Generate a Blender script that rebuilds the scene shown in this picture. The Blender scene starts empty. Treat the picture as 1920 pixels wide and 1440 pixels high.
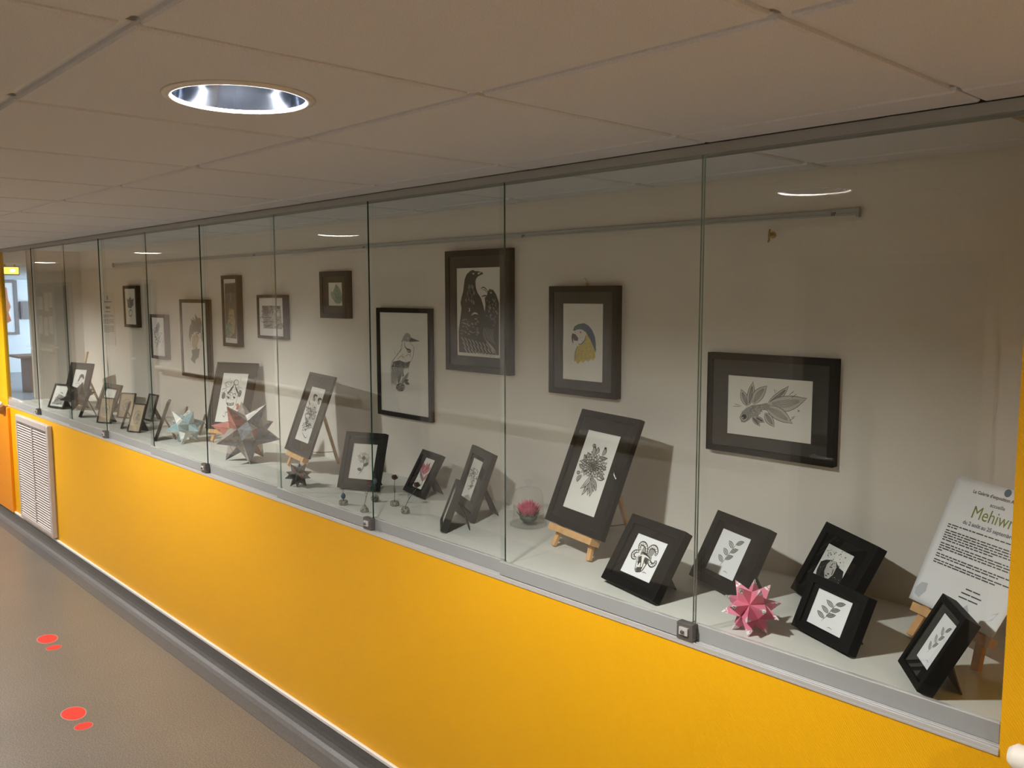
import bpy, bmesh, math, random
from mathutils import Vector, Matrix, Euler
from mathutils.geometry import tessellate_polygon

scene = bpy.context.scene
COL = scene.collection

# ------------------------------------------------------------------ camera, world, exposure
cam_data = bpy.data.cameras.new('camera')
cam = bpy.data.objects.new('camera', cam_data)
COL.objects.link(cam)
scene.camera = cam
cam_data.sensor_width = 36.0
cam_data.lens = 30.506
cam_data.clip_start = 0.02
cam_data.clip_end = 100.0
CAM = Vector((0.5187, -1.7714, 1.8457))
_yaw, _pit, _rol = -0.8175, -0.1034, -0.0013
_fw = Vector((math.sin(_yaw) * math.cos(_pit), math.cos(_yaw) * math.cos(_pit), math.sin(_pit)))
_rt = Vector((math.cos(_yaw), -math.sin(_yaw), 0.0))
_up = _rt.cross(_fw)
_r2 = _rt * math.cos(_rol) + _up * math.sin(_rol)
_u2 = -_rt * math.sin(_rol) + _up * math.cos(_rol)
cam.matrix_world = Matrix(((_r2.x, _u2.x, -_fw.x, CAM.x), (_r2.y, _u2.y, -_fw.y, CAM.y), (_r2.z, _u2.z, -_fw.z, CAM.z), (0, 0, 0, 1)))

world = bpy.data.worlds.new('world')
scene.world = world
world.use_nodes = True
world.node_tree.nodes['Background'].inputs[0].default_value = (0.55, 0.7, 1.0, 1)
world.node_tree.nodes['Background'].inputs[1].default_value = 0.5

scene.view_settings.view_transform = 'Standard'
scene.view_settings.look = 'None'
scene.view_settings.gamma = 1.0
scene.view_settings.use_curve_mapping = False
scene.view_settings.exposure = 1.62
scene.cycles.transparent_max_bounces = 24
scene.cycles.max_bounces = 10
scene.cycles.diffuse_bounces = 6
scene.cycles.glossy_bounces = 5
scene.cycles.caustics_reflective = False

LAMP_WATTS = 62.0
LAMP_COLOR = (1.0, 0.97, 0.94)
WINDOW_WATTS = 240.0

# daylight coming through the lobby's window (far left, beyond the display case)
_wl = bpy.data.lights.new('lobby_window_daylight', 'AREA')
_wl.shape = 'RECTANGLE'
_wl.size, _wl.size_y = 7.0, 1.5
_wl.energy = WINDOW_WATTS
_wl.color = (0.72, 0.86, 1.0)
_wo = bpy.data.objects.new('lobby_window_daylight', _wl)
COL.objects.link(_wo)
_wo.location = (-18.0, 6.35, 1.25)
_wo.rotation_euler = (math.radians(-90), 0, 0)

# ------------------------------------------------------------------ dimensions (metres)
PW = 0.7135            # width of one glass pane
XL = -7.27             # left end of the display case
ZB = 0.9587            # top of the yellow wall
ZT = 2.1749            # underside of the top rail
ZC = 2.198             # ceiling
ZS = 0.9937            # display shelf
YB = 0.598             # back wall of the case
YO = -2.35             # opposite corridor wall
TX, TY = -0.0891, -0.7285   # ceiling grid phase

# ------------------------------------------------------------------ materials
MATS = {}
def lin(c):
    return tuple((x / 12.92 if x <= 0.04045 else ((x + 0.055) / 1.055) ** 2.4) for x in c)
def rgb(r, g, b):
    return lin((r / 255.0, g / 255.0, b / 255.0)) + (1.0,)
def mat(name, col, rough=0.6, metal=0.0, spec=0.5, var=0.0, vscale=20.0, bump=0.0, bscale=200.0, col2=None, emit=None, estr=0.0):
    m = bpy.data.materials.new(name)
    m.use_nodes = True
    nt = m.node_tree
    b = nt.nodes['Principled BSDF']
    b.inputs['Base Color'].default_value = col
    b.inputs['Roughness'].default_value = rough
    b.inputs['Metallic'].default_value = metal
    b.inputs['Specular IOR Level'].default_value = spec
    tc = nt.nodes.new('ShaderNodeTexCoord')
    if var > 0 or col2:
        n = nt.nodes.new('ShaderNodeTexNoise')
        n.inputs['Scale'].default_value = vscale
        n.inputs['Detail'].default_value = 5
        nt.links.new(tc.outputs['Object'], n.inputs['Vector'])
        cr = nt.nodes.new('ShaderNodeValToRGB')
        c2 = col2 or tuple(x * (1 - var) for x in col[:3]) + (1,)
        cr.color_ramp.elements[0].position = 0.35
        cr.color_ramp.elements[1].position = 0.65
        cr.color_ramp.elements[0].color = c2
        cr.color_ramp.elements[1].color = col
        nt.links.new(n.outputs['Fac'], cr.inputs['Fac'])
        nt.links.new(cr.outputs['Color'], b.inputs['Base Color'])
    if bump > 0:
        n2 = nt.nodes.new('ShaderNodeTexNoise')
        n2.inputs['Scale'].default_value = bscale
        n2.inputs['Detail'].default_value = 4
        nt.links.new(tc.outputs['Object'], n2.inputs['Vector'])
        bp = nt.nodes.new('ShaderNodeBump')
        bp.inputs['Strength'].default_value = bump
        bp.inputs['Distance'].default_value = 0.002
        nt.links.new(n2.outputs['Fac'], bp.inputs['Height'])
        nt.links.new(bp.outputs['Normal'], b.inputs['Normal'])
    if emit:
        b.inputs['Emission Color'].default_value = emit
        b.inputs['Emission Strength'].default_value = estr
    MATS[name] = m
    return m

def glass_mat(name, tint, f0=0.04):
    """thin clear sheet: Schlick mirror reflection over straight transmission"""
    m = bpy.data.materials.new(name)
    m.use_nodes = True
    nt = m.node_tree
    for n in list(nt.nodes):
        nt.nodes.remove(n)
    out = nt.nodes.new('ShaderNodeOutputMaterial')
    mix = nt.nodes.new('ShaderNodeMixShader')
    tr = nt.nodes.new('ShaderNodeBsdfTransparent')
    tr.inputs['Color'].default_value = tint
    gl = nt.nodes.new('ShaderNodeBsdfGlossy')
    gl.inputs['Roughness'].default_value = 0.0
    lw = nt.nodes.new('ShaderNodeLayerWeight')
    lw.inputs['Blend'].default_value = 0.5
    pw = nt.nodes.new('ShaderNodeMath'); pw.operation = 'POWER'; pw.inputs[1].default_value = 5.0
    ma = nt.nodes.new('ShaderNodeMath'); ma.operation = 'MULTIPLY_ADD'
    ma.inputs[1].default_value = 1.0 - f0; ma.inputs[2].default_value = f0
    nt.links.new(lw.outputs['Facing'], pw.inputs[0])
    nt.links.new(pw.outputs[0], ma.inputs[0])
    nt.links.new(ma.outputs[0], mix.inputs[0])
    nt.links.new(tr.outputs[0], mix.inputs[1])
    nt.links.new(gl.outputs[0], mix.inputs[2])
    nt.links.new(mix.outputs[0], out.inputs['Surface'])
    MATS[name] = m
    return m

def speckle_mat(name, base, dark, light, rough):
    m = mat(name, base, rough)
    nt = m.node_tree; b = nt.nodes['Principled BSDF']
    tc = nt.nodes.new('ShaderNodeTexCoord')
    big = nt.nodes.new('ShaderNodeTexNoise'); big.inputs['Scale'].default_value = 3.0; big.inputs['Detail'].default_value = 3
    fine = nt.nodes.new('ShaderNodeTexNoise'); fine.inputs['Scale'].default_value = 160.0; fine.inputs['Detail'].default_value = 3
    nt.links.new(tc.outputs['Object'], big.inputs['Vector']); nt.links.new(tc.outputs['Object'], fine.inputs['Vector'])
    r1 = nt.nodes.new('ShaderNodeValToRGB'); e = r1.color_ramp.elements
    e[0].position = 0.3; e[0].color = dark; e[1].position = 0.7; e[1].color = light
    mid = r1.color_ramp.elements.new(0.5); mid.color = base
    nt.links.new(fine.outputs['Fac'], r1.inputs['Fac'])
    mx = nt.nodes.new('ShaderNodeMix'); mx.data_type = 'RGBA'; mx.blend_type = 'MULTIPLY'; mx.inputs['Factor'].default_value = 0.35
    nt.links.new(r1.outputs['Color'], mx.inputs['A']); nt.links.new(big.outputs['Color'], mx.inputs['B'])
    r2 = nt.nodes.new('ShaderNodeValToRGB'); r2.color_ramp.elements[0].color = (0.75, 0.75, 0.75, 1); r2.color_ramp.elements[0].position = 0.3; r2.color_ramp.elements[1].position = 0.7
    nt.links.new(big.outputs['Fac'], r2.inputs['Fac']); nt.links.new(r2.outputs['Color'], mx.inputs['B'])
    nt.links.new(mx.outputs['Result'], b.inputs['Base Color'])
    return m

def vinyl_mat(name, col):
    """painted woven wall covering: fine diagonal ribs as relief"""
    m = mat(name, col, 0.42, spec=0.35)
    nt = m.node_tree; b = nt.nodes['Principled BSDF']
    tc = nt.nodes.new('ShaderNodeTexCoord')
    mp = nt.nodes.new('ShaderNodeMapping'); mp.inputs['Rotation'].default_value = (0, math.radians(35), 0)
    wv = nt.nodes.new('ShaderNodeTexWave'); wv.inputs['Scale'].default_value = 62.0; wv.inputs['Distortion'].default_value = 3.0; wv.inputs['Detail'].default_value = 2.0
    wv.inputs['Detail Scale'].default_value = 2.0
    nt.links.new(tc.outputs['Object'], mp.inputs['Vector']); nt.links.new(mp.outputs['Vector'], wv.inputs['Vector'])
    bp = nt.nodes.new('ShaderNodeBump'); bp.inputs['Strength'].default_value = 0.4; bp.inputs['Distance'].default_value = 0.0012
    nt.links.new(wv.outputs['Fac'], bp.inputs['Height']); nt.links.new(bp.outputs['Normal'], b.inputs['Normal'])
    return m

def paper_print_mat(name, cols, scale=9.0):
    """folded magazine paper: irregular printed patches"""
    m = mat(name, cols[0], 0.45)
    nt = m.node_tree; b = nt.nodes['Principled BSDF']
    tc = nt.nodes.new('ShaderNodeTexCoord')
    oi = nt.nodes.new('ShaderNodeObjectInfo')
    add = nt.nodes.new('ShaderNodeVectorMath'); add.operation = 'MULTIPLY_ADD'
    add.inputs[1].default_value = (1, 1, 1)
    sc = nt.nodes.new('ShaderNodeVectorMath'); sc.operation = 'SCALE'; sc.inputs['Scale'].default_value = 7.0
    cb = nt.nodes.new('ShaderNodeCombineXYZ')
    nt.links.new(oi.outputs['Random'], cb.inputs[0]); nt.links.new(oi.outputs['Random'], cb.inputs[1])
    nt.links.new(cb.outputs[0], sc.inputs[0])
    nt.links.new(tc.outputs['Object'], add.inputs[0]); nt.links.new(sc.outputs[0], add.inputs[2])
    vo = nt.nodes.new('ShaderNodeTexNoise'); vo.inputs['Scale'].default_value = scale; vo.inputs['Detail'].default_value = 2
    nt.links.new(add.outputs[0], vo.inputs['Vector'])
    cr = nt.nodes.new('ShaderNodeValToRGB'); cr.color_ramp.interpolation = 'CONSTANT'
    el = cr.color_ramp.elements
    n = len(cols)
    el[0].position = 0.0; el[0].color = cols[0]
    el[1].position = 0.36; el[1].color = cols[1]
    for i in range(2, n):
        x = el.new(0.36 + 0.3 * (i - 1) / (n - 1)); x.color = cols[i]
    nt.links.new(vo.outputs['Fac'], cr.inputs['Fac']); nt.links.new(cr.outputs['Color'], b.inputs['Base Color'])
    return m

vinyl_mat('yellow', (0.78, 0.395, 0.002, 1))
vinyl_mat('orange', (0.76, 0.27, 0.006, 1))
mat('white_wall', (0.71, 0.66, 0.60, 1), 0.75, bump=0.25, bscale=300)
mat('opp_wall', (0.74, 0.71, 0.66, 1), 0.7, bump=0.2, bscale=300)
mat('lobby_wall', (0.75, 0.77, 0.80, 1), 0.7, bump=0.1)
mat('tile', (0.68, 0.675, 0.70, 1), 0.9, var=0.12, vscale=350, bump=0.3, bscale=500)
mat('tee', (0.68, 0.68, 0.67, 1), 0.6, bump=0.05)
mat('plenum', (0.05, 0.05, 0.05, 1), 0.9, bump=0.1)
speckle_mat('floor', (0.150, 0.131, 0.106, 1), (0.085, 0.074, 0.060, 1), (0.220, 0.192, 0.158, 1), 0.36)
mat('cove', (0.105, 0.10, 0.095, 1), 0.42, var=0.25, vscale=120, bump=0.1)
mat('white_trim', (0.72, 0.70, 0.66, 1), 0.45, bump=0.05)
mat('shelf', (0.66, 0.64, 0.59, 1), 0.55, var=0.05, vscale=6, bump=0.15, bscale=120)
mat('alu', (0.42, 0.42, 0.41, 1), 0.42, metal=0.7, bump=0.05, bscale=400)
mat('alu_dark', (0.36, 0.36, 0.34, 1), 0.5, metal=0.1, bump=0.05)
mat('profile', (0.31, 0.325, 0.32, 1), 0.4, metal=0.1, bump=0.05)
mat('chrome', (0.80, 0.80, 0.79, 1), 0.28, metal=0.6, bump=0.02)
mat('lockmetal', (0.16, 0.15, 0.14, 1), 0.35, metal=0.6, bump=0.05)
mat('black', (0.008, 0.007, 0.006, 1), 0.5, bump=0.1, bscale=150, spec=0.3)
mat('frame_black', (0.006, 0.0055, 0.005, 1), 0.55, spec=0.1, bump=0.12, bscale=120)
mat('frame_brown', (0.014, 0.010, 0.007, 1), 0.55, spec=0.1, bump=0.15, bscale=120)
mat('frame_grey', (0.034, 0.031, 0.027, 1), 0.5, spec=0.25, bump=0.12, bscale=120)
mat('mat_black', (0.007, 0.007, 0.0065, 1), 0.9, spec=0.1, bump=0.15, bscale=700)
mat('mat_grey', (0.030, 0.029, 0.027, 1), 0.9, spec=0.1, bump=0.15, bscale=700)
mat('paper', (0.80, 0.78, 0.74, 1), 0.75, bump=0.1, bscale=400)
mat('paper_notice', (0.64, 0.60, 0.55, 1), 0.75, bump=0.1, bscale=400)
mat('paper_cool', (0.80, 0.79, 0.81, 1), 0.75, bump=0.1, bscale=400)
mat('paper_tan', (0.55, 0.44, 0.30, 1), 0.75, bump=0.1, bscale=400)
mat('wood', (0.62, 0.36, 0.16, 1), 0.55, col2=(0.50, 0.27, 0.11, 1), vscale=30, bump=0.1)
mat('wood_dark', (0.16, 0.09, 0.05, 1), 0.5, col2=(0.11, 0.06, 0.03, 1), vscale=30, bump=0.1)
mat('cord', (0.02, 0.018, 0.015, 1), 0.8, bump=0.1)
mat('grille', (0.52, 0.47, 0.44, 1), 0.4, metal=0.2, bump=0.04)
mat('dark', (0.012, 0.011, 0.011, 1), 0.8, bump=0.1)
mat('red_sticker', (0.60, 0.030, 0.022, 1), 0.4, bump=0.08)
mat('sticker_edge', (0.45, 0.30, 0.26, 1), 0.5, bump=0.05)
mat('handrail', (0.82, 0.78, 0.70, 1), 0.35, bump=0.04)
mat('brass', (0.45, 0.32, 0.12, 1), 0.35, metal=0.8, bump=0.03)
mat('door_grey', (0.085, 0.09, 0.088, 1), 0.5, bump=0.05)
mat('door_frame', (0.40, 0.38, 0.35, 1), 0.5, bump=0.05)
mat('board', (0.30, 0.31, 0.27, 1), 0.7, bump=0.2)
mat('glass_edge', (0.010, 0.050, 0.036, 1), 0.25, bump=0.02)
mat('glass_edge_light', (0.28, 0.40, 0.36, 1), 0.2, bump=0.02)
mat('lamp_lens', (1, 1, 1, 1), 0.5, emit=(0.86, 0.93, 1.0, 1), estr=1.6)
mat('reflector', (0.10, 0.12, 0.16, 1), 0.10, metal=1.0, bump=0.03, bscale=12)
mat('lamp_ring', (0.66, 0.62, 0.57, 1), 0.35, bump=0.03)
mat('exit_glow', (0.9, 0.6, 0.1, 1), 0.5, emit=(1.0, 0.62, 0.08, 1), estr=1.6)
mat('exit_white', (0.9, 0.9, 0.8, 1), 0.5, emit=(1.0, 0.9, 0.55, 1), estr=2.5)
mat('lobby_floor', (0.30, 0.32, 0.35, 1), 0.35, var=0.1, vscale=60, bump=0.03)
mat('desk', (0.33, 0.20, 0.15, 1), 0.5, col2=(0.27, 0.16, 0.12, 1), vscale=20, bump=0.05)
mat('art_orange', (0.50, 0.14, 0.06, 1), 0.7, col2=(0.62, 0.24, 0.12, 1), vscale=5, bump=0.2)
mat('grey_box', (0.22, 0.19, 0.19, 1), 0.5, bump=0.05)
# inks
mat('k', (0.012, 0.011, 0.010, 1), 0.7, bump=0.02); mat('g0', (0.045, 0.043, 0.040, 1), 0.7, bump=0.02); mat('g1', (0.13, 0.125, 0.118, 1), 0.7, bump=0.02)
mat('g2', (0.30, 0.285, 0.265, 1), 0.7, bump=0.02); mat('g3', (0.52, 0.50, 0.46, 1), 0.7, bump=0.02); mat('w', (0.80, 0.78, 0.74, 1), 0.7, bump=0.02)
mat('yel', (0.66, 0.52, 0.07, 1), 0.7, var=0.3, vscale=90); mat('blu', (0.035, 0.10, 0.22, 1), 0.7, var=0.4, vscale=90); mat('grn', (0.07, 0.20, 0.13, 1), 0.7, var=0.3, vscale=90)
mat('grn2', (0.28, 0.42, 0.32, 1), 0.7, var=0.3, vscale=60); mat('grn3', (0.42, 0.52, 0.46, 1), 0.7, var=0.2, vscale=60); mat('red', (0.42, 0.05, 0.05, 1), 0.7, bump=0.02)
mat('red2', (0.55, 0.16, 0.12, 1), 0.7, var=0.4, vscale=60); mat('org', (0.60, 0.33, 0.10, 1), 0.7, bump=0.02); mat('blk2', (0.03, 0.035, 0.06, 1), 0.7, bump=0.02)
mat('pnk', (0.62, 0.10, 0.17, 1), 0.7, var=0.3, vscale=60); mat('pnk2', (0.66, 0.32, 0.34, 1), 0.7, var=0.3, vscale=60); mat('tan', (0.52, 0.42, 0.26, 1), 0.7, var=0.2, vscale=60)
mat('txt', (0.05, 0.045, 0.05, 1), 0.7, bump=0.02); mat('txt_green', (0.16, 0.20, 0.02, 1), 0.7, bump=0.02); mat('txt_blue', (0.10, 0.11, 0.18, 1), 0.7, bump=0.02); mat('txt_logo', (0.05, 0.10, 0.14, 1), 0.7, bump=0.02)
mat('print_grey', (0.50, 0.51, 0.55, 1), 0.7, bump=0.02)
# paper stars, flowers
mat('star_pink', (0.70, 0.17, 0.27, 1), 0.55, var=0.12, vscale=40, bump=0.05)
paper_print_mat('star_pink_tip', [(0.85, 0.80, 0.80, 1), (0.20, 0.16, 0.17, 1), (0.80, 0.74, 0.74, 1), (0.55, 0.2, 0.28, 1), (0.78, 0.72, 0.72, 1)], 60)
def star_papers(prefix, cols, sc):
    for i, c in enumerate(cols):
        paper_print_mat('%s%d' % (prefix, i), [c, tuple(x * 0.72 for x in c[:3]) + (1,), tuple(min(1, x * 1.25) for x in c[:3]) + (1,), c], sc)
    return ['%s%d' % (prefix, i) for i in range(len(cols))]
MAG = star_papers('star_mag', [(0.30, 0.27, 0.26, 1), (0.10, 0.12, 0.15, 1), (0.36, 0.33, 0.31, 1), (0.40, 0.13, 0.11, 1), (0.17, 0.19, 0.22, 1), (0.60, 0.57, 0.55, 1), (0.26, 0.23, 0.21, 1)], 14)
TEAL = star_papers('star_teal', [(0.34, 0.45, 0.46, 1), (0.17, 0.31, 0.36, 1), (0.48, 0.52, 0.50, 1), (0.24, 0.40, 0.44, 1), (0.72, 0.72, 0.68, 1)], 18)
DARKP = star_papers('star_dark', [(0.09, 0.085, 0.08, 1), (0.045, 0.05, 0.055, 1), (0.14, 0.125, 0.115, 1), (0.20, 0.10, 0.09, 1), (0.10, 0.11, 0.12, 1)], 30)
BROWNP = star_papers('star_brown', [(0.05, 0.036, 0.024, 1), (0.018, 0.018, 0.016, 1), (0.11, 0.07, 0.03, 1), (0.03, 0.032, 0.026, 1), (0.07, 0.055, 0.04, 1)], 16)
mat('protea_pink', (0.66, 0.06, 0.17, 1), 0.55, col2=(0.80, 0.22, 0.32, 1), vscale=70, bump=0.05)
mat('protea_green', (0.10, 0.13, 0.10, 1), 0.6, var=0.3, vscale=60, bump=0.1)
mat('rose_dark', (0.085, 0.020, 0.018, 1), 0.55, var=0.4, vscale=120, bump=0.1)
mat('wire', (0.06, 0.055, 0.045, 1), 0.45, metal=0.4, bump=0.02)
mat('pebble', (0.42, 0.40, 0.34, 1), 0.35, col2=(0.10, 0.09, 0.06, 1), vscale=120, bump=0.3)
mat('blue_bead', (0.10, 0.15, 0.20, 1), 0.2, var=0.4, vscale=120, bump=0.1)
glass_mat('glass', (0.965, 0.985, 0.975, 1))
glass_mat('picture_glass', (0.98, 0.98, 0.98, 1))
glass_mat('clear_glass', (0.95, 0.955, 0.95, 1), 0.02)

# ------------------------------------------------------------------ helpers
def link(o, parent=None):
    COL.objects.link(o)
    if parent is not None:
        o.parent = parent
    return o
def tag(o, label=None, cat=None, group=None, kind=None):
    if label: o['label'] = label
    if cat: o['category'] = cat
    if group: o['group'] = group
    if kind: o['kind'] = kind
    return o
def empty(name, label, cat, loc=(0, 0, 0), rot=(0, 0, 0), group=None):
    o = bpy.data.objects.new(name, None)
    o.empty_display_size = 0.05
    o.location = loc; o.rotation_euler = rot
    COL.objects.link(o)
    return tag(o, label, cat, group)
class MB:
    """collects geometry, then links it as one mesh object"""
    def __init__(s):
        s.v, s.f, s.mi, s.mats = [], [], [], []
    def m(s, name):
        if name not in s.mats: s.mats.append(name)
        return s.mats.index(name)
    def add(s, vs, fs, mname):
        k = len(s.v); i = s.m(mname)
        s.v += [tuple(v) for v in vs]
        for f in fs:
            s.f.append(tuple(k + j for j in f)); s.mi.append(i)
        return s
    def box(s, x0, x1, y0, y1, z0, z1, mname, M=None):
        vs = [(x, y, z) for z in (z0, z1) for y in (y0, y1) for x in (x0, x1)]
        if M is not None: vs = [M @ Vector(v) for v in vs]
        return s.add(vs, [(0, 2, 3, 1), (4, 5, 7, 6), (0, 1, 5, 4), (2, 6, 7, 3), (0, 4, 6, 2), (1, 3, 7, 5)], mname)
    def bar(s, a, b, w, t, mname, upv=(0, 0, 1)):
        """square bar from a to b"""
        a, b = Vector(a), Vector(b); d = (b - a).normalized()
        u = Vector(upv)
        if abs(d.dot(u)) > 0.98: u = Vector((0, 1, 0))
        x = d.cross(u).normalized(); y = x.cross(d).normalized()
        vs = []
        for p in (a, b):
            for sx, sy in ((-1, -1), (1, -1), (1, 1), (-1, 1)):
                vs.append(p + x * sx * w / 2 + y * sy * t / 2)
        return s.add(vs, [(3, 2, 1, 0), (4, 5, 6, 7), (0, 1, 5, 4), (1, 2, 6, 5), (2, 3, 7, 6), (3, 0, 4, 7)], mname)
    def tube(s, pts, r, mname, n=10):
        pts = [Vector(p) for p in pts]; rs = r if isinstance(r, (list, tuple)) else [r] * len(pts)
        rings = []; prev = None
        for i, p in enumerate(pts):
            d = (pts[min(i + 1, len(pts) - 1)] - pts[max(i - 1, 0)]).normalized()
            u = prev if prev is not None else (Vector((0, 0, 1)) if abs(d.z) < 0.9 else Vector((1, 0, 0)))
            x = d.cross(u).normalized() if d.cross(u).length > 1e-6 else Vector((1, 0, 0)); y = x.cross(d).normalized(); prev = y
            rings.append([p + (x * math.cos(6.28318 * k / n) + y * math.sin(6.28318 * k / n)) * rs[i] for k in range(n)])
        vs = [v for rg in rings for v in rg]; fs = []
        for i in range(len(rings) - 1):
            for k in range(n):
                fs.append((i * n + k, i * n + (k + 1) % n, (i + 1) * n + (k + 1) % n, (i + 1) * n + k))
        fs.append(tuple(range(n))[::-1]); fs.append(tuple((len(rings) - 1) * n + k for k in range(n)))
        return s.add(vs, fs, mname)
    def lathe(s, prof, mname, n=24, c=(0, 0, 0), M=None):
        vs = []; fs = []
        for r, z in prof:
            for k in range(n):
                v = Vector((c[0] + r * math.cos(6.28318 * k / n), c[1] + r * math.sin(6.28318 * k / n), c[2] + z))
                vs.append(M @ v if M is not None else v)
        for i in range(len(prof) - 1):
            for k in range(n):
                fs.append((i * n + k, i * n + (k + 1) % n, (i + 1) * n + (k + 1) % n, (i + 1) * n + k))
        return s.add(vs, fs, mname)
    def extrude_x(s, prof, x0, x1, mname, caps=True):
        """prof: (y,z) loop"""
        n = len(prof); vs = [(x, y, z) for x in (x0, x1) for y, z in prof]
        fs = [(i, (i + 1) % n, n + (i + 1) % n, n + i) for i in range(n)]
        if caps: fs += [tuple(range(n))[::-1], tuple(range(n, 2 * n))]
        return s.add(vs, fs, mname)
    def mesh(s, name, smooth=False):
        me = bpy.data.meshes.new(name)
        me.from_pydata(s.v, [], s.f)
        for mn in s.mats: me.materials.append(MATS[mn])
        me.polygons.foreach_set('material_index', s.mi)
        if smooth: me.polygons.foreach_set('use_smooth', [True] * len(me.polygons))
        bm = bmesh.new(); bm.from_mesh(me); bmesh.ops.recalc_face_normals(bm, faces=bm.faces); bm.to_mesh(me); bm.free()
        me.update()
        return me
    def build(s, name, parent=None, bevel=0.0, smooth=False, kind=None):
        o = bpy.data.objects.new(name, s.mesh(name, smooth))
        link(o, parent)
        if bevel > 0:
            md = o.modifiers.new('bevel', 'BEVEL'); md.width = bevel; md.segments = 2; md.limit_method = 'ANGLE'; md.angle_limit = math.radians(50)
        if kind: o['kind'] = kind
        return o
def share(name, me, parent, loc=(0, 0, 0), rot=(0, 0, 0), scale=(1, 1, 1)):
    o = bpy.data.objects.new(name, me)
    o.location = loc; o.rotation_euler = rot; o.scale = scale
    return link(o, parent)
def bx(name, x0, x1, y0, y1, z0, z1, mname, parent=None, bevel=0.0, kind=None):
    return MB().box(x0, x1, y0, y1, z0, z1, mname).build(name, parent, bevel, kind=kind)

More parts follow.
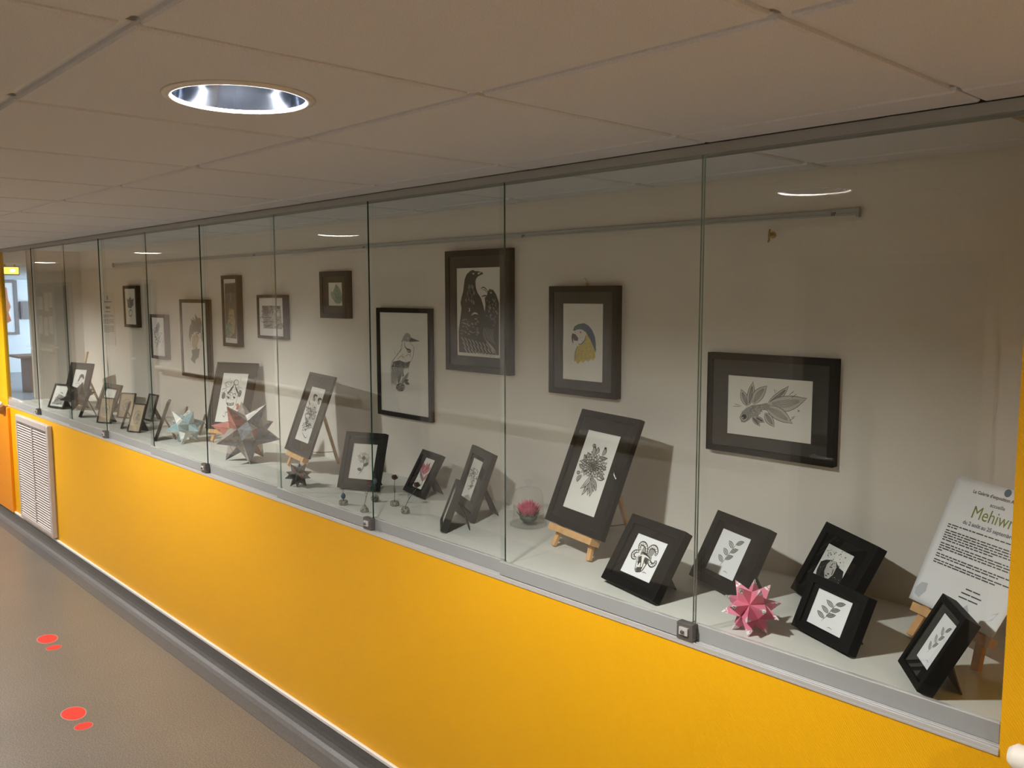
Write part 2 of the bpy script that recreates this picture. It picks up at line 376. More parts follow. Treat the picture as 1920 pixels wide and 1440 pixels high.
ART={
'crows':[
('k',0,'380 977 311 963 235 929 191 877 173 824 151 735 109 663 85 608 108 535 80 442 35 272 41 36 600 36 656 509 613 589 569 661 487 723 452 777 442 847 469 886 518 907 627 931 596 949 503 961 446 962'),('k',0,'764 763 847 751 910 703 953 641 974 606 967 33 541 36 656 509 670 589 655 665 704 686 716 730'),('k',.018,'562 765 624 781 680 764 723 730'),('k',.020,'580 678 657 688 736 681'),('k',.010,'594 759 660 748 706 722'),('w',0,'548 937 500 920 498 942 578 951'),('w',0,'417 935 413 929 402 926 389 926 378 930 375 936 379 941 390 944 403 944 413 941'),('w',0,'812 719 809 714 800 712 790 712 782 715 779 719 782 724 791 727 801 727 809 724'),('w',0,'280 553 314 539 306 508 276 507 294 530'),('w',0,'332 462 374 491 430 504 482 492 510 474 422 482'),('g3',.007,'265 716 256 696 271 673'),('g3',.007,'355 809 328 790 375 766'),('g3',.007,'274 777 300 757 273 734'),('g3',.007,'395 729 401 709 376 686'),('g3',.007,'346 652 346 632 360 608'),('g3',.007,'365 809 378 790 371 767'),('g3',.007,'287 817 305 797 286 774'),('g3',.007,'364 650 374 630 388 606'),('g3',.007,'295 665 291 645 320 622'),('g3',.007,'409 802 388 783 394 760'),('g3',.007,'423 736 428 717 413 694'),('g3',.007,'325 747 316 727 331 704'),('g3',.007,'334 645 343 625 359 601'),('g3',.007,'392 627 400 607 374 584'),('g3',.007,'393 632 414 613 398 589'),('g3',.007,'372 781 389 761 377 738'),('g3',.007,'283 810 300 791 310 767'),('g3',.007,'229 666 222 646 210 622'),('g3',.007,'274 672 293 652 249 628'),('g3',.007,'353 813 364 794 345 771'),('g3',.007,'397 629 396 609 425 586'),('g3',.007,'288 808 292 788 263 765'),('g3',.007,'258 743 263 723 240 700'),('g3',.007,'217 652 206 632 243 609'),('g3',.007,'409 748 405 728 411 705'),('g3',.007,'352 705 354 686 359 662'),('g3',.008,'915 507 933 499 922 486'),('g3',.008,'788 442 806 433 794 420'),('g3',.008,'747 569 765 560 753 548'),('g3',.008,'924 503 942 494 930 482'),('g3',.008,'827 656 845 647 833 635'),('g3',.008,'786 485 804 476 792 463'),('g3',.008,'688 473 706 464 694 452'),('g3',.008,'846 641 864 633 853 620'),('g3',.008,'839 519 858 511 846 498'),('g3',.008,'854 554 872 545 860 532'),('g3',.008,'855 437 874 428 862 415'),('g3',.008,'697 642 716 633 704 621'),('g3',.008,'844 368 863 359 851 346'),('g3',.008,'747 522 766 513 754 501'),('g3',.008,'833 564 851 555 840 542'),('g3',.008,'777 566 796 557 784 544'),('g3',.008,'774 480 793 471 781 458'),('g3',.008,'761 546 779 537 767 525'),('g3',.008,'880 651 899 642 887 630'),('g3',.008,'821 438 840 429 828 416'),('g3',.008,'765 593 784 584 772 572'),('g3',.008,'885 588 904 579 892 567'),('g3',.008,'732 529 751 520 739 507'),('g3',.008,'862 629 880 620 868 608'),('g3',.008,'767 559 785 550 773 538'),('g3',.008,'890 528 908 519 897 507'),('g3',.008,'899 609 917 600 905 588'),('g3',.008,'766 463 784 454 772 442'),('g3',.008,'902 524 920 515 909 503'),('g3',.008,'746 624 765 615 753 602'),('g3',.008,'820 602 838 594 826 581'),('g3',.008,'878 407 897 398 885 385'),('g3',.008,'734 576 752 567 740 555'),('g3',.008,'881 466 899 458 887 445'),('g3',.008,'424 362 453 370 475 357'),('g3',.008,'148 369 177 377 200 364'),('g3',.008,'420 376 448 383 471 371'),('g3',.008,'236 347 265 355 288 342'),('g3',.008,'266 349 295 356 318 344'),('g3',.008,'473 397 501 405 523 392'),('g3',.008,'86 246 115 254 138 241'),('g3',.008,'446 243 474 251 497 239'),('g3',.008,'264 247 293 255 316 243'),('g3',.008,'475 385 503 393 525 380'),('g3',.008,'394 271 422 278 445 266'),('g3',.008,'364 329 392 337 415 324'),('g3',.008,'213 361 242 369 265 356'),('g3',.008,'192 411 221 419 244 406'),('g3',.008,'337 372 365 380 388 367'),('g3',.008,'430 417 458 425 480 412'),('g3',.008,'459 298 488 306 510 293'),('g3',.008,'465 261 493 268 516 256'),('g3',.008,'459 320 487 328 510 315'),('g3',.008,'92 283 122 291 145 278'),('g3',.008,'165 368 194 376 217 363'),('g3',.008,'364 328 392 336 415 323'),('g3',.008,'256 249 285 257 308 244'),('g3',.008,'346 362 374 370 397 357'),('g3',.008,'190 263 219 271 243 258'),('g3',.008,'284 279 313 287 336 274'),('g3',.008,'241 388 270 395 293 383'),('g3',.008,'308 273 336 281 359 268'),('g3',.008,'158 276 187 284 210 271'),('g3',.008,'465 277 493 285 516 273'),('g3',.008,'436 424 464 432 486 419'),('g3',.008,'345 265 374 273 397 260'),('g3',.008,'115 373 144 381 167 368'),('g3',.008,'202 326 231 334 254 321'),('g3',.008,'267 337 295 345 318 332'),('g3',.008,'417 425 445 433 467 420'),('g3',.008,'120 400 149 408 172 395'),('g3',.008,'149 411 178 419 201 406'),('g3',.008,'486 269 514 277 537 264'),('g3',.008,'127 330 156 338 179 325'),('g3',.008,'225 366 253 374 276 361'),('g3',.008,'235 304 263 312 286 299'),('g3',.008,'335 358 363 366 386 353'),('g3',.008,'173 363 202 370 225 358'),('g3',.016,'102 216 144 188 186 147'),('g3',.016,'186 207 229 180 270 139'),('g3',.016,'271 198 313 171 354 130'),('g3',.016,'354 190 396 162 437 121'),('g3',.016,'437 181 479 154 520 113'),('g3',.016,'520 172 561 145 602 105'),('g3',.016,'602 164 643 136 684 96'),('g3',.016,'683 155 724 128 765 88'),('g3',.016,'764 146 805 120 845 80'),('g3',.016,'133 158 176 130 218 89'),('g3',.016,'218 149 261 121 302 80'),('g3',.016,'303 140 345 113 386 72'),('g3',.016,'386 132 428 104 469 64'),('g3',.016,'469 123 511 96 552 55'),('g3',.016,'552 115 593 87 634 47'),('g3',.016,'634 106 675 79 716 45'),('g3',.016,'715 98 756 71 798 48'),('g3',.016,'796 90 837 63 878 50'),('g3',.016,'165 99 208 71 250 33'),('g3',.016,'250 91 293 63 335 35'),('g3',.016,'335 82 377 55 420 38'),('g3',.016,'418 74 460 46 504 40'),('g3',.016,'501 65 543 38 587 42'),('g3',.016,'584 57 625 30 669 44'),('g3',.016,'666 49 707 22 751 46'),('g3',.016,'747 41 788 14 832 48'),('g3',.016,'828 32 869 6 913 51'),('g3',.009,'656 336 625 272 640 216'),('g3',.009,'691 333 660 265 682 204'),('g3',.009,'725 330 694 258 724 192'),('g3',.009,'759 327 729 251 765 180'),('g3',.009,'793 323 763 244 807 168'),('g3',.009,'827 320 797 238 848 156'),('g3',.009,'861 317 831 231 890 144'),('g3',.012,'650 217 761 135 835 72'),('g3',.012,'706 190 803 118 858 65'),('g3',.012,'763 163 844 100 881 58'),('g3',.012,'819 137 885 82 903 51')],
'heron':[
('g2',0,'441 707 487 760 533 795 579 805 632 789 650 758 625 726 551 711 498 722'),('g0',0,'643 760 734 745 824 730 678 719 606 715'),('w',0,'597 754 594 750 587 748 578 747 571 750 568 754 572 758 579 760 588 761 595 758'),('w',0,'489 722 606 712 692 677 700 618 671 558 603 512 401 504 301 526 373 589 438 643'),('k',.008,'623 709 695 673 700 618 671 558 630 514'),('k',.008,'483 721 446 669 434 634 373 589 303 543 247 498'),('k',.016,'515 714 520 671 563 647 625 639 636 623 595 613 564 626'),('k',.006,'458 695 463 652 412 608'),('k',.006,'493 594 426 565 368 537'),('g0',0,'275 507 404 528 530 509 632 529 592 462 488 454 340 454 233 452'),('g3',0,'240 445 233 296 320 270 383 339 488 420 501 457'),('g3',.006,'301 477 315 466 303 455'),('g3',.006,'506 496 519 484 507 474'),('g3',.006,'288 498 302 486 290 475'),('g3',.006,'387 478 401 467 389 456'),('g3',.006,'528 497 542 485 530 474'),('g3',.006,'533 483 547 472 535 461'),('g3',.006,'409 492 422 481 410 470'),('g3',.006,'429 474 442 463 430 452'),('g3',.006,'403 474 417 462 404 451'),('g3',.006,'420 500 433 488 421 477'),('g3',.006,'443 475 456 464 444 453'),('g3',.006,'284 484 298 472 285 461'),('g3',.006,'404 463 417 452 405 441'),('g3',.006,'580 499 594 488 582 477'),('g3',.006,'565 475 578 464 566 453'),('g3',.006,'350 484 363 473 351 462'),('g3',.006,'299 463 313 451 301 440'),('g3',.006,'485 467 498 455 486 444'),('g3',.006,'530 481 543 469 531 459'),('g3',.006,'511 486 524 474 512 463'),('g3',.006,'294 475 308 464 295 453'),('g3',.006,'262 499 276 487 264 476'),('g3',.006,'528 515 541 504 529 493'),('g3',.006,'293 503 307 491 294 480'),('g0',.010,'251 459 229 366 237 266'),('k',.010,'269 459 249 367 257 275'),('g0',.010,'287 460 269 368 278 285'),('k',.010,'304 461 289 369 298 295'),('g0',.010,'322 462 308 370 319 305'),('k',.010,'340 463 328 371 339 315'),('g0',.010,'358 463 348 372 359 325'),('k',.010,'376 464 367 373 379 334'),('g0',.010,'393 465 387 374 399 344'),('k',.010,'411 466 407 375 420 354'),('g0',.010,'428 466 426 376 440 363'),('k',.010,'446 467 446 377 460 373'),('g0',.010,'464 468 465 377 480 383'),('k',.010,'481 469 484 378 499 392'),('k',.009,'253 511 239 476 221 434'),('k',.009,'276 507 263 477 254 426'),('k',.009,'299 502 287 478 288 437'),('k',.009,'323 514 310 479 320 429'),('k',.009,'346 510 333 480 316 438'),('k',.009,'369 505 357 481 348 431'),('k',.009,'393 517 380 482 381 441'),('k',.009,'416 512 403 483 413 434'),('k',.009,'438 508 427 484 409 442'),('k',.009,'463 519 450 485 441 435'),('k',.009,'485 515 473 486 474 445'),('k',.009,'508 511 496 487 505 438'),('k',.009,'531 522 519 487 502 446'),('k',.009,'554 518 542 488 533 439'),('k',.009,'576 514 564 489 566 449'),('k',.009,'600 525 587 490 597 442'),('k',.006,'311 613 320 579'),('k',.006,'208 413 247 458'),('k',.006,'242 502 303 543'),('k',.010,'405 366 381 321 387 287'),('k',.008,'474 412 477 352 416 297'),('g3',0,'455 290 502 312 545 343 574 376 588 401 597 418 572 405 534 384 491 354 461 320 449 291'),('k',.008,'455 290 502 312 545 343 574 376 588 401 597 418'),('k',.008,'449 291 461 320 491 354 534 384 572 405 597 418'),('k',.006,'461 301 508 350 565 393'),('k',.006,'464 301 518 348 568 393'),('k',.006,'467 300 527 346 571 392'),('g2',0,'381 295 407 316 426 342 433 369 432 389 431 402 417 389 398 371 379 344 371 317 376 295'),('k',.008,'381 295 407 316 426 342 433 369 432 389 431 402'),('k',.008,'376 295 371 317 379 344 398 371 417 389 431 402'),('k',.006,'380 304 394 344 418 381'),('k',.006,'383 304 402 343 420 380'),('k',.006,'386 304 411 343 423 380'),('g2',0,'509 318 519 306 539 297 568 295 592 296 608 297 601 303 590 313 569 321 541 324 512 321'),('k',.008,'509 318 519 306 539 297 568 295 592 296 608 297'),('k',.008,'512 321 541 324 569 321 590 313 601 303 608 297'),('k',.006,'520 319 560 314 590 303'),('k',.006,'518 318 554 309 588 302'),('k',.006,'516 316 549 305 587 300'),('g2',0,'502 327 523 324 546 325 569 331 584 337 594 341 583 342 565 343 541 342 518 337 502 328'),('k',.008,'502 327 523 324 546 325 569 331 584 337 594 341'),('k',.008,'502 328 518 337 541 342 565 343 583 342 594 341'),('k',.006,'509 330 543 337 576 339'),('k',.006,'509 329 544 334 576 338'),('k',.006,'510 328 545 331 576 337'),('g2',0,'517 264 496 236 446 217 386 213 340 227 324 253 345 281 396 300 455 303 502 289'),('k',.007,'422 245 421 236 438 233 457 233 461 224'),('k',.007,'450 295 450 286 462 280 481 280 493 288'),('k',.007,'437 220 456 224 466 225 480 231 495 238'),('k',.007,'368 281 387 281 399 289 414 296 433 299'),('k',.007,'382 257 374 248 355 246 342 252 332 259'),('k',.007,'389 219 388 227 402 234 417 241 429 249'),('k',.007,'373 272 390 268 394 260 413 260 423 268'),('k',.007,'388 272 369 272 350 269 340 276 341 273'),('k',.007,'384 246 365 248 346 245 329 249 327 250'),('k',.007,'340 268 357 273 365 282 383 287 402 290'),('k',.007,'423 235 432 228 452 230 470 229 466 225'),('k',.007,'498 273 500 282 492 289 493 290 498 287'),('k',.007,'342 232 343 241 334 248 327 250 327 251'),('k',.007,'456 241 472 247 466 255 446 254 433 247'),('k',.007,'435 284 449 278 439 270 433 261 442 254'),('k',.007,'441 256 441 247 457 243 473 249 490 255'),('k',.006,'534 535 547 536 545 536 547 536 528 535'),('k',.006,'484 581 488 571 496 561 515 556 515 546'),('k',.006,'579 620 600 625 605 631 592 634 573 639'),('k',.006,'568 602 570 591 568 580 545 577 525 571'),('k',.006,'612 614 631 621 628 621 617 627 599 632'),('k',.006,'614 624 617 627 621 625 631 619 640 611'),('k',.006,'573 622 572 633 557 640 561 638 582 636'),('k',.006,'632 568 636 570 643 579 644 581 647 590'),('k',.006,'626 598 647 604 645 603 646 600 647 593'),('k',.006,'585 599 594 590 617 592 631 585 646 587'),('k',.006,'578 630 593 634 614 631 617 627 626 622'),('k',.006,'483 542 486 553 491 564 471 568 453 560')],
'parrot':[
('yel',0,'594 626 662 557 752 489 818 375 820 316 768 266 711 292 640 247 583 273 511 226 465 255 376 209 335 247 299 252 315 359 377 444 472 470 544 519 570 578'),('blu',0,'253 652 291 703 387 734 528 748 644 720 735 664 801 584 828 491 829 375 774 443 707 523 640 580 594 626 502 665 385 672 289 646'),('grn',0,'273 667 327 709 446 731 479 682 385 675'),('grn',.020,'377 456 315 359 299 240'),('w',0,'279 641 385 669 502 662 583 620 557 555 473 494 408 516 393 563 323 599'),('blu',.022,'575 590 549 525 449 472 390 480'),('g1',.008,'279 641 385 669 502 662 594 616'),('blk2',0,'240 613 323 599 392 553 384 513 284 517 269 548 259 467 222 523 219 577'),('red',0,'471 629 466 623 456 619 442 619 432 622 428 628 432 635 443 639 456 639 467 635'),('k',0,'459 629 457 626 452 624 446 624 442 626 440 629 442 631 447 633 452 633 457 632'),('k',0,'326 626 324 623 319 622 313 622 309 623 307 626 309 629 314 631 320 631 324 629'),('g1',.006,'434 558 444 559 453 556 452 550 462 548'),('g1',.006,'418 533 422 539 417 544 418 548 418 548'),('g1',.006,'429 546 437 550 440 556 450 557 458 554'),('g1',.006,'485 519 486 516 491 518 496 524 502 526'),('g1',.006,'468 528 474 523 484 521 484 515 480 514'),('org',.008,'745 449 763 441'),('grn',.008,'359 289 377 281'),('org',.008,'403 290 421 282'),('grn',.008,'649 300 667 292'),('org',.008,'774 362 792 353'),('grn',.008,'710 480 728 471'),('org',.008,'693 374 711 365'),('grn',.008,'673 463 691 455'),('org',.008,'682 280 700 271'),('grn',.008,'379 407 398 398'),('org',.008,'601 301 619 292'),('grn',.008,'462 441 480 432'),('org',.008,'462 344 481 335'),('grn',.008,'688 400 706 391'),('org',.008,'516 394 535 385'),('grn',.008,'509 389 527 380'),('org',.008,'388 367 407 358'),('grn',.008,'784 399 802 390'),('org',.008,'686 452 705 443'),('grn',.008,'657 318 676 310'),('org',.008,'652 372 670 363'),('grn',.008,'566 341 585 332'),('org',.008,'752 456 771 447'),('grn',.008,'392 312 411 303'),('org',.008,'758 375 776 366'),('grn',.008,'548 323 566 314'),('org',.008,'436 421 455 412'),('grn',.008,'440 350 458 341'),('org',.008,'494 431 513 422'),('grn',.008,'656 274 674 266'),('org',.008,'482 324 501 315'),('grn',.008,'533 293 552 284'),('org',.008,'614 426 632 417'),('grn',.008,'452 476 471 467'),('org',.008,'566 399 585 390'),('grn',.008,'429 400 448 391'),('org',.008,'493 309 512 300'),('grn',.008,'412 257 430 249'),('org',.008,'565 351 583 342'),('grn',.008,'558 298 576 289'),('blu',.010,'528 742 547 749'),('blu',.010,'548 736 568 744'),('blu',.010,'568 728 589 736'),('blu',.010,'588 718 610 725'),('blu',.010,'608 705 630 713'),('blu',.010,'628 690 651 698'),('blu',.010,'647 673 671 680'),('blu',.010,'667 653 692 660'),('blu',.010,'686 631 712 638'),('blu',.010,'705 606 732 614'),('blu',.010,'724 579 752 587'),('blu',.010,'743 550 772 558'),('blu',.010,'762 518 792 526'),('blu',.010,'781 484 812 492'),('blu',.010,'800 448 831 456'),('blu',.010,'819 410 851 417'),('g1',.008,'758 317 816 316'),('w',.010,'701 360 715 344'),('tan',.010,'566 325 579 309'),('w',.010,'716 390 729 374'),('tan',.010,'664 284 678 268'),('w',.010,'563 418 577 402'),('tan',.010,'467 323 481 307'),('w',.010,'641 283 655 267'),('tan',.010,'716 420 729 404'),('w',.010,'452 409 466 393'),('tan',.010,'448 325 462 308'),('w',.010,'714 297 727 281'),('tan',.010,'474 295 488 279'),('w',.010,'501 379 514 363'),('tan',.010,'668 448 681 432'),('w',.010,'409 299 423 283'),('tan',.010,'492 392 506 376'),('w',.010,'605 335 619 319'),('tan',.010,'378 392 392 376'),('grn',.008,'363 722 390 702 380 681'),('grn',.008,'384 724 412 702 404 681'),('grn',.008,'405 726 433 703 427 681'),('grn',.008,'427 728 454 703 451 682'),('grn',.008,'448 730 475 703 475 682'),('grn',.008,'469 732 496 704 498 683'),('grn',.008,'490 734 518 704 522 683'),('grn',.008,'512 736 539 705 545 684'),('grn',.008,'533 738 560 705 568 684'),('grn',.008,'554 741 581 705 592 684')],
'goldfish':[
('g3',0,'252 499 261 575 249 652 218 715 184 752 161 777 159 735 157 670 168 592 200 530 243 493'),('g0',.006,'252 499 261 575 249 652 218 715 184 752 161 777'),('g0',.006,'243 493 200 530 168 592 157 670 159 735 161 777'),('g0',.004,'235 514 190 609 172 716'),('g0',.004,'237 516 198 614 175 718'),('g0',.004,'239 518 205 620 177 720'),('g0',.004,'242 519 212 625 180 722'),('g0',.004,'244 521 220 630 182 724'),('g0',.004,'247 523 227 636 185 725'),('g3',0,'268 513 305 594 326 696 327 798 315 872 308 922 290 874 263 802 241 700 241 597 260 514'),('g0',.006,'268 513 305 594 326 696 327 798 315 872 308 922'),('g0',.006,'260 514 241 597 241 700 263 802 290 874 308 922'),('g0',.004,'261 547 265 699 293 841'),('g0',.004,'264 547 272 699 295 841'),('g0',.004,'266 547 280 698 298 841'),('g0',.004,'269 546 288 698 300 840'),('g0',.004,'272 546 295 697 303 840'),('g0',.004,'274 546 303 697 305 840'),('g3',0,'318 538 377 581 426 656 457 748 469 823 479 871 439 852 382 820 325 752 301 653 308 548'),('g0',.006,'318 538 377 581 426 656 457 748 469 823 479 871'),('g0',.006,'308 548 301 653 325 752 382 820 439 852 479 871'),('g0',.004,'315 580 353 725 431 821'),('g0',.004,'318 577 362 717 434 818'),('g0',.004,'322 574 372 708 437 815'),('g0',.004,'325 572 381 699 440 813'),('g0',.004,'328 569 390 691 443 810'),('g0',.004,'331 566 399 682 446 807'),('g3',0,'499 585 571 608 640 668 690 758 715 840 730 897 699 865 651 821 588 752 532 671 494 593'),('g0',.006,'499 585 571 608 640 668 690 758 715 840 730 897'),('g0',.006,'494 593 532 671 588 752 651 821 699 865 730 897'),('g0',.004,'515 615 603 729 687 830'),('g0',.004,'517 612 607 722 689 828'),('g0',.004,'518 610 612 714 690 825'),('g0',.004,'520 607 617 707 692 823'),('g0',.004,'521 605 621 699 693 820'),('g0',.004,'523 602 626 691 695 818'),('g3',0,'506 570 604 490 717 481 822 555 893 653 939 724 887 726 807 738 698 727 589 676 504 595'),('g0',.006,'506 570 604 490 717 481 822 555 893 653 939 724'),('g0',.006,'504 595 589 676 698 727 807 738 887 726 939 724'),('g0',.004,'540 600 703 660 855 687'),('g0',.004,'541 592 705 638 856 680'),('g0',.004,'541 585 707 615 856 673'),('g0',.004,'542 577 708 593 857 665'),('g0',.004,'542 570 710 571 858 658'),('g0',.004,'543 562 712 549 858 651'),('g3',0,'468 509 512 414 585 339 671 302 740 296 785 290 761 349 723 435 655 516 566 547 476 527'),('g0',.006,'468 509 512 414 585 339 671 302 740 296 785 290'),('g0',.006,'476 527 566 547 655 516 723 435 761 349 785 290'),('g0',.004,'505 517 636 467 732 357'),('g0',.004,'502 511 630 451 730 351'),('g0',.004,'500 506 623 436 728 346'),('g0',.004,'498 501 617 420 726 341'),('g0',.004,'496 495 610 404 724 335'),('g0',.004,'494 490 604 388 722 330'),('g3',0,'458 414 457 342 477 277 516 234 553 215 577 202 574 241 570 300 550 364 512 408 465 423'),('g0',.006,'458 414 457 342 477 277 516 234 553 215 577 202'),('g0',.006,'465 423 512 408 550 364 570 300 574 241 577 202'),('g0',.004,'476 408 530 340 560 252'),('g0',.004,'474 405 524 333 558 249'),('g0',.004,'472 402 517 325 555 247'),('g0',.004,'470 400 511 317 553 244'),('g0',.004,'468 397 504 309 551 241'),('g0',.004,'465 395 498 301 549 239'),('g3',0,'307 325 314 278 334 235 364 207 391 194 409 186 403 212 394 251 374 293 344 322 311 331'),('g0',.006,'307 325 314 278 334 235 364 207 391 194 409 186'),('g0',.006,'311 331 344 322 374 293 394 251 403 212 409 186'),('g0',.004,'320 321 363 277 392 219'),('g0',.004,'319 320 360 272 391 217'),('g0',.004,'317 318 356 267 390 215'),('g0',.004,'316 316 352 262 389 214'),('g0',.004,'315 314 349 256 388 212'),('g0',.004,'314 313 345 251 386 210'),('g3',0,'350 323 364 287 388 261 419 253 445 257 462 260 452 278 439 306 414 332 384 340 353 331'),('g0',.006,'350 323 364 287 388 261 419 253 445 257 462 260'),('g0',.006,'353 331 384 340 414 332 439 306 452 278 462 260'),('g0',.004,'362 327 407 313 442 278'),('g0',.004,'362 325 405 306 441 276'),('g0',.004,'361 323 403 300 440 274'),('g0',.004,'360 320 400 293 439 272'),('g0',.004,'359 318 398 287 439 270'),('g0',.004,'359 316 395 281 438 268'),('g2',0,'161 299 180 395 236 472 313 528 410 555 484 587 525 547 492 453 460 464 429 456 401 410 382 339 309 333 275 270 219 215 175 216'),('g1',.006,'373 518 363 511 368 503 369 494'),('g1',.006,'241 421 227 419 227 414 226 417'),('g1',.006,'335 495 324 500 310 497 296 496'),('g1',.006,'365 488 375 495 389 496 403 500'),('g1',.006,'430 422 433 432 423 436 409 433'),('g1',.006,'302 473 316 476 325 484 338 490'),('g1',.006,'269 381 281 387 296 391 309 389'),('g1',.006,'384 524 395 523 409 524 412 519'),('g1',.006,'314 456 325 463 323 472 328 481'),('g1',.006,'323 414 316 405 319 396 309 388'),('g1',.006,'339 455 327 458 313 457 307 464'),('g1',.006,'296 470 289 461 295 454 284 446'),('g1',.006,'415 441 411 449 423 456 427 465'),('g1',.006,'453 472 460 481 455 487 455 487'),('g1',.006,'369 504 355 505 341 504 333 496'),('g1',.006,'343 487 332 491 318 488 316 478'),('g1',.006,'407 416 406 406 407 398 394 391'),('g1',.006,'340 399 353 404 360 413 366 423'),('g1',.006,'299 438 295 429 282 423 273 414'),('g1',.006,'282 503 292 511 304 517 315 518'),('g1',.006,'276 407 290 410 301 418 296 425'),('g1',.006,'317 438 325 432 339 435 352 433'),('g1',.006,'268 381 261 388 247 389 246 398'),('g1',.006,'286 472 298 479 310 485 321 493'),('g1',.006,'400 429 405 421 405 412 417 408'),('g1',.006,'318 462 325 455 333 448 328 439'),('g1',0,'265 314 254 267 226 235 192 230 165 254 155 298 167 346 195 378 229 382 256 358'),('g3',0,'256 316 247 277 223 250 195 245 172 266 164 303 174 342 198 369 226 373 249 353'),('g0',0,'246 319 238 289 220 269 199 265 181 281 175 309 183 339 201 360 223 363 240 347'),('k',0,'230 320 226 301 215 288 201 286 190 296 186 314 191 333 202 345 216 347 227 338'),('w',0,'201 297 200 291 196 286 191 286 187 289 186 295 188 302 192 306 196 307 200 304'),('g3',.004,'338 438 346 448 353 440'),('g3',.004,'301 417 309 427 317 419'),('g3',.004,'422 464 429 475 437 466'),('g3',.004,'357 499 365 509 372 501'),('g3',.004,'312 406 319 416 327 408'),('g3',.004,'285 366 292 376 300 368'),('g3',.004,'415 510 423 520 430 512'),('g3',.004,'420 467 427 477 434 469'),('g3',.004,'391 402 399 412 406 404'),('g3',.004,'315 404 323 415 330 406'),('g3',.004,'372 391 380 402 387 394'),('g3',.004,'310 391 318 401 325 393'),('g3',.004,'422 420 429 430 437 422'),('g3',.004,'356 500 363 510 371 502'),('g3',.004,'348 461 356 471 363 463'),('g3',.004,'383 413 391 424 398 415'),('g3',.004,'360 490 368 500 375 491'),('g3',.004,'372 419 379 430 387 421'),('g3',.004,'295 367 303 377 311 369'),('g3',.004,'375 501 382 511 390 503'),('g3',.004,'419 504 426 514 434 506'),('g3',.004,'321 398 328 408 336 400'),('g3',.004,'364 430 372 441 379 433'),('g3',.004,'372 447 380 457 387 449'),('g3',.004,'319 485 327 495 335 487'),('g3',.004,'278 393 286 403 293 395'),('g3',.004,'389 436 397 446 404 438'),('g3',.004,'388 465 395 475 402 467'),('g3',.004,'311 451 319 461 326 453'),('g3',.004,'410 518 417 528 425 520'),('g3',.004,'350 478 358 488 365 480'),('g3',.004,'392 466 400 476 407 468'),('g3',.004,'322 449 330 459 337 451'),('g3',.004,'354 394 362 405 369 397'),('g3',.004,'324 378 331 388 339 380'),('g3',.004,'287 466 294 476 302 468'),('g3',.004,'285 491 293 501 300 493'),('g3',.004,'393 407 400 417 407 409'),('g3',.004,'299 480 307 490 314 482'),('g3',.004,'334 396 342 406 349 398'),('g0',.006,'71 473 148 475'),('g0',.006,'94 515 171 486'),('g0',.006,'566 821 580 763'),('g0',.006,'742 752 773 799'),('g0',.006,'767 711 822 775'),('g0',.006,'773 784 793 823'),('g0',.006,'838 530 862 496'),('g0',.006,'843 494 863 526'),('g0',.006,'756 342 807 393'),('g0',.006,'592 816 593 794'),('g0',.006,'777 389 812 412')],
'chrysanthemum':[
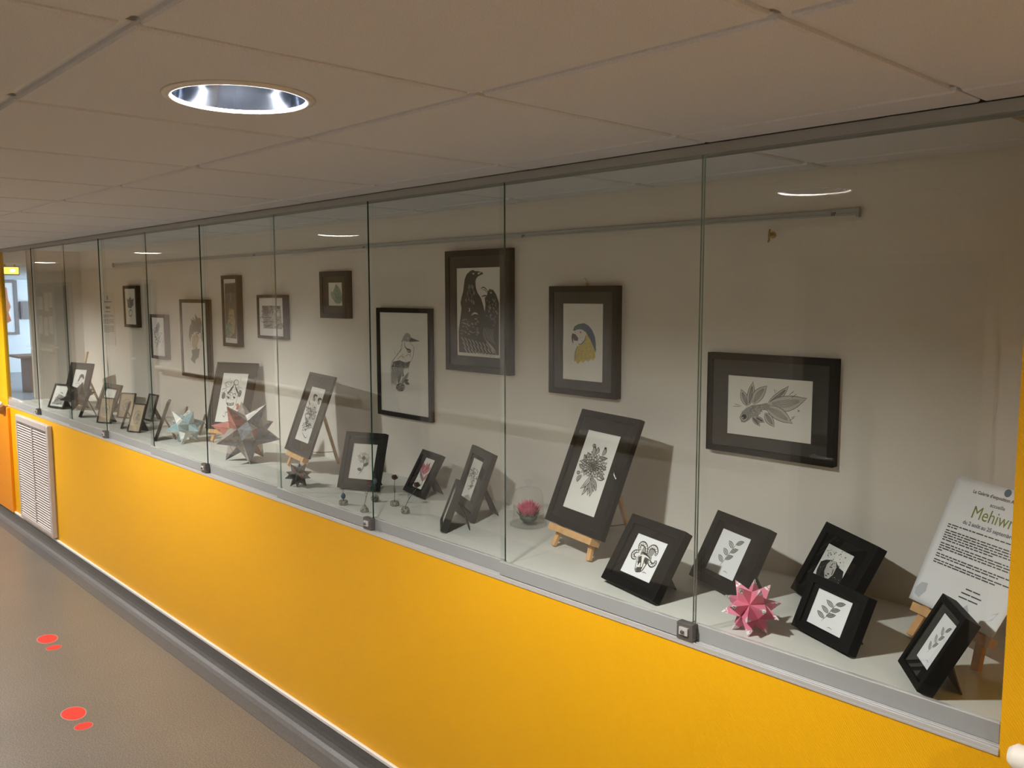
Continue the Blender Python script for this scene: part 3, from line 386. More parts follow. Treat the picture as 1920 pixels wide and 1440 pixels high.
('w',0,'625 553 663 526 722 508 793 505 849 510 888 515 858 521 815 532 752 545 685 554 628 557'),('k',.016,'625 553 663 526 722 508 793 505 849 510 888 515'),('k',.016,'628 557 685 554 752 545 815 532 858 521 888 515'),('k',.011,'645 549 737 527 831 516'),('w',0,'603 539 621 510 666 486 731 475 790 474 831 475 806 484 772 499 721 518 663 534 608 542'),('k',.016,'603 539 621 510 666 486 731 475 790 474 831 475'),('k',.016,'608 542 663 534 721 518 772 499 806 484 831 475'),('k',.011,'620 533 693 502 777 482'),('w',0,'570 529 566 501 591 474 646 457 702 450 741 447 724 457 703 475 668 498 623 519 578 532'),('k',.016,'570 529 566 501 591 474 646 457 702 450 741 447'),('k',.016,'578 532 623 519 668 498 703 475 724 457 741 447'),('k',.011,'581 522 630 486 695 459'),('w',0,'528 529 500 504 504 480 542 460 590 449 625 442 618 453 612 471 596 493 570 515 537 530'),('k',.016,'528 529 500 504 504 480 542 460 590 449 625 442'),('k',.016,'537 530 570 515 596 493 612 471 618 453 625 442'),('k',.011,'533 521 550 486 591 457'),('w',0,'494 523 450 501 436 476 461 451 501 434 531 423 531 435 536 453 537 478 526 503 504 523'),('k',.016,'494 523 450 501 436 476 461 451 501 434 531 423'),('k',.016,'504 523 526 503 537 478 536 453 531 435 531 423'),('k',.011,'494 515 487 477 507 442'),('w',0,'456 527 399 513 367 492 374 467 402 448 424 435 432 445 450 461 468 483 474 507 466 527'),('k',.016,'456 527 399 513 367 492 374 467 402 448 424 435'),('k',.016,'466 527 474 507 468 483 450 461 432 445 424 435'),('k',.011,'450 520 418 488 414 454'),('w',0,'416 529 347 520 298 502 285 475 296 452 307 436 324 446 355 461 391 482 417 506 425 527'),('k',.016,'416 529 347 520 298 502 285 475 296 452 307 436'),('k',.016,'425 527 417 506 391 482 355 461 324 446 307 436'),('k',.011,'404 522 345 492 313 458'),('w',0,'382 539 308 538 245 526 213 502 206 479 205 462 230 470 271 481 323 497 366 516 390 536'),('k',.016,'382 539 308 538 245 526 213 502 206 479 205 462'),('k',.016,'390 536 366 516 323 497 271 481 230 470 205 462'),('k',.011,'365 533 284 511 228 482'),('w',0,'369 555 300 564 236 560 192 543 173 523 163 508 190 512 234 516 291 524 341 537 374 551'),('k',.016,'369 555 300 564 236 560 192 543 173 523 163 508'),('k',.016,'374 551 341 537 291 524 234 516 190 512 163 508'),('k',.011,'350 552 263 542 195 523'),('w',0,'353 569 291 585 225 589 169 577 135 560 113 547 144 548 191 547 253 548 312 555 356 565'),('k',.016,'353 569 291 585 225 589 169 577 135 560 113 547'),('k',.016,'356 565 312 555 253 548 191 547 144 548 113 547'),('k',.011,'333 568 239 569 157 558'),('w',0,'329 584 272 607 200 618 126 614 73 602 37 593 73 590 125 583 198 577 271 576 329 580'),('k',.016,'329 584 272 607 200 618 126 614 73 602 37 593'),('k',.016,'329 580 271 576 198 577 125 583 73 590 37 593'),('k',.011,'306 586 199 598 96 598'),('w',0,'365 597 336 622 287 639 226 642 175 635 140 629 166 623 203 613 257 601 313 594 362 593'),('k',.016,'365 597 336 622 287 639 226 642 175 635 140 629'),('k',.016,'362 593 313 594 257 601 203 613 166 623 140 629'),('k',.011,'348 600 272 620 191 629'),('w',0,'357 616 337 646 289 671 219 683 155 685 110 686 138 676 175 659 231 639 294 622 351 613'),('k',.016,'357 616 337 646 289 671 219 683 155 685 110 686'),('k',.016,'351 613 294 622 231 639 175 659 138 676 110 686'),('k',.011,'339 622 260 655 169 677'),('w',0,'385 629 386 659 356 688 295 708 234 718 189 723 210 711 235 691 276 665 327 642 377 626'),('k',.016,'385 629 386 659 356 688 295 708 234 718 189 723'),('k',.016,'377 626 327 642 276 665 235 691 210 711 189 723'),('k',.011,'372 637 316 676 242 708'),('w',0,'423 637 446 666 436 696 391 722 337 738 298 749 309 735 320 713 342 683 375 656 413 636'),('k',.016,'423 637 446 666 436 696 391 722 337 738 298 749'),('k',.016,'413 636 375 656 342 683 320 713 309 735 298 749'),('k',.011,'416 646 389 690 338 728'),('w',0,'469 631 513 652 527 678 502 703 463 720 432 732 432 720 426 702 426 676 437 651 459 631'),('k',.016,'469 631 513 652 527 678 502 703 463 720 432 732'),('k',.016,'459 631 437 651 426 676 426 702 432 720 432 732'),('k',.011,'470 639 477 677 456 712'),('w',0,'509 632 567 647 599 670 593 698 567 719 546 734 537 723 518 705 499 680 492 654 499 632'),('k',.016,'509 632 567 647 599 670 593 698 567 719 546 734'),('k',.016,'499 632 492 654 499 680 518 705 537 723 546 734'),('k',.011,'515 639 549 675 555 712'),('w',0,'548 625 616 634 664 652 677 678 667 701 657 718 640 708 609 693 573 672 547 649 539 627'),('k',.016,'548 625 616 634 664 652 677 678 667 701 657 718'),('k',.016,'539 627 547 649 573 672 609 693 640 708 657 718'),('k',.011,'560 632 618 662 650 696'),('w',0,'582 615 655 616 715 628 747 651 754 674 755 690 732 682 691 673 641 657 599 638 575 618'),('k',.016,'582 615 655 616 715 628 747 651 754 674 755 690'),('k',.016,'575 618 599 638 641 657 691 673 732 682 755 690'),('k',.011,'598 620 678 642 733 671'),('w',0,'618 604 694 597 766 603 818 622 844 643 860 659 829 654 779 648 714 638 654 624 613 608'),('k',.016,'618 604 694 597 766 603 818 622 844 643 860 659'),('k',.016,'613 608 654 624 714 638 779 648 829 654 860 659'),('k',.011,'640 607 740 620 820 642'),('w',0,'624 586 689 571 759 568 819 579 856 596 879 609 848 608 799 609 733 607 669 600 622 590'),('k',.016,'624 586 689 571 759 568 819 579 856 596 879 609'),('k',.016,'622 590 669 600 733 607 799 609 848 608 879 609'),('k',.011,'646 587 746 587 833 598'),('w',0,'613 570 661 549 721 538 781 542 824 554 853 564 824 566 782 572 722 578 662 579 614 574'),('k',.016,'613 570 661 549 721 538 781 542 824 554 853 564'),('k',.016,'614 574 662 579 722 578 782 572 824 566 853 564'),('k',.011,'633 568 721 558 805 559'),('w',0,'384 607 375 634 340 655 284 663 230 662 192 660 213 652 241 638 284 622 333 610 379 604'),('k',.016,'384 607 375 634 340 655 284 663 230 662 192 660'),('k',.016,'379 604 333 610 284 622 241 638 213 652 192 660'),('k',.011,'371 612 312 638 240 654'),('w',0,'421 614 437 638 425 660 381 673 331 678 294 681 306 672 319 657 342 638 376 622 413 612'),('k',.016,'421 614 437 638 425 660 381 673 331 678 294 681'),('k',.016,'413 612 376 622 342 638 319 657 306 672 294 681'),('k',.011,'413 620 384 649 333 671'),('w',0,'454 620 490 641 497 663 465 681 421 693 388 701 392 691 392 675 398 654 417 634 444 619'),('k',.016,'454 620 490 641 497 663 465 681 421 693 388 701'),('k',.016,'444 619 417 634 398 654 392 675 392 691 388 701'),('k',.011,'452 627 448 658 417 686'),('w',0,'493 622 545 636 570 656 556 677 524 694 499 706 493 696 480 682 468 661 469 640 482 622'),('k',.016,'493 622 545 636 570 656 556 677 524 694 499 706'),('k',.016,'482 622 469 640 468 661 480 682 493 696 499 706'),('k',.011,'496 628 519 658 514 688'),('w',0,'523 609 582 612 619 623 620 641 601 658 585 670 574 664 551 655 526 642 512 626 513 611'),('k',.016,'523 609 582 612 619 623 620 641 601 658 585 670'),('k',.016,'513 611 512 626 526 642 551 655 574 664 585 670'),('k',.011,'531 613 573 632 587 655'),('w',0,'564 606 629 603 681 611 705 630 706 650 705 665 685 659 650 653 608 641 574 626 557 609'),('k',.016,'564 606 629 603 681 611 705 630 706 650 705 665'),('k',.016,'557 609 574 626 608 641 650 653 685 659 705 665'),('k',.011,'578 610 645 626 688 649'),('w',0,'584 592 643 580 698 580 736 594 754 612 764 626 740 623 703 622 653 617 609 608 579 596'),('k',.016,'584 592 643 580 698 580 736 594 754 612 764 626'),('k',.016,'579 596 609 608 653 617 703 622 740 623 764 626'),('k',.011,'600 594 676 599 735 613'),('w',0,'588 577 633 558 684 550 731 558 761 572 781 583 758 584 722 588 672 590 624 588 587 581'),('k',.016,'588 577 633 558 684 550 731 558 761 572 781 583'),('k',.016,'587 581 624 588 672 590 722 588 758 584 781 583'),('k',.011,'604 576 678 570 745 575'),('w',0,'586 562 613 539 656 524 708 525 749 534 778 541 756 545 725 554 679 563 630 567 588 566'),('k',.016,'586 562 613 539 656 524 708 525 749 534 778 541'),('k',.016,'588 566 630 567 679 563 725 554 756 545 778 541'),('k',.011,'600 559 667 544 736 539'),('w',0,'568 550 573 524 602 506 652 500 699 502 733 505 716 512 693 524 657 538 614 549 573 553'),('k',.016,'568 550 573 524 602 506 652 500 699 502 733 505'),('k',.016,'573 553 614 549 657 538 693 524 716 512 733 505'),('k',.011,'579 545 630 522 691 509'),('w',0,'537 543 519 520 528 500 569 488 616 485 649 484 639 492 629 505 609 522 579 536 545 545'),('k',.016,'537 543 519 520 528 500 569 488 616 485 649 484'),('k',.016,'545 545 579 536 609 522 629 505 639 492 649 484'),('k',.011,'543 537 569 511 614 492'),('w',0,'509 534 472 514 466 493 496 475 540 464 572 458 568 467 569 482 563 502 545 521 518 535'),('k',.016,'509 534 472 514 466 493 496 475 540 464 572 458'),('k',.016,'518 535 545 521 563 502 569 482 568 467 572 458'),('k',.011,'510 528 514 497 544 471'),('w',0,'472 540 419 529 395 512 409 494 442 480 468 471 473 479 486 491 497 508 496 525 482 540'),('k',.016,'472 540 419 529 395 512 409 494 442 480 468 471'),('k',.016,'482 540 496 525 497 508 486 491 473 479 468 471'),('k',.011,'468 535 446 510 452 486'),('w',0,'435 540 372 534 332 521 327 500 345 481 361 467 374 475 399 486 426 502 443 521 444 538'),('k',.016,'435 540 372 534 332 521 327 500 345 481 361 467'),('k',.016,'444 538 443 521 426 502 399 486 374 475 361 467'),('k',.011,'426 534 379 511 360 485'),('w',0,'401 548 335 551 282 544 258 524 258 504 261 489 281 495 316 502 358 514 392 529 409 545'),('k',.016,'401 548 335 551 282 544 258 524 258 504 261 489'),('k',.016,'409 545 392 529 358 514 316 502 281 495 261 489'),('k',.011,'388 544 320 529 277 506'),('w',0,'384 562 325 575 270 575 233 561 216 543 207 529 231 532 269 533 318 538 361 547 389 559'),('k',.016,'384 562 325 575 270 575 233 561 216 543 207 529'),('k',.016,'389 559 361 547 318 538 269 533 231 532 207 529'),('k',.011,'369 561 294 557 235 542'),('w',0,'371 577 324 596 269 604 219 597 186 582 164 571 190 570 229 566 282 563 334 566 373 573'),('k',.016,'371 577 324 596 269 604 219 597 186 582 164 571'),('k',.016,'373 573 334 566 282 563 229 566 190 570 164 571'),('k',.011,'355 578 276 584 204 579'),('w',0,'364 593 330 618 279 633 219 634 170 626 136 619 163 614 201 604 256 594 313 589 361 589'),('k',.016,'364 593 330 618 279 633 219 634 170 626 136 619'),('k',.016,'361 589 313 589 256 594 201 604 163 614 136 619'),('k',.011,'346 596 268 614 186 620'),('g3',0,'518 604 572 606 606 615 607 631 590 646 575 657 566 651 548 643 526 632 512 618 510 606'),('k',.016,'518 604 572 606 606 615 607 631 590 646 575 657'),('k',.016,'510 606 512 618 526 632 548 643 566 651 575 657'),('k',.011,'527 608 566 623 579 643'),('g3',0,'534 591 582 581 618 582 631 594 628 609 623 620 611 617 589 615 562 610 540 603 529 593'),('k',.016,'534 591 582 581 618 582 631 594 628 609 623 620'),('k',.016,'529 593 540 603 562 610 589 615 611 617 623 620'),('k',.011,'544 592 590 596 616 609'),('g3',0,'558 581 598 565 637 559 668 568 685 582 696 592 679 592 652 593 616 594 581 590 556 584'),('k',.016,'558 581 598 565 637 559 668 568 685 582 696 592'),('k',.016,'556 584 581 590 616 594 652 593 679 592 696 592'),('k',.011,'570 580 627 576 673 584'),('g3',0,'554 567 572 547 602 535 638 537 669 547 689 554 674 557 651 563 619 569 585 572 556 571'),('k',.016,'554 567 572 547 602 535 638 537 669 547 689 554'),('k',.016,'556 571 585 572 619 569 651 563 674 557 689 554'),('k',.011,'564 565 611 552 659 551'),('g3',0,'530 559 521 539 532 525 565 522 600 526 626 530 616 534 604 542 585 552 560 559 535 562'),('k',.016,'530 559 521 539 532 525 565 522 600 526 626 530'),('k',.016,'535 562 560 559 585 552 604 542 616 534 626 530'),('k',.011,'535 555 558 538 597 531'),('g3',0,'510 551 481 534 477 519 506 510 544 506 573 504 567 510 564 520 555 533 539 544 518 552'),('k',.016,'510 551 481 534 477 519 506 510 544 506 573 504'),('k',.016,'518 552 539 544 555 533 564 520 567 510 573 504'),('k',.011,'511 546 516 526 546 511'),('g3',0,'479 550 434 541 414 529 430 516 462 507 487 501 488 507 496 515 502 528 500 540 488 550'),('k',.016,'479 550 434 541 414 529 430 516 462 507 487 501'),('k',.016,'488 550 500 540 502 528 496 515 488 507 487 501'),('k',.011,'476 546 458 528 469 511'),('g3',0,'451 555 399 555 368 549 370 535 390 522 406 512 414 517 431 523 449 532 460 543 459 554'),('k',.016,'451 555 399 555 368 549 370 535 390 522 406 512'),('k',.016,'459 554 460 543 449 532 431 523 414 517 406 512'),('k',.011,'444 552 409 541 400 524'),('g3',0,'422 561 371 570 331 568 315 555 316 539 320 527 334 531 358 534 389 540 415 548 428 558'),('k',.016,'422 561 371 570 331 568 315 555 316 539 320 527'),('k',.016,'428 558 415 548 389 540 358 534 334 531 320 527'),('k',.011,'412 560 360 554 330 540'),('g3',0,'402 573 360 589 318 594 284 586 266 571 254 560 272 561 301 559 340 559 377 563 404 569'),('k',.016,'402 573 360 589 318 594 284 586 266 571 254 560'),('k',.016,'404 569 377 563 340 559 301 559 272 561 254 560'),('k',.011,'389 573 329 577 279 569'),('g3',0,'414 586 398 606 370 618 335 616 306 606 285 598 301 596 322 590 353 584 385 581 413 583'),('k',.016,'414 586 398 606 370 618 335 616 306 606 285 598'),('k',.016,'413 583 385 581 353 584 322 590 301 596 285 598'),('k',.011,'405 588 361 601 315 602'),('g3',0,'420 599 424 621 407 637 367 642 326 640 297 637 310 632 327 622 353 610 384 601 415 597'),('k',.016,'420 599 424 621 407 637 367 642 326 640 297 637'),('k',.016,'415 597 384 601 353 610 327 622 310 632 297 637'),('k',.011,'413 603 380 624 332 635'),('g3',0,'450 606 478 623 480 639 450 650 411 655 380 657 387 651 391 640 401 626 419 613 442 604'),('k',.016,'450 606 478 623 480 639 450 650 411 655 380 657'),('k',.016,'442 604 419 613 401 626 391 640 387 651 380 657'),('k',.011,'448 610 441 633 409 650'),('g3',0,'484 603 530 611 549 623 533 635 502 645 476 651 475 645 467 637 461 625 463 613 475 603'),('k',.016,'484 603 530 611 549 623 533 635 502 645 476 651'),('k',.016,'475 603 463 613 461 625 467 637 475 645 476 651'),('k',.011,'488 606 505 624 494 641'),('g3',0,'520 570 525 553 538 544 560 546 580 554 594 561 585 562 573 565 556 569 538 572 522 573'),('k',.016,'520 570 525 553 538 544 560 546 580 554 594 561'),('k',.016,'522 573 538 572 556 569 573 565 585 562 594 561'),('k',.011,'525 568 547 557 575 557'),('g3',0,'501 563 477 550 472 540 492 537 522 538 544 539 538 542 534 547 528 554 518 560 506 564'),('k',.016,'501 563 477 550 472 540 492 537 522 538 544 539'),('k',.016,'506 564 518 560 528 554 534 547 538 542 544 539'),('k',.011,'500 560 500 547 522 541'),('g3',0,'474 561 434 557 414 551 425 542 450 535 471 530 470 534 476 539 482 546 484 554 481 560'),('k',.016,'474 561 434 557 414 551 425 542 450 535 471 530'),('k',.016,'481 560 484 554 482 546 476 539 470 534 471 530'),('k',.011,'469 558 448 548 455 537'),('g3',0,'451 568 412 576 386 576 382 568 392 556 401 547 406 550 418 552 435 556 449 560 456 566'),('k',.016,'451 568 412 576 386 576 382 568 392 556 401 547'),('k',.016,'456 566 449 560 435 556 418 552 406 550 401 547'),('k',.011,'444 567 411 566 399 557'),('g3',0,'441 578 423 594 403 601 385 596 374 585 367 576 376 577 390 575 409 574 428 573 442 575'),('k',.016,'441 578 423 594 403 601 385 596 374 585 367 576'),('k',.016,'442 575 428 573 409 574 390 575 376 577 367 576'),('k',.011,'435 580 406 587 381 583'),('g3',0,'454 587 466 602 463 612 442 613 417 608 397 603 405 601 412 597 423 591 437 587 450 585'),('k',.016,'454 587 466 602 463 612 442 613 417 608 397 603'),('k',.016,'450 585 437 587 423 591 412 597 405 601 397 603'),('k',.011,'453 590 443 602 418 605'),('g3',0,'475 593 509 602 521 610 505 617 475 620 452 622 455 619 455 613 456 606 460 598 468 592'),('k',.016,'475 593 509 602 521 610 505 617 475 620 452 622'),('k',.016,'468 592 460 598 456 606 455 613 455 619 452 622'),('k',.011,'477 596 489 608 473 618'),('g3',0,'503 591 545 588 569 591 566 601 548 611 533 618 530 615 520 611 508 605 499 598 496 592'),('k',.016,'503 591 545 588 569 591 566 601 548 611 533 618'),('k',.016,'496 592 499 598 508 605 520 611 530 615 533 618'),('k',.011,'509 592 539 598 542 609'),('g3',0,'520 581 551 569 575 565 587 572 589 584 588 593 580 591 566 591 547 590 529 588 518 584'),('k',.016,'520 581 551 569 575 565 587 572 589 584 588 593'),('k',.016,'518 584 529 588 547 590 566 591 580 591 588 593'),('k',.011,'528 580 561 577 581 585'),('g0',0,'552 584 553 566 526 552 482 547 438 554 410 570 410 588 437 602 481 606 525 600'),('w',0,'513 447 491 398 473 336 460 274 452 229 441 200 482 227 535 269 573 330 566 393 523 446'),('k',.018,'513 447 491 398 473 336 460 274 452 229 441 200'),('k',.018,'523 446 566 393 573 330 535 269 482 227 441 200'),('k',.013,'528 426 537 332 487 247'),('k',.013,'519 426 510 334 478 248'),('w',0,'513 447 498 410 490 363 487 316 486 282 479 260 516 281 562 313 590 358 574 406 523 446'),('k',.018,'513 447 498 410 490 363 487 316 486 282 479 260'),('k',.018,'523 446 574 406 590 358 562 313 516 281 479 260'),('k',.013,'531 431 554 360 517 296'),('k',.013,'522 431 527 361 508 296'),('w',0,'513 446 523 400 545 343 572 287 592 246 600 219 622 248 646 290 644 347 597 403 523 447'),('k',.018,'513 446 523 400 545 343 572 287 592 246 600 219'),('k',.018,'523 447 597 403 644 347 646 290 622 248 600 219'),('k',.013,'541 429 608 346 614 266'),('k',.013,'532 428 581 345 605 265'),('w',0,'513 446 540 398 582 339 629 282 664 240 682 213 693 243 701 289 678 349 612 405 523 447'),('k',.018,'513 446 540 398 582 339 629 282 664 240 682 213'),('k',.018,'523 447 612 405 678 349 701 289 693 243 682 213'),('k',.013,'547 429 643 345 678 262'),('k',.013,'538 428 617 343 669 261'),('w',0,'514 446 553 410 610 368 672 327 717 298 742 278 743 303 737 340 698 385 619 423 522 447'),('k',.018,'514 446 553 410 610 368 672 327 717 298 742 278'),('k',.018,'522 447 619 423 698 385 737 340 743 303 742 278'),('k',.013,'551 436 666 379 724 316'),('k',.013,'543 434 643 374 716 315'),('w',0,'514 445 568 414 642 377 720 342 776 317 809 299 799 324 777 360 719 401 626 431 522 448'),('k',.018,'514 445 568 414 642 377 720 342 776 317 809 299'),('k',.018,'522 448 626 431 719 401 777 360 799 324 809 299'),('k',.013,'554 438 691 392 775 335'),('k',.013,'547 436 671 386 768 333'),('w',0,'513 447 472 414 430 370 393 325 367 293 345 272 396 288 464 313 525 354 543 402 523 446'),('k',.018,'513 447 472 414 430 370 393 325 367 293 345 272'),('k',.018,'523 446 543 402 525 354 464 313 396 288 345 272'),('k',.013,'520 430 491 360 408 302'),('k',.013,'511 431 465 364 400 304'),('g3',0,'384 703 419 730 427 764 398 796 357 819 325 835 330 819 331 795 338 761 353 728 375 702'),('k',.018,'384 703 419 730 427 764 398 796 357 819 325 835'),('k',.018,'375 702 353 728 338 761 331 795 330 819 325 835'),('k',.013,'383 713 382 762 354 809'),('g3',0,'455 723 503 739 527 761 515 786 485 805 462 818 459 806 448 790 438 767 437 743 446 724'),('k',.018,'455 723 503 739 527 761 515 786 485 805 462 818'),('k',.018,'446 724 437 743 438 767 448 790 459 806 462 818'),('k',.013,'459 730 483 764 477 798'),('g3',0,'658 728 707 746 731 772 721 800 693 821 671 836 667 823 656 804 645 778 642 751 649 728'),('k',.018,'658 728 707 746 731 772 721 800 693 821 671 836'),('k',.018,'649 728 642 751 645 778 656 804 667 823 671 836'),('k',.013,'663 736 688 775 685 813'),('g3',0,'585 706 641 688 707 681 768 687 809 700 836 710 806 711 760 713 697 715 634 714 584 709'),('k',.018,'585 706 641 688 707 681 768 687 809 700 836 710'),('k',.018,'584 709 634 714 697 715 760 713 806 711 836 710'),('k',.013,'606 704 702 698 789 703'),('g3',0,'790 614 779 593 791 577 827 570 867 569 896 570 885 576 872 586 851 599 825 610 796 616'),('k',.018,'790 614 779 593 791 577 827 570 867 569 896 570'),('k',.018,'796 616 825 610 851 599 872 586 885 576 896 570'),('k',.013,'796 610 821 588 863 575'),('g3',0,'768 514 773 490 802 469 852 459 900 457 934 458 916 465 892 478 855 494 814 508 774 517'),('k',.018,'768 514 773 490 802 469 852 459 900 457 934 458'),('k',.018,'774 517 814 508 855 494 892 478 916 465 934 458'),('k',.013,'779 509 829 482 891 464'),('g3',0,'242 432 183 419 146 398 145 373 164 352 180 338 190 349 211 365 234 387 249 411 251 431'),('k',.018,'242 432 183 419 146 398 145 373 164 352 180 338'),('k',.018,'251 431 249 411 234 387 211 365 190 349 180 338'),('k',.013,'234 425 190 393 176 359'),('g3',0,'218 601 245 622 244 645 209 662 164 673 130 679 139 669 146 654 160 633 182 614 210 600'),('k',.018,'218 601 245 622 244 645 209 662 164 673 130 679'),('k',.018,'210 600 182 614 160 633 146 654 139 669 130 679'),('k',.013,'215 608 202 639 164 666'),('g3',0,'241 660 286 672 305 688 287 704 253 716 226 724 226 717 219 705 214 689 218 673 232 660'),('k',.018,'241 660 286 672 305 688 287 704 253 716 226 724'),('k',.018,'232 660 218 673 214 689 219 705 226 717 226 724'),('k',.013,'244 665 260 689 246 711'),('g3',0,'184 512 195 533 183 550 143 558 100 558 68 557 81 551 95 540 118 527 147 515 177 509'),('k',.018,'184 512 195 533 183 550 143 558 100 558 68 557'),('k',.018,'177 509 147 515 118 527 95 540 81 551 68 557'),('k',.013,'177 516 150 538 104 552'),('g3',0,'176 468 122 469 89 463 89 449 108 435 125 425 133 430 151 436 171 445 184 456 185 466'),('k',.018,'176 468 122 469 89 463 89 449 108 435 125 425'),('k',.018,'185 466 184 456 171 445 151 436 133 430 125 425'),('k',.013,'169 465 130 454 120 437'),('k',.016,'382 825 383 813 365 804 337 802 308 807 290 817 290 829 307 838 336 840 365 836 382 825'),('k',0,'713 825 713 817 701 811 681 809 662 813 650 820 650 828 662 834 681 836 701 833'),('k',.020,'734 435 880 442 928 477'),('k',.011,'419 528 379 521 337 516 303 505'),('k',.011,'704 571 746 574 756 590 724 601'),('k',.011,'197 495 242 499 287 497 301 481'),('k',.011,'210 599 208 615 243 626 258 641'),('k',.011,'548 552 513 543 510 526 498 511'),('k',.011,'251 628 232 613 262 600 307 598'),('k',.011,'279 649 265 633 255 617 269 601'),('k',.011,'439 694 445 678 448 662 413 652'),('k',.011,'361 648 368 664 366 681 392 694'),('k',.011,'646 520 686 514 707 500 719 485'),('k',.011,'542 646 526 661 517 678 504 693'),('k',.011,'541 706 496 707 479 692 443 683'),('k',.011,'138 665 150 671 155 673 171 679'),('k',.011,'691 592 733 595 741 610 775 620'),('k',.011,'603 545 559 545 539 531 525 516'),('k',.011,'86 586 127 593 150 607 163 623'),('k',.011,'310 462 314 479 284 491 239 493'),('k',.011,'543 492 502 487 505 471 517 455'),('k',.011,'320 489 365 490 409 491 453 487'),('k',.011,'384 604 428 607 460 595 461 578'),('k',.011,'310 510 344 499 385 506 386 522'),('k',.011,'522 533 556 523 592 532 594 548'),('k',.011,'652 551 681 539 699 524 741 520'),('k',.011,'504 503 527 489 512 474 468 475'),('k',.011,'215 536 247 547 263 562 253 579'),('k',.011,'474 633 497 619 517 604 561 601'),('k',.011,'382 580 363 595 385 609 423 618'),('k',.011,'493 500 498 484 499 467 470 455'),('k',.011,'408 517 451 521 485 510 489 494'),('k',.011,'487 696 504 680 535 668 575 674'),('k',.011,'637 587 626 571 582 570 540 566'),('k',.011,'725 662 721 666 698 675 667 687'),('k',.011,'542 530 540 546 573 557 604 568'),('k',.011,'178 659 214 649 207 632 172 622'),('k',.011,'369 672 369 655 387 640 371 625'),('k',.011,'650 617 608 621 578 634 534 634'),('k',.011,'570 554 613 555 636 568 679 571'),('k',.011,'716 622 696 608 717 593 759 596'),('k',.011,'707 627 683 641 654 654 664 669'),('k',.011,'475 641 508 630 552 628 594 623')],
'ram_skull':[
('g2',0,'334 644 350 791 459 740 570 742 648 795 749 707 697 559 542 557 360 547'),('k',.115,'499 633 435 748 322 804 231 787 229 703 294 617'),('w',.055,'499 633 435 748 322 804 231 787 229 703 294 617'),('k',.016,'513 668 454 655'),('k',.016,'481 726 422 712'),('k',.016,'423 781 392 742'),('k',.016,'366 810 335 771'),('k',.016,'288 823 311 777'),('k',.016,'242 815 265 768'),('k',.016,'198 769 263 763'),('k',.016,'197 727 262 720'),('k',.016,'218 672 274 691'),('k',.016,'250 629 306 648'),('k',.115,'564 637 535 738 600 811 707 806 798 721 790 631'),('w',.055,'564 637 535 738 600 811 707 806 798 721 790 631'),('k',.016,'588 665 526 660'),('k',.016,'574 715 511 711'),('k',.016,'579 741 524 771'),('k',.016,'611 778 557 807'),('k',.016,'629 786 625 833'),('k',.016,'683 784 678 831'),('k',.016,'706 771 753 798'),('k',.016,'752 729 799 756'),('k',.016,'765 703 828 695'),('k',.016,'761 658 823 650'),('k',.115,'296 597 178 562 136 481 199 410 300 420'),('w',.055,'296 597 178 562 136 481 199 410 300 420'),('k',.016,'252 611 282 566'),('k',.016,'193 593 223 548'),('k',.016,'137 552 198 531'),('k',.016,'116 512 177 491'),('k',.016,'125 452 179 475'),('k',.016,'157 417 210 439'),('k',.016,'232 389 217 436'),('k',.016,'283 394 268 441'),('k',.115,'695 579 712 456 821 402 894 459 875 546'),('w',.055,'695 579 712 456 821 402 894 459 875 546'),('k',.016,'668 549 730 548'),('k',.016,'677 487 739 487'),('k',.016,'725 424 755 462'),('k',.016,'779 397 809 435'),('k',.016,'863 400 816 434'),('k',.016,'899 428 853 462'),('k',.016,'920 482 859 479'),('k',.016,'910 526 849 523'),('w',0,'359 503 423 566 573 566 690 514 655 328 619 186 490 126 414 166 357 325 328 464'),('g0',0,'338 467 416 520 466 387 437 261'),('g0',0,'542 528 677 510 655 357 560 416'),('g0',0,'415 181 469 242 586 263 603 182 489 128'),('k',.022,'416 520 499 339 549 179'),('k',.022,'527 523 577 333 595 194'),('k',.022,'372 359 452 324'),('k',.022,'592 367 622 435'),('k',.022,'422 227 501 223 578 275'),('k',.022,'398 603 502 589 564 637'),('k',.022,'351 560 430 613 604 576'),('k',.022,'359 503 423 566 573 566 690 514 655 328 619 186 490 126 414 166 357 325 328 464 359 503'),('k',0,'474 375 477 362 469 351 454 347 437 350 424 360 421 373 429 384 445 389 462 385'),('k',0,'642 406 644 393 637 382 621 377 604 380 592 390 589 403 597 414 612 419 629 416'),('g0',.012,'661 150 712 186 794 175')],
'sprig_a':[
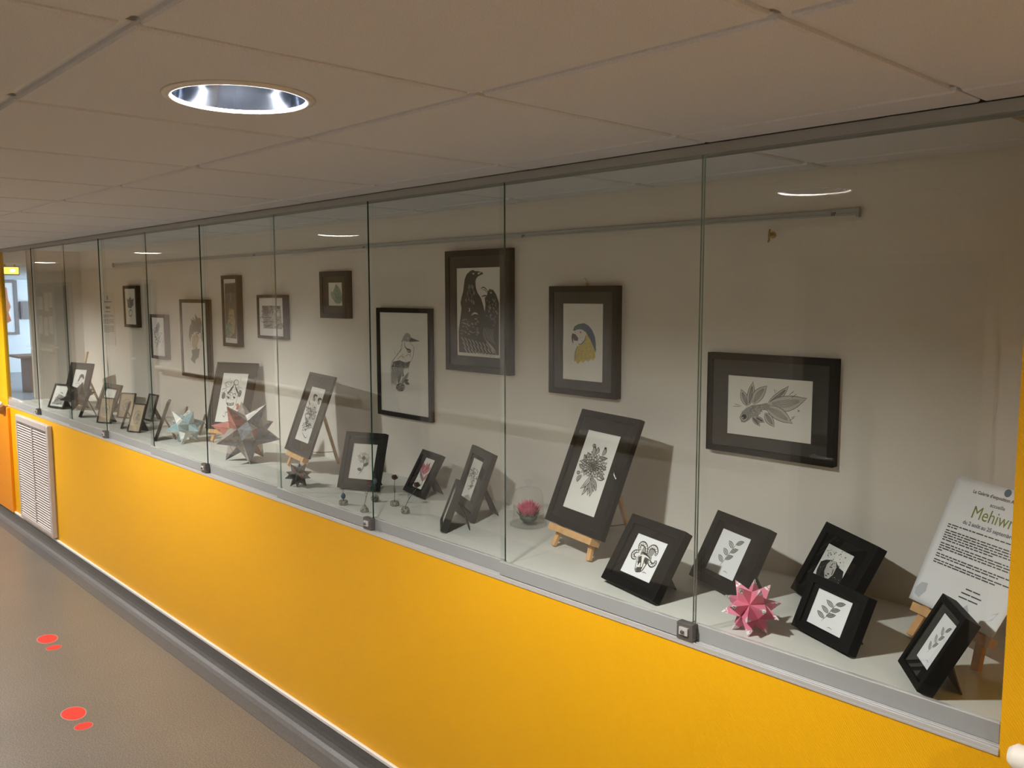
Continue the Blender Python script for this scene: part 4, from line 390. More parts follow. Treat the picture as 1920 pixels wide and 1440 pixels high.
('k',.014,'400 200 500 420 560 620 620 800'),('w',0,'431 286 373 284 312 304 263 344 233 384 213 410 246 407 295 404 356 384 405 344 435 294'),('k',.018,'431 286 373 284 312 304 263 344 233 384 213 410'),('k',.018,'435 294 405 344 356 384 295 404 246 407 213 410'),('k',.013,'417 303 340 355 259 390'),('k',.013,'413 296 328 333 255 382'),('g3',0,'464 384 494 434 543 474 604 494 653 497 686 500 666 474 636 434 587 394 526 374 468 376'),('k',.018,'464 384 494 434 543 474 604 494 653 497 686 500'),('k',.018,'468 376 526 374 587 394 636 434 666 474 686 500'),('k',.013,'486 386 571 423 644 472'),('k',.013,'482 393 559 445 640 480'),('w',0,'497 466 439 464 378 484 329 524 299 564 279 590 312 587 361 584 422 564 471 524 501 474'),('k',.018,'497 466 439 464 378 484 329 524 299 564 279 590'),('k',.018,'501 474 471 524 422 564 361 584 312 587 279 590'),('k',.013,'483 483 406 535 325 570'),('k',.013,'479 476 394 513 321 562'),('g3',0,'530 564 560 614 609 654 670 674 719 677 752 680 732 654 702 614 653 574 592 554 534 556'),('k',.018,'530 564 560 614 609 654 670 674 719 677 752 680'),('k',.018,'534 556 592 554 653 574 702 614 732 654 752 680'),('k',.013,'552 566 637 603 710 652'),('k',.013,'548 573 625 625 706 660'),('w',0,'569 664 511 662 451 682 401 722 372 762 352 788 384 785 434 782 494 762 544 722 574 672'),('k',.018,'569 664 511 662 451 682 401 722 372 762 352 788'),('k',.018,'574 672 544 722 494 762 434 782 384 785 352 788'),('k',.013,'556 681 478 733 398 768'),('k',.013,'552 674 467 711 394 760'),('g3',0,'607 774 637 824 686 864 747 884 796 887 829 890 809 864 779 824 730 784 669 764 611 766'),('k',.018,'607 774 637 824 686 864 747 884 796 887 829 890'),('k',.018,'611 766 669 764 730 784 779 824 809 864 829 890'),('k',.013,'629 776 714 813 787 862'),('k',.013,'625 783 702 835 783 870'),('k',.010,'580 100 640 120 720 100')],
'sprig_b':[
('k',.014,'380 200 480 420 540 620 600 800'),('w',0,'411 286 348 281 282 300 227 341 193 382 171 410 207 409 260 407 326 388 381 347 415 294'),('k',.018,'411 286 348 281 282 300 227 341 193 382 171 410'),('k',.018,'415 294 381 347 326 388 260 407 207 409 171 410'),('k',.013,'396 304 310 356 221 390'),('k',.013,'392 296 298 332 217 382'),('g3',0,'444 384 478 437 533 478 599 497 652 499 688 500 666 472 632 431 577 390 511 371 448 376'),('k',.018,'444 384 478 437 533 478 599 497 652 499 688 500'),('k',.018,'448 376 511 371 577 390 632 431 666 472 688 500'),('k',.013,'467 386 561 422 642 472'),('k',.013,'463 394 549 446 638 480'),('w',0,'477 466 414 461 348 480 293 521 259 562 237 590 273 589 326 587 392 568 447 527 481 474'),('k',.018,'477 466 414 461 348 480 293 521 259 562 237 590'),('k',.018,'481 474 447 527 392 568 326 587 273 589 237 590'),('k',.013,'462 484 376 536 287 570'),('k',.013,'458 476 364 512 283 562'),('g3',0,'510 564 544 617 599 658 665 677 718 679 754 680 732 652 698 611 643 570 577 551 514 556'),('k',.018,'510 564 544 617 599 658 665 677 718 679 754 680'),('k',.018,'514 556 577 551 643 570 698 611 732 652 754 680'),('k',.013,'533 566 627 602 708 652'),('k',.013,'529 574 615 626 704 660'),('w',0,'549 664 487 659 421 678 366 719 332 760 310 788 345 787 399 785 465 766 520 725 554 672'),('k',.018,'549 664 487 659 421 678 366 719 332 760 310 788'),('k',.018,'554 672 520 725 465 766 399 785 345 787 310 788'),('k',.013,'534 682 449 734 360 768'),('k',.013,'530 674 437 710 356 760'),('g3',0,'587 774 621 827 676 868 742 887 795 889 831 890 809 862 775 821 720 780 654 761 591 766'),('k',.018,'587 774 621 827 676 868 742 887 795 889 831 890'),('k',.018,'591 766 654 761 720 780 775 821 809 862 831 890'),('k',.013,'610 776 704 812 785 862'),('k',.013,'606 784 692 836 781 870'),('k',.010,'580 100 640 120 720 100')],
'sprig_c':[
('k',.014,'360 200 460 420 520 620 580 800'),('w',0,'391 287 338 288 283 309 239 348 212 385 195 410 225 406 270 400 325 379 369 340 395 293'),('k',.018,'391 287 338 288 283 309 239 348 212 385 195 410'),('k',.018,'395 293 369 340 325 379 270 400 225 406 195 410'),('k',.013,'379 303 310 353 236 389'),('k',.013,'375 296 298 335 233 383'),('g3',0,'424 383 450 430 494 469 549 490 594 496 624 500 607 475 580 438 536 399 481 378 428 377'),('k',.018,'424 383 450 430 494 469 549 490 594 496 624 500'),('k',.018,'428 377 481 378 536 399 580 438 607 475 624 500'),('k',.013,'444 386 521 425 586 473'),('k',.013,'440 393 509 443 583 479'),('w',0,'457 467 404 468 349 489 305 528 278 565 261 590 291 586 336 580 391 559 435 520 461 473'),('k',.018,'457 467 404 468 349 489 305 528 278 565 261 590'),('k',.018,'461 473 435 520 391 559 336 580 291 586 261 590'),('k',.013,'445 483 376 533 302 569'),('k',.013,'441 476 364 515 299 563'),('g3',0,'490 563 516 610 560 649 615 670 660 676 690 680 673 655 646 618 602 579 547 558 494 557'),('k',.018,'490 563 516 610 560 649 615 670 660 676 690 680'),('k',.018,'494 557 547 558 602 579 646 618 673 655 690 680'),('k',.013,'510 566 587 605 652 653'),('k',.013,'506 573 575 623 649 659'),('w',0,'530 665 476 666 422 687 377 726 351 763 334 788 364 784 409 778 463 757 508 718 534 671'),('k',.018,'530 665 476 666 422 687 377 726 351 763 334 788'),('k',.018,'534 671 508 718 463 757 409 778 364 784 334 788'),('k',.013,'518 681 448 731 375 767'),('k',.013,'514 674 437 713 371 761'),('g3',0,'567 773 593 820 637 859 692 880 737 886 767 890 750 865 723 828 679 789 624 768 571 767'),('k',.018,'567 773 593 820 637 859 692 880 737 886 767 890'),('k',.018,'571 767 624 768 679 789 723 828 750 865 767 890'),('k',.013,'587 776 664 815 729 863'),('k',.013,'583 783 652 833 726 869'),('k',.010,'580 100 640 120 720 100')],
'portrait':[
('k',0,'46 473 59 218 147 6 372 4 684 11 996 85 996 321 911 527 699 556 541 657 352 636 183 580'),('g3',0,'352 636 511 665 631 546 643 319 565 166 434 139 313 293 287 496'),('k',.030,'411 458 501 473'),('k',.030,'451 272 518 282'),('k',.030,'413 212 487 213'),('k',.030,'463 577 435 499'),('k',.030,'564 451 605 301'),('g0',0,'519 605 516 587 496 584 487 600 501 613'),('k',0,'128 824 126 813 114 812 108 821 117 829'),('k',0,'222 800 219 781 198 778 188 795 203 808'),('g0',0,'617 770 614 753 595 750 586 766 600 778'),('k',0,'529 859 526 841 506 838 496 854 510 867'),('k',0,'613 844 611 831 597 829 590 840 600 849'),('g0',0,'779 745 777 729 759 726 751 741 764 752'),('k',0,'423 686 420 666 397 662 387 680 403 695'),('k',0,'188 875 186 862 171 859 164 871 175 881'),('g0',0,'567 968 564 950 544 947 534 963 549 976'),('k',0,'227 775 225 762 211 760 204 771 214 780'),('k',0,'339 849 337 839 326 838 321 846 329 854'),('g0',0,'170 772 167 753 146 750 136 767 150 780'),('k',0,'98 822 96 804 76 802 66 818 80 830'),('k',0,'482 616 480 607 469 605 463 614 471 621'),('g0',0,'399 748 397 738 386 737 381 745 389 752'),('k',0,'689 981 687 970 675 968 669 978 678 986'),('k',0,'390 875 387 854 363 850 352 869 368 884'),('g0',0,'293 853 291 843 280 841 274 851 282 858'),('k',0,'573 896 569 872 542 868 530 890 549 907'),('k',0,'578 536 575 522 559 519 551 532 563 542'),('g0',0,'285 769 281 745 254 741 241 763 260 780'),('k',0,'521 833 519 822 507 820 501 830 510 838'),('k',0,'718 581 714 562 692 558 682 576 698 590'),('g0',0,'61 801 59 789 47 788 40 798 49 806'),('k',0,'163 844 161 833 150 832 144 841 152 848'),('k',0,'678 600 676 588 662 585 655 597 665 606'),('g0',0,'770 874 766 850 739 846 727 868 746 885'),('k',0,'838 653 837 643 826 641 821 650 829 657'),('k',0,'410 636 406 610 376 606 362 629 383 648'),('g0',0,'196 713 192 688 164 684 150 706 170 724'),('k',0,'230 674 228 659 210 656 202 670 214 681'),('k',0,'700 595 697 583 684 581 678 592 687 600'),('g0',0,'697 699 692 675 665 671 653 692 672 710'),('k',0,'627 564 625 549 607 546 599 560 612 571'),('k',0,'374 830 370 807 343 803 330 824 349 841'),('g3',0,'481 369 480 360 470 359 466 366 472 372'),('g3',0,'761 287 758 273 742 270 734 283 746 293'),('g3',0,'478 230 477 222 467 220 463 227 470 233'),('g3',0,'579 572 577 560 564 558 557 569 567 578'),('g3',0,'802 262 801 255 792 253 789 260 795 265'),('g3',0,'481 11 479 4 464 4 456 7 467 17'),('g3',0,'946 210 944 199 931 197 926 207 935 215'),('g3',0,'920 283 918 273 906 271 901 280 910 287'),('g3',0,'341 431 339 420 327 418 321 427 330 435'),('g3',0,'786 614 783 601 768 599 762 611 772 620'),('g3',0,'153 338 151 324 135 322 127 334 139 344'),('g3',0,'235 397 234 388 224 387 220 394 227 400'),('g3',0,'693 268 692 261 684 260 681 266 686 271'),('g3',0,'509 4 507 4 497 4 492 4 499 4')],
'figures':[
('k',0,'325 805 285 861 386 884 548 869 580 835 432 849 408 808'),('k',0,'710 762 670 817 768 840 927 826 958 792 814 805 790 764'),('g2',0,'510 785 520 764 494 749 442 746 384 755 341 773 332 794 358 809 410 813 468 803'),('g2',0,'887 745 896 725 871 710 820 706 763 715 722 734 712 754 737 769 788 772 845 763'),('k',.020,'244 717 263 551 507 469 304 318 303 165'),('k',.020,'311 716 349 547 555 473 398 319 367 179'),('k',.020,'378 716 434 544 604 477 491 320 430 193'),('k',.020,'444 716 519 540 652 481 584 321 493 207'),('k',.020,'511 715 603 537 699 484 676 322 556 221'),('k',.020,'577 715 687 533 747 488 768 323 619 235'),('k',.020,'642 715 771 530 795 492 860 324 681 249'),('k',.020,'708 714 854 526 842 495 950 325 743 262'),('k',.022,'520 541 443 554 423 584 346 597'),('k',.022,'577 645 652 638 686 641 677 645'),('k',.022,'322 616 393 594 412 564 360 551'),('k',.022,'437 614 478 631 469 660 451 690'),('k',.022,'428 505 360 501 287 503 232 531'),('k',.022,'232 608 309 600 385 593 426 563'),('k',.022,'631 537 623 511 581 494 511 493'),('k',.022,'581 416 530 444 454 451 436 426'),('k',.022,'198 479 158 481 148 487 173 473'),('k',.022,'647 582 716 560 738 529 790 501'),('k',.022,'587 602 620 572 577 555 502 561'),('k',.022,'377 516 330 500 252 511 216 541'),('k',.022,'356 623 413 595 389 572 430 542'),('k',.022,'233 515 209 546 132 560 90 590'),('k',.022,'197 565 187 595 215 617 194 648'),('k',.022,'527 529 500 506 497 479 523 448'),('k',.022,'133 613 62 611 60 619 73 639'),('k',.022,'624 652 699 641 727 626 741 620'),('k',.022,'340 531 289 517 268 493 192 498'),('k',.022,'290 614 278 588 229 573 208 549'),('k',.022,'660 520 711 533 690 563 732 580'),('k',.022,'239 565 195 594 117 604 48 600'),('k',.022,'301 656 230 678 153 693 174 689'),('k',.022,'810 554 861 526 850 500 811 482'),('k',.022,'299 292 247 311 212 313 213 314'),('k',.022,'449 268 376 264 347 244 286 232'),('k',.022,'521 336 597 333 665 320 739 312'),('k',.022,'602 234 536 225 544 202 481 191'),('k',.022,'352 354 415 338 490 338 563 328'),('k',.022,'529 366 477 385 419 378 364 365'),('k',.022,'595 296 562 277 487 277 419 269'),('k',.022,'310 286 246 276 211 264 214 260'),('k',.022,'408 227 480 216 553 220 602 200'),('k',.022,'769 280 745 302 753 324 826 325'),('k',.022,'332 305 405 309 474 316 547 305'),('k',.022,'417 192 374 188 326 201 326 201'),('k',.022,'753 311 695 328 647 348 602 368'),('k',.022,'668 228 644 250 651 272 693 289'),('k',.022,'416 321 429 343 382 363 413 378'),('k',.022,'633 302 694 313 719 333 757 351'),('k',.022,'656 302 580 304 538 286 463 294'),('k',.022,'831 298 801 320 759 341 737 363'),('k',.022,'567 363 494 361 427 353 354 363'),('k',.022,'674 358 694 335 631 325 584 309'),('k',.022,'477 297 550 300 625 293 690 302'),('k',.022,'486 292 468 315 409 332 332 336'),('k',.012,'556 952 596 897'),('k',.020,'354 153 690 81 800 125'),('g1',.030,'879 288 991 269 996 218 996 212 996 212'),('g1',.030,'249 479 325 495 408 507 525 479 617 425'),('g1',.030,'269 682 151 717 150 729 125 718 96 698'),('g1',.030,'551 338 434 373 325 384 289 388 248 413'),('g1',.030,'768 567 879 524 914 469 851 447 758 445'),('g1',.030,'580 437 603 477 520 534 468 591 351 620'),('g1',.030,'558 322 478 379 360 413 250 425 143 476'),('g1',.030,'831 435 729 440 628 491 645 533 545 585'),('g1',.030,'466 467 368 520 266 573 206 630 199 680'),('g1',.030,'354 465 377 411 274 415 183 471 210 511'),('g1',.030,'584 673 602 621 534 602 557 548 464 545'),('g1',.030,'616 602 710 604 823 565 899 578 885 606'),('g1',.030,'996 281 996 263 996 239 996 228 996 216'),('g1',.030,'284 583 372 591 489 564 592 513 672 456')],
'mask':[
('k',0,'514 777 400 709 341 635 270 597 343 581 452 656'),('k',0,'521 777 602 661 689 593 786 596 684 664'),('g1',0,'94 485 79 546 141 619 226 577 223 498 171 462'),('g1',0,'721 542 713 603 780 676 858 634 847 555 792 519'),('g2',.020,'377 774 369 740 325 719 262 717 203 736 170 768 177 802 222 824 287 825 346 806 377 774'),('g1',.030,'658 819 651 788 613 768 558 766 508 784 481 814 488 846 527 866 582 867 632 849 658 819'),('g2',.020,'858 669 848 640 808 620 752 619 701 635 675 663 683 693 724 713 782 714 833 698 858 669'),('g1',.014,'283 562 289 458 359 361 557 258'),('g1',.014,'711 576 709 474 686 342 557 258'),('k',0,'296 527 408 514 401 479 332 485'),('k',.020,'270 561 337 581 414 552'),('k',0,'533 536 642 522 634 488 566 494'),('k',.020,'508 569 575 589 650 560'),('g1',.014,'515 578 513 554 492 538 460 537 428 551 410 575 411 600 432 616 465 617 497 603 515 578'),('k',0,'328 401 478 390 626 411 619 356 496 341 364 348'),('w',0,'384 382 485 373 591 390 582 370 408 360'),('red2',0,'708 375 794 403 883 335 864 272 747 269 753 329'),('g1',.012,'298 530 247 504 232 487 213 494 231 488'),('g1',.012,'395 651 417 611 490 592 532 557 599 534'),('g1',.012,'448 831 387 807 305 817 249 828 187 804'),('g1',.012,'158 587 205 551 276 529 353 531 417 506'),('g1',.012,'325 531 348 567 329 607 251 618 235 660'),('g1',.012,'536 797 476 773 480 730 522 692 569 657'),('g1',.012,'723 582 647 586 598 620 548 653 577 690'),('g1',.012,'108 599 66 601 63 605 89 572 146 540'),('g1',.012,'492 517 445 490 377 475 327 462 322 463'),('g1',.012,'57 639 88 674 165 683 205 716 165 756'),('g1',.012,'543 604 619 591 638 552 710 536 732 518'),('g1',.012,'702 710 733 670 799 647 787 652 768 690'),('g1',.012,'60 656 132 669 191 693 160 735 122 775'),('g1',.012,'346 771 378 808 352 839 368 840 442 836'),('g1',.012,'306 635 352 599 430 596 468 629 494 666'),('g1',.012,'494 722 572 714 650 713 704 741 674 769'),('g1',.012,'197 791 199 816 209 818 158 800 109 773'),('g1',.012,'412 571 411 531 448 495 485 459 503 450'),('g1',.012,'155 602 76 599 92 569 108 555 106 556'),('g1',.012,'352 746 276 767 229 806 149 803 107 772'),('g1',.012,'616 502 580 470 574 458 570 457 534 452'),('g1',.012,'281 702 212 685 222 644 158 624 184 583'),('g1',.014,'438 200 496 198 544 210 592 221 648 216'),('g1',.014,'638 244 627 263 651 261 670 258 695 252'),('g1',.014,'559 244 565 224 592 208 589 188 551 174'),('g1',.014,'592 199 615 182 605 163 548 161 504 172'),('g1',.014,'622 194 635 176 610 158 640 143 606 127'),('g1',.014,'552 140 539 121 582 110 635 117 635 135'),('g1',.014,'674 126 715 140 746 156 799 163 797 181'),('g1',.014,'623 228 678 222 730 230 767 224 774 219'),('g1',.014,'643 180 644 162 657 143 629 127 590 113'),('g1',.014,'336 129 315 117 287 128 276 134 260 145'),('g1',.014,'304 124 361 128 370 147 363 166 405 180'),('g1',.014,'280 138 288 128 314 111 331 112 365 103'),('g1',.014,'319 205 370 215 426 209 466 223 524 219'),('g1',.014,'317 177 358 191 409 201 466 206 508 220'),('g1',.014,'647 138 625 120 617 102 648 101 647 101'),('g1',.014,'702 221 720 203 676 190 638 175 582 170'),('g1',.014,'754 153 764 172 745 190 749 209 781 213'),('g1',.014,'527 192 524 173 536 155 488 144 445 130'),('g1',.010,'296 906 302 838'),('g1',.010,'727 926 738 849')],
'dark_flower':[
('w',0,'512 591 581 549 655 534 719 554 760 587 786 610 749 622 693 641 620 651 554 637 509 603'),('g0',.010,'512 591 581 549 655 534 719 554 760 587 786 610'),('g0',.010,'509 603 554 637 620 651 693 641 749 622 786 610'),('g0',.007,'531 602 631 613 731 608'),('g0',.007,'533 595 638 592 733 601'),('g0',.007,'536 588 644 571 735 594'),('g3',0,'507 592 526 535 573 496 643 486 705 495 748 502 728 525 700 560 649 595 582 609 514 602'),('g0',.010,'507 592 526 535 573 496 643 486 705 495 748 502'),('g0',.010,'514 602 582 609 649 595 700 560 728 525 748 502'),('g0',.007,'532 592 624 563 701 521'),('g0',.007,'528 587 611 545 696 515'),('g0',.007,'523 581 597 528 692 510'),('w',0,'502 595 457 553 454 510 499 476 557 455 599 442 606 463 621 496 618 538 580 575 519 598'),('g0',.010,'502 595 457 553 454 510 499 476 557 455 599 442'),('g0',.010,'519 598 580 575 618 538 621 496 606 463 599 442'),('g0',.007,'523 585 565 529 581 473'),('g0',.007,'513 584 536 524 572 471'),('g0',.007,'503 582 506 519 562 469'),('g3',0,'502 600 420 595 369 570 366 526 390 485 408 456 438 466 486 480 530 508 541 549 519 594'),('g0',.010,'502 600 420 595 369 570 366 526 390 485 408 456'),('g0',.010,'519 594 541 549 530 508 486 480 438 466 408 456'),('g0',.007,'508 583 479 528 429 484'),('g0',.007,'498 587 450 539 419 488'),('g0',.007,'488 591 421 550 410 492'),('w',0,'507 602 427 633 353 636 303 606 279 567 264 539 303 534 361 523 431 525 486 550 514 591'),('g0',.010,'507 602 427 633 353 636 303 606 279 567 264 539'),('g0',.010,'514 591 486 550 431 525 361 523 303 534 264 539'),('g0',.007,'493 588 406 561 314 550'),('g0',.007,'489 595 392 581 309 557'),('g0',.007,'484 602 378 601 304 564'),('g3',0,'512 602 468 656 404 688 331 686 273 667 235 652 265 633 309 602 374 576 446 572 509 591'),('g0',.010,'512 602 468 656 404 688 331 686 273 667 235 652'),('g0',.010,'509 591 446 572 374 576 309 602 265 633 235 652'),('g0',.007,'487 597 384 612 290 641'),('g0',.007,'489 604 389 632 292 648'),('g0',.007,'491 611 394 652 293 654'),('w',0,'517 600 533 654 509 701 447 729 381 737 335 742 341 718 348 679 378 635 434 605 504 593'),('g0',.010,'517 600 533 654 509 701 447 729 381 737 335 742'),('g0',.010,'504 593 434 605 378 635 348 679 341 718 335 742'),('g0',.007,'492 606 420 656 370 713'),('g0',.007,'500 610 443 668 378 717'),('g0',.007,'508 614 467 680 385 721'),('g3',0,'519 596 588 622 618 662 595 707 550 743 518 767 497 748 463 721 441 681 456 636 502 598'),('g0',.010,'519 596 588 622 618 662 595 707 550 743 518 767'),('g0',.010,'502 598 456 636 441 681 463 721 497 748 518 767'),('g0',.007,'505 611 498 675 516 733'),('g0',.007,'516 610 530 671 526 732'),('g0',.007,'526 609 561 668 537 730'),('w',0,'517 592 604 581 671 596 699 637 699 682 697 713 660 709 602 705 541 686 506 649 504 601'),('g0',.010,'517 592 604 581 671 596 699 637 699 682 697 713'),('g0',.010,'504 601 506 649 541 686 602 705 660 709 697 713'),('g0',.007,'521 609 582 657 659 690'),('g0',.007,'529 604 606 641 667 685'),('g0',.007,'537 598 629 625 675 679'),('k',0,'582 599 575 570 544 552 501 551 461 567 439 595 445 623 476 642 520 643 561 627'),('k',.012,'439 594 451 604 472 607 494 602 511 592'),('k',.012,'547 583 526 581 512 572 499 562 494 550'),('k',.012,'575 642 556 650 539 644 517 648 511 653'),('k',.012,'594 547 590 561 573 570 556 580 560 593'),('k',.012,'488 615 490 602 493 589 473 584 469 572'),('k',.012,'553 644 545 652 531 653 510 651 493 651'),('k',.012,'484 538 471 543 455 552 447 559 440 567'),('k',.012,'601 604 603 590 589 581 592 568 589 555'),('k',.012,'456 603 467 591 455 581 453 568 460 554'),('k',.012,'591 618 612 613 625 601 635 593 636 586'),('k',.012,'534 539 519 549 498 546 485 558 494 569'),('k',.012,'610 585 595 596 590 609 608 615 621 616'),('k',.020,'523 549 552 338 415 121'),('g1',0,'557 361 623 365 680 386 716 423 730 457 740 481 704 476 650 468 592 447 557 410 548 367'),('k',.010,'557 361 623 365 680 386 716 423 730 457 740 481'),('k',.010,'548 367 557 410 592 447 650 468 704 476 740 481'),('k',.007,'564 376 625 425 698 460'),('k',.007,'571 371 648 408 706 455'),('g1',0,'495 262 461 297 416 315 367 310 331 294 307 284 328 267 360 242 405 224 453 229 494 253'),('k',.010,'495 262 461 297 416 315 367 310 331 294 307 284'),('k',.010,'494 253 453 229 405 224 360 242 328 267 307 284'),('k',.007,'479 256 409 257 344 275'),('k',.007,'480 264 412 282 345 283'),('g0',.010,'512 193 595 203')],
'pink_flower':[
('pnk',0,'551 469 509 541 384 619 196 685 26 728 4 756 4 716 4 655 124 578 314 510 526 465'),('red',.020,'551 469 509 541 384 619 196 685 26 728 4 756'),('red',.020,'526 465 314 510 124 578 4 655 4 716 4 756'),('red',.014,'488 490 254 598 36 699'),('pnk',0,'555 468 551 552 458 647 287 733 123 790 13 828 27 782 47 711 137 617 310 529 522 465'),('red',.020,'555 468 551 552 458 647 287 733 123 790 13 828'),('red',.020,'522 465 310 529 137 617 47 711 27 782 13 828'),('red',.014,'495 497 298 632 116 758'),('pnk2',0,'557 467 643 550 646 650 560 749 450 818 378 864 343 818 289 748 282 649 367 548 520 467'),('red',.020,'557 467 643 550 646 650 560 749 450 818 378 864'),('red',.020,'520 467 367 548 282 649 289 748 343 818 378 864'),('red',.014,'525 500 465 650 409 787'),('pnk',0,'554 466 676 549 739 655 727 762 678 840 646 891 589 845 503 774 436 671 446 561 523 468'),('red',.020,'554 466 676 549 739 655 727 762 678 840 646 891'),('red',.020,'523 468 446 561 436 671 503 774 589 845 646 891'),('red',.014,'548 502 588 663 625 809'),('pnk2',0,'551 465 709 516 833 588 893 666 902 725 908 764 829 735 708 689 584 620 520 540 526 469'),('red',.020,'551 465 709 516 833 588 893 666 902 725 908 764'),('red',.020,'526 469 520 540 584 620 708 689 829 735 908 764'),('red',.014,'569 492 709 604 837 707'),('pnk2',0,'727 251 631 333 460 425 243 508 62 563 4 599 5 553 99 484 269 392 489 308 708 248'),('k',.020,'727 251 631 333 460 425 243 508 62 563 4 599'),('k',.020,'708 248 489 308 269 392 99 484 5 553 4 599'),('k',.014,'655 278 365 409 95 530'),('pnk2',0,'728 251 680 317 567 390 406 455 264 497 169 525 204 488 258 432 370 360 533 294 708 248'),('k',.020,'728 251 680 317 567 390 406 455 264 497 169 525'),('k',.020,'708 248 533 294 370 360 258 432 204 488 169 525'),('k',.014,'673 272 469 375 277 471'),('pnk2',0,'729 249 859 311 957 393 996 478 996 542 996 584 933 548 834 495 736 414 692 327 707 251'),('k',.020,'729 249 859 311 957 393 996 478 996 542 996 584'),('k',.020,'707 251 692 327 736 414 834 495 933 548 996 584'),('k',.014,'741 278 847 403 943 519'),('k',.030,'540 500 746 253 834 105'),('g1',.030,'455 182 480 175 474 174 471 174 471 174'),('g1',.030,'237 185 226 175 237 166 226 155 212 157'),('g1',.030,'425 250 466 248 487 240 499 231 539 228'),('g1',.030,'193 228 190 231 181 229 146 220 149 219'),('g1',.030,'423 173 377 172 331 172 310 179 300 189'),('blu',.030,'4 604 303 440 627 342')],
'grey_flower':[
('k',.020,'234 680 136 666 126 637 133 649 128 642'),('k',.020,'797 576 865 559 944 559 983 586 990 616'),('k',.020,'667 487 744 502 773 533 810 562 824 593'),('k',.020,'328 720 387 690 389 654 329 627 292 594'),('k',.020,'367 639 462 647 546 630 537 596 589 568'),('k',.020,'217 559 158 589 120 594 118 608 121 588'),('k',.020,'569 611 515 584 548 552 584 522 620 492'),('k',.020,'538 453 621 468 661 498 600 521 519 537'),('k',.020,'932 586 990 584 993 599 991 617 991 617'),('k',.020,'435 536 358 513 344 478 326 469 285 480'),('k',.020,'706 600 619 596 605 563 607 529 657 503'),('k',.020,'770 606 806 577 887 574 958 561 953 535'),('k',.020,'499 626 423 648 341 630 278 602 185 585'),('k',.020,'839 718 756 723 729 755 648 761 572 765'),('k',.020,'942 628 869 617 837 588 801 559 726 545'),('k',.020,'824 580 789 551 705 545 626 559 631 592'),('k',.020,'225 645 264 611 318 580 377 551 473 557'),('k',.020,'601 666 511 676 418 688 386 723 302 746'),('k',.020,'407 530 452 500 507 473 482 440 410 454'),('k',.020,'926 601 862 583 883 552 929 528 942 527'),('k',.020,'553 480 589 451 658 448 629 446 626 445'),('k',.020,'720 646 646 665 606 697 569 729 617 756'),('k',.020,'502 601 437 628 339 635 265 661 272 697'),('k',.020,'666 547 677 515 700 484 783 480 864 480'),('k',.020,'261 565 185 540 160 539 181 524 219 504'),('k',.020,'693 667 682 634 652 603 571 589 558 556'),('k',.020,'571 327 628 329 684 333 685 315 693 299'),('k',.020,'467 321 524 322 587 336 639 335 696 338'),('k',.020,'712 340 769 355 798 362 806 378 806 384'),('k',.020,'461 307 481 328 533 348 594 354 606 339'),('k',.020,'575 285 532 291 561 312 578 333 526 334'),('k',.020,'707 356 766 366 783 353 739 333 688 333'),('k',.020,'569 309 595 297 657 310 679 330 723 350'),('k',.020,'676 402 697 423 729 428 754 423 760 421'),('k',.020,'654 379 645 360 696 359 754 365 801 383'),('k',.020,'313 326 319 308 381 310 370 289 316 268'),('k',.020,'661 307 666 290 673 288 703 300 726 310'),('k',.020,'805 380 760 383 726 391 666 383 621 363'),('k',.020,'408 245 435 233 494 242 554 260 612 278'),('k',.020,'619 397 589 409 563 421 516 421 450 409'),('g0',.030,'618 498 659 296'),('g1',.020,'4 593 4 564 4 535 4 535 4 542'),('g1',.020,'412 807 433 775 345 754 248 766 160 742'),('g1',.020,'6 680 123 691 233 688 341 691 430 712'),('g1',.020,'507 787 467 756 365 749 265 732 156 721'),('g1',.020,'540 667 632 680 691 660 780 666 807 658'),('g1',.020,'274 590 208 612 96 599 4 574 4 539'),('g1',.020,'197 537 110 552 16 566 4 548 4 557'),('g1',.020,'719 722 798 712 815 702 827 673 811 664'),('g1',.020,'445 583 365 557 277 569 290 602 391 618'),('g1',.020,'4 721 4 689 4 656 26 644 68 614'),('g1',.020,'287 674 390 672 487 667 583 676 676 686'),('g1',.020,'284 561 174 551 129 517 64 511 13 519'),('g1',.020,'320 720 242 694 139 703 23 692 4 670'),('g1',.020,'351 573 422 601 475 632 573 637 659 631')],
'winged_emblem':[
('g0',0,'150 760 270 688 486 781 556 687 820 737 707 544 506 449 227 474 191 593'),('g1',.030,'717 669 784 681 762 688 760 689 781 670'),('g1',.030,'668 681 706 659 661 633 683 607 732 589'),('g1',.030,'687 633 725 611 692 582 688 553 697 524'),('g1',.030,'298 697 258 670 208 646 237 620 307 622'),('g1',.030,'525 493 472 470 471 463 523 469 578 491'),('g1',.030,'432 731 477 712 541 727 611 733 646 734'),('g1',.030,'606 516 551 531 483 519 413 518 345 521'),('g1',.030,'336 581 392 566 420 541 366 519 304 500'),('g1',.030,'389 564 345 584 293 600 322 629 390 641'),('g1',.030,'665 515 692 515 720 529 721 530 679 510'),('g1',.030,'194 629 235 607 305 614 374 623 432 644'),('g1',.030,'700 548 754 552 794 579 793 599 799 625'),('g0',.040,'605 316 557 265 470 234 378 234 316 266 307 317 355 368 441 399 533 399 595 367 605 316')],
'plume':[
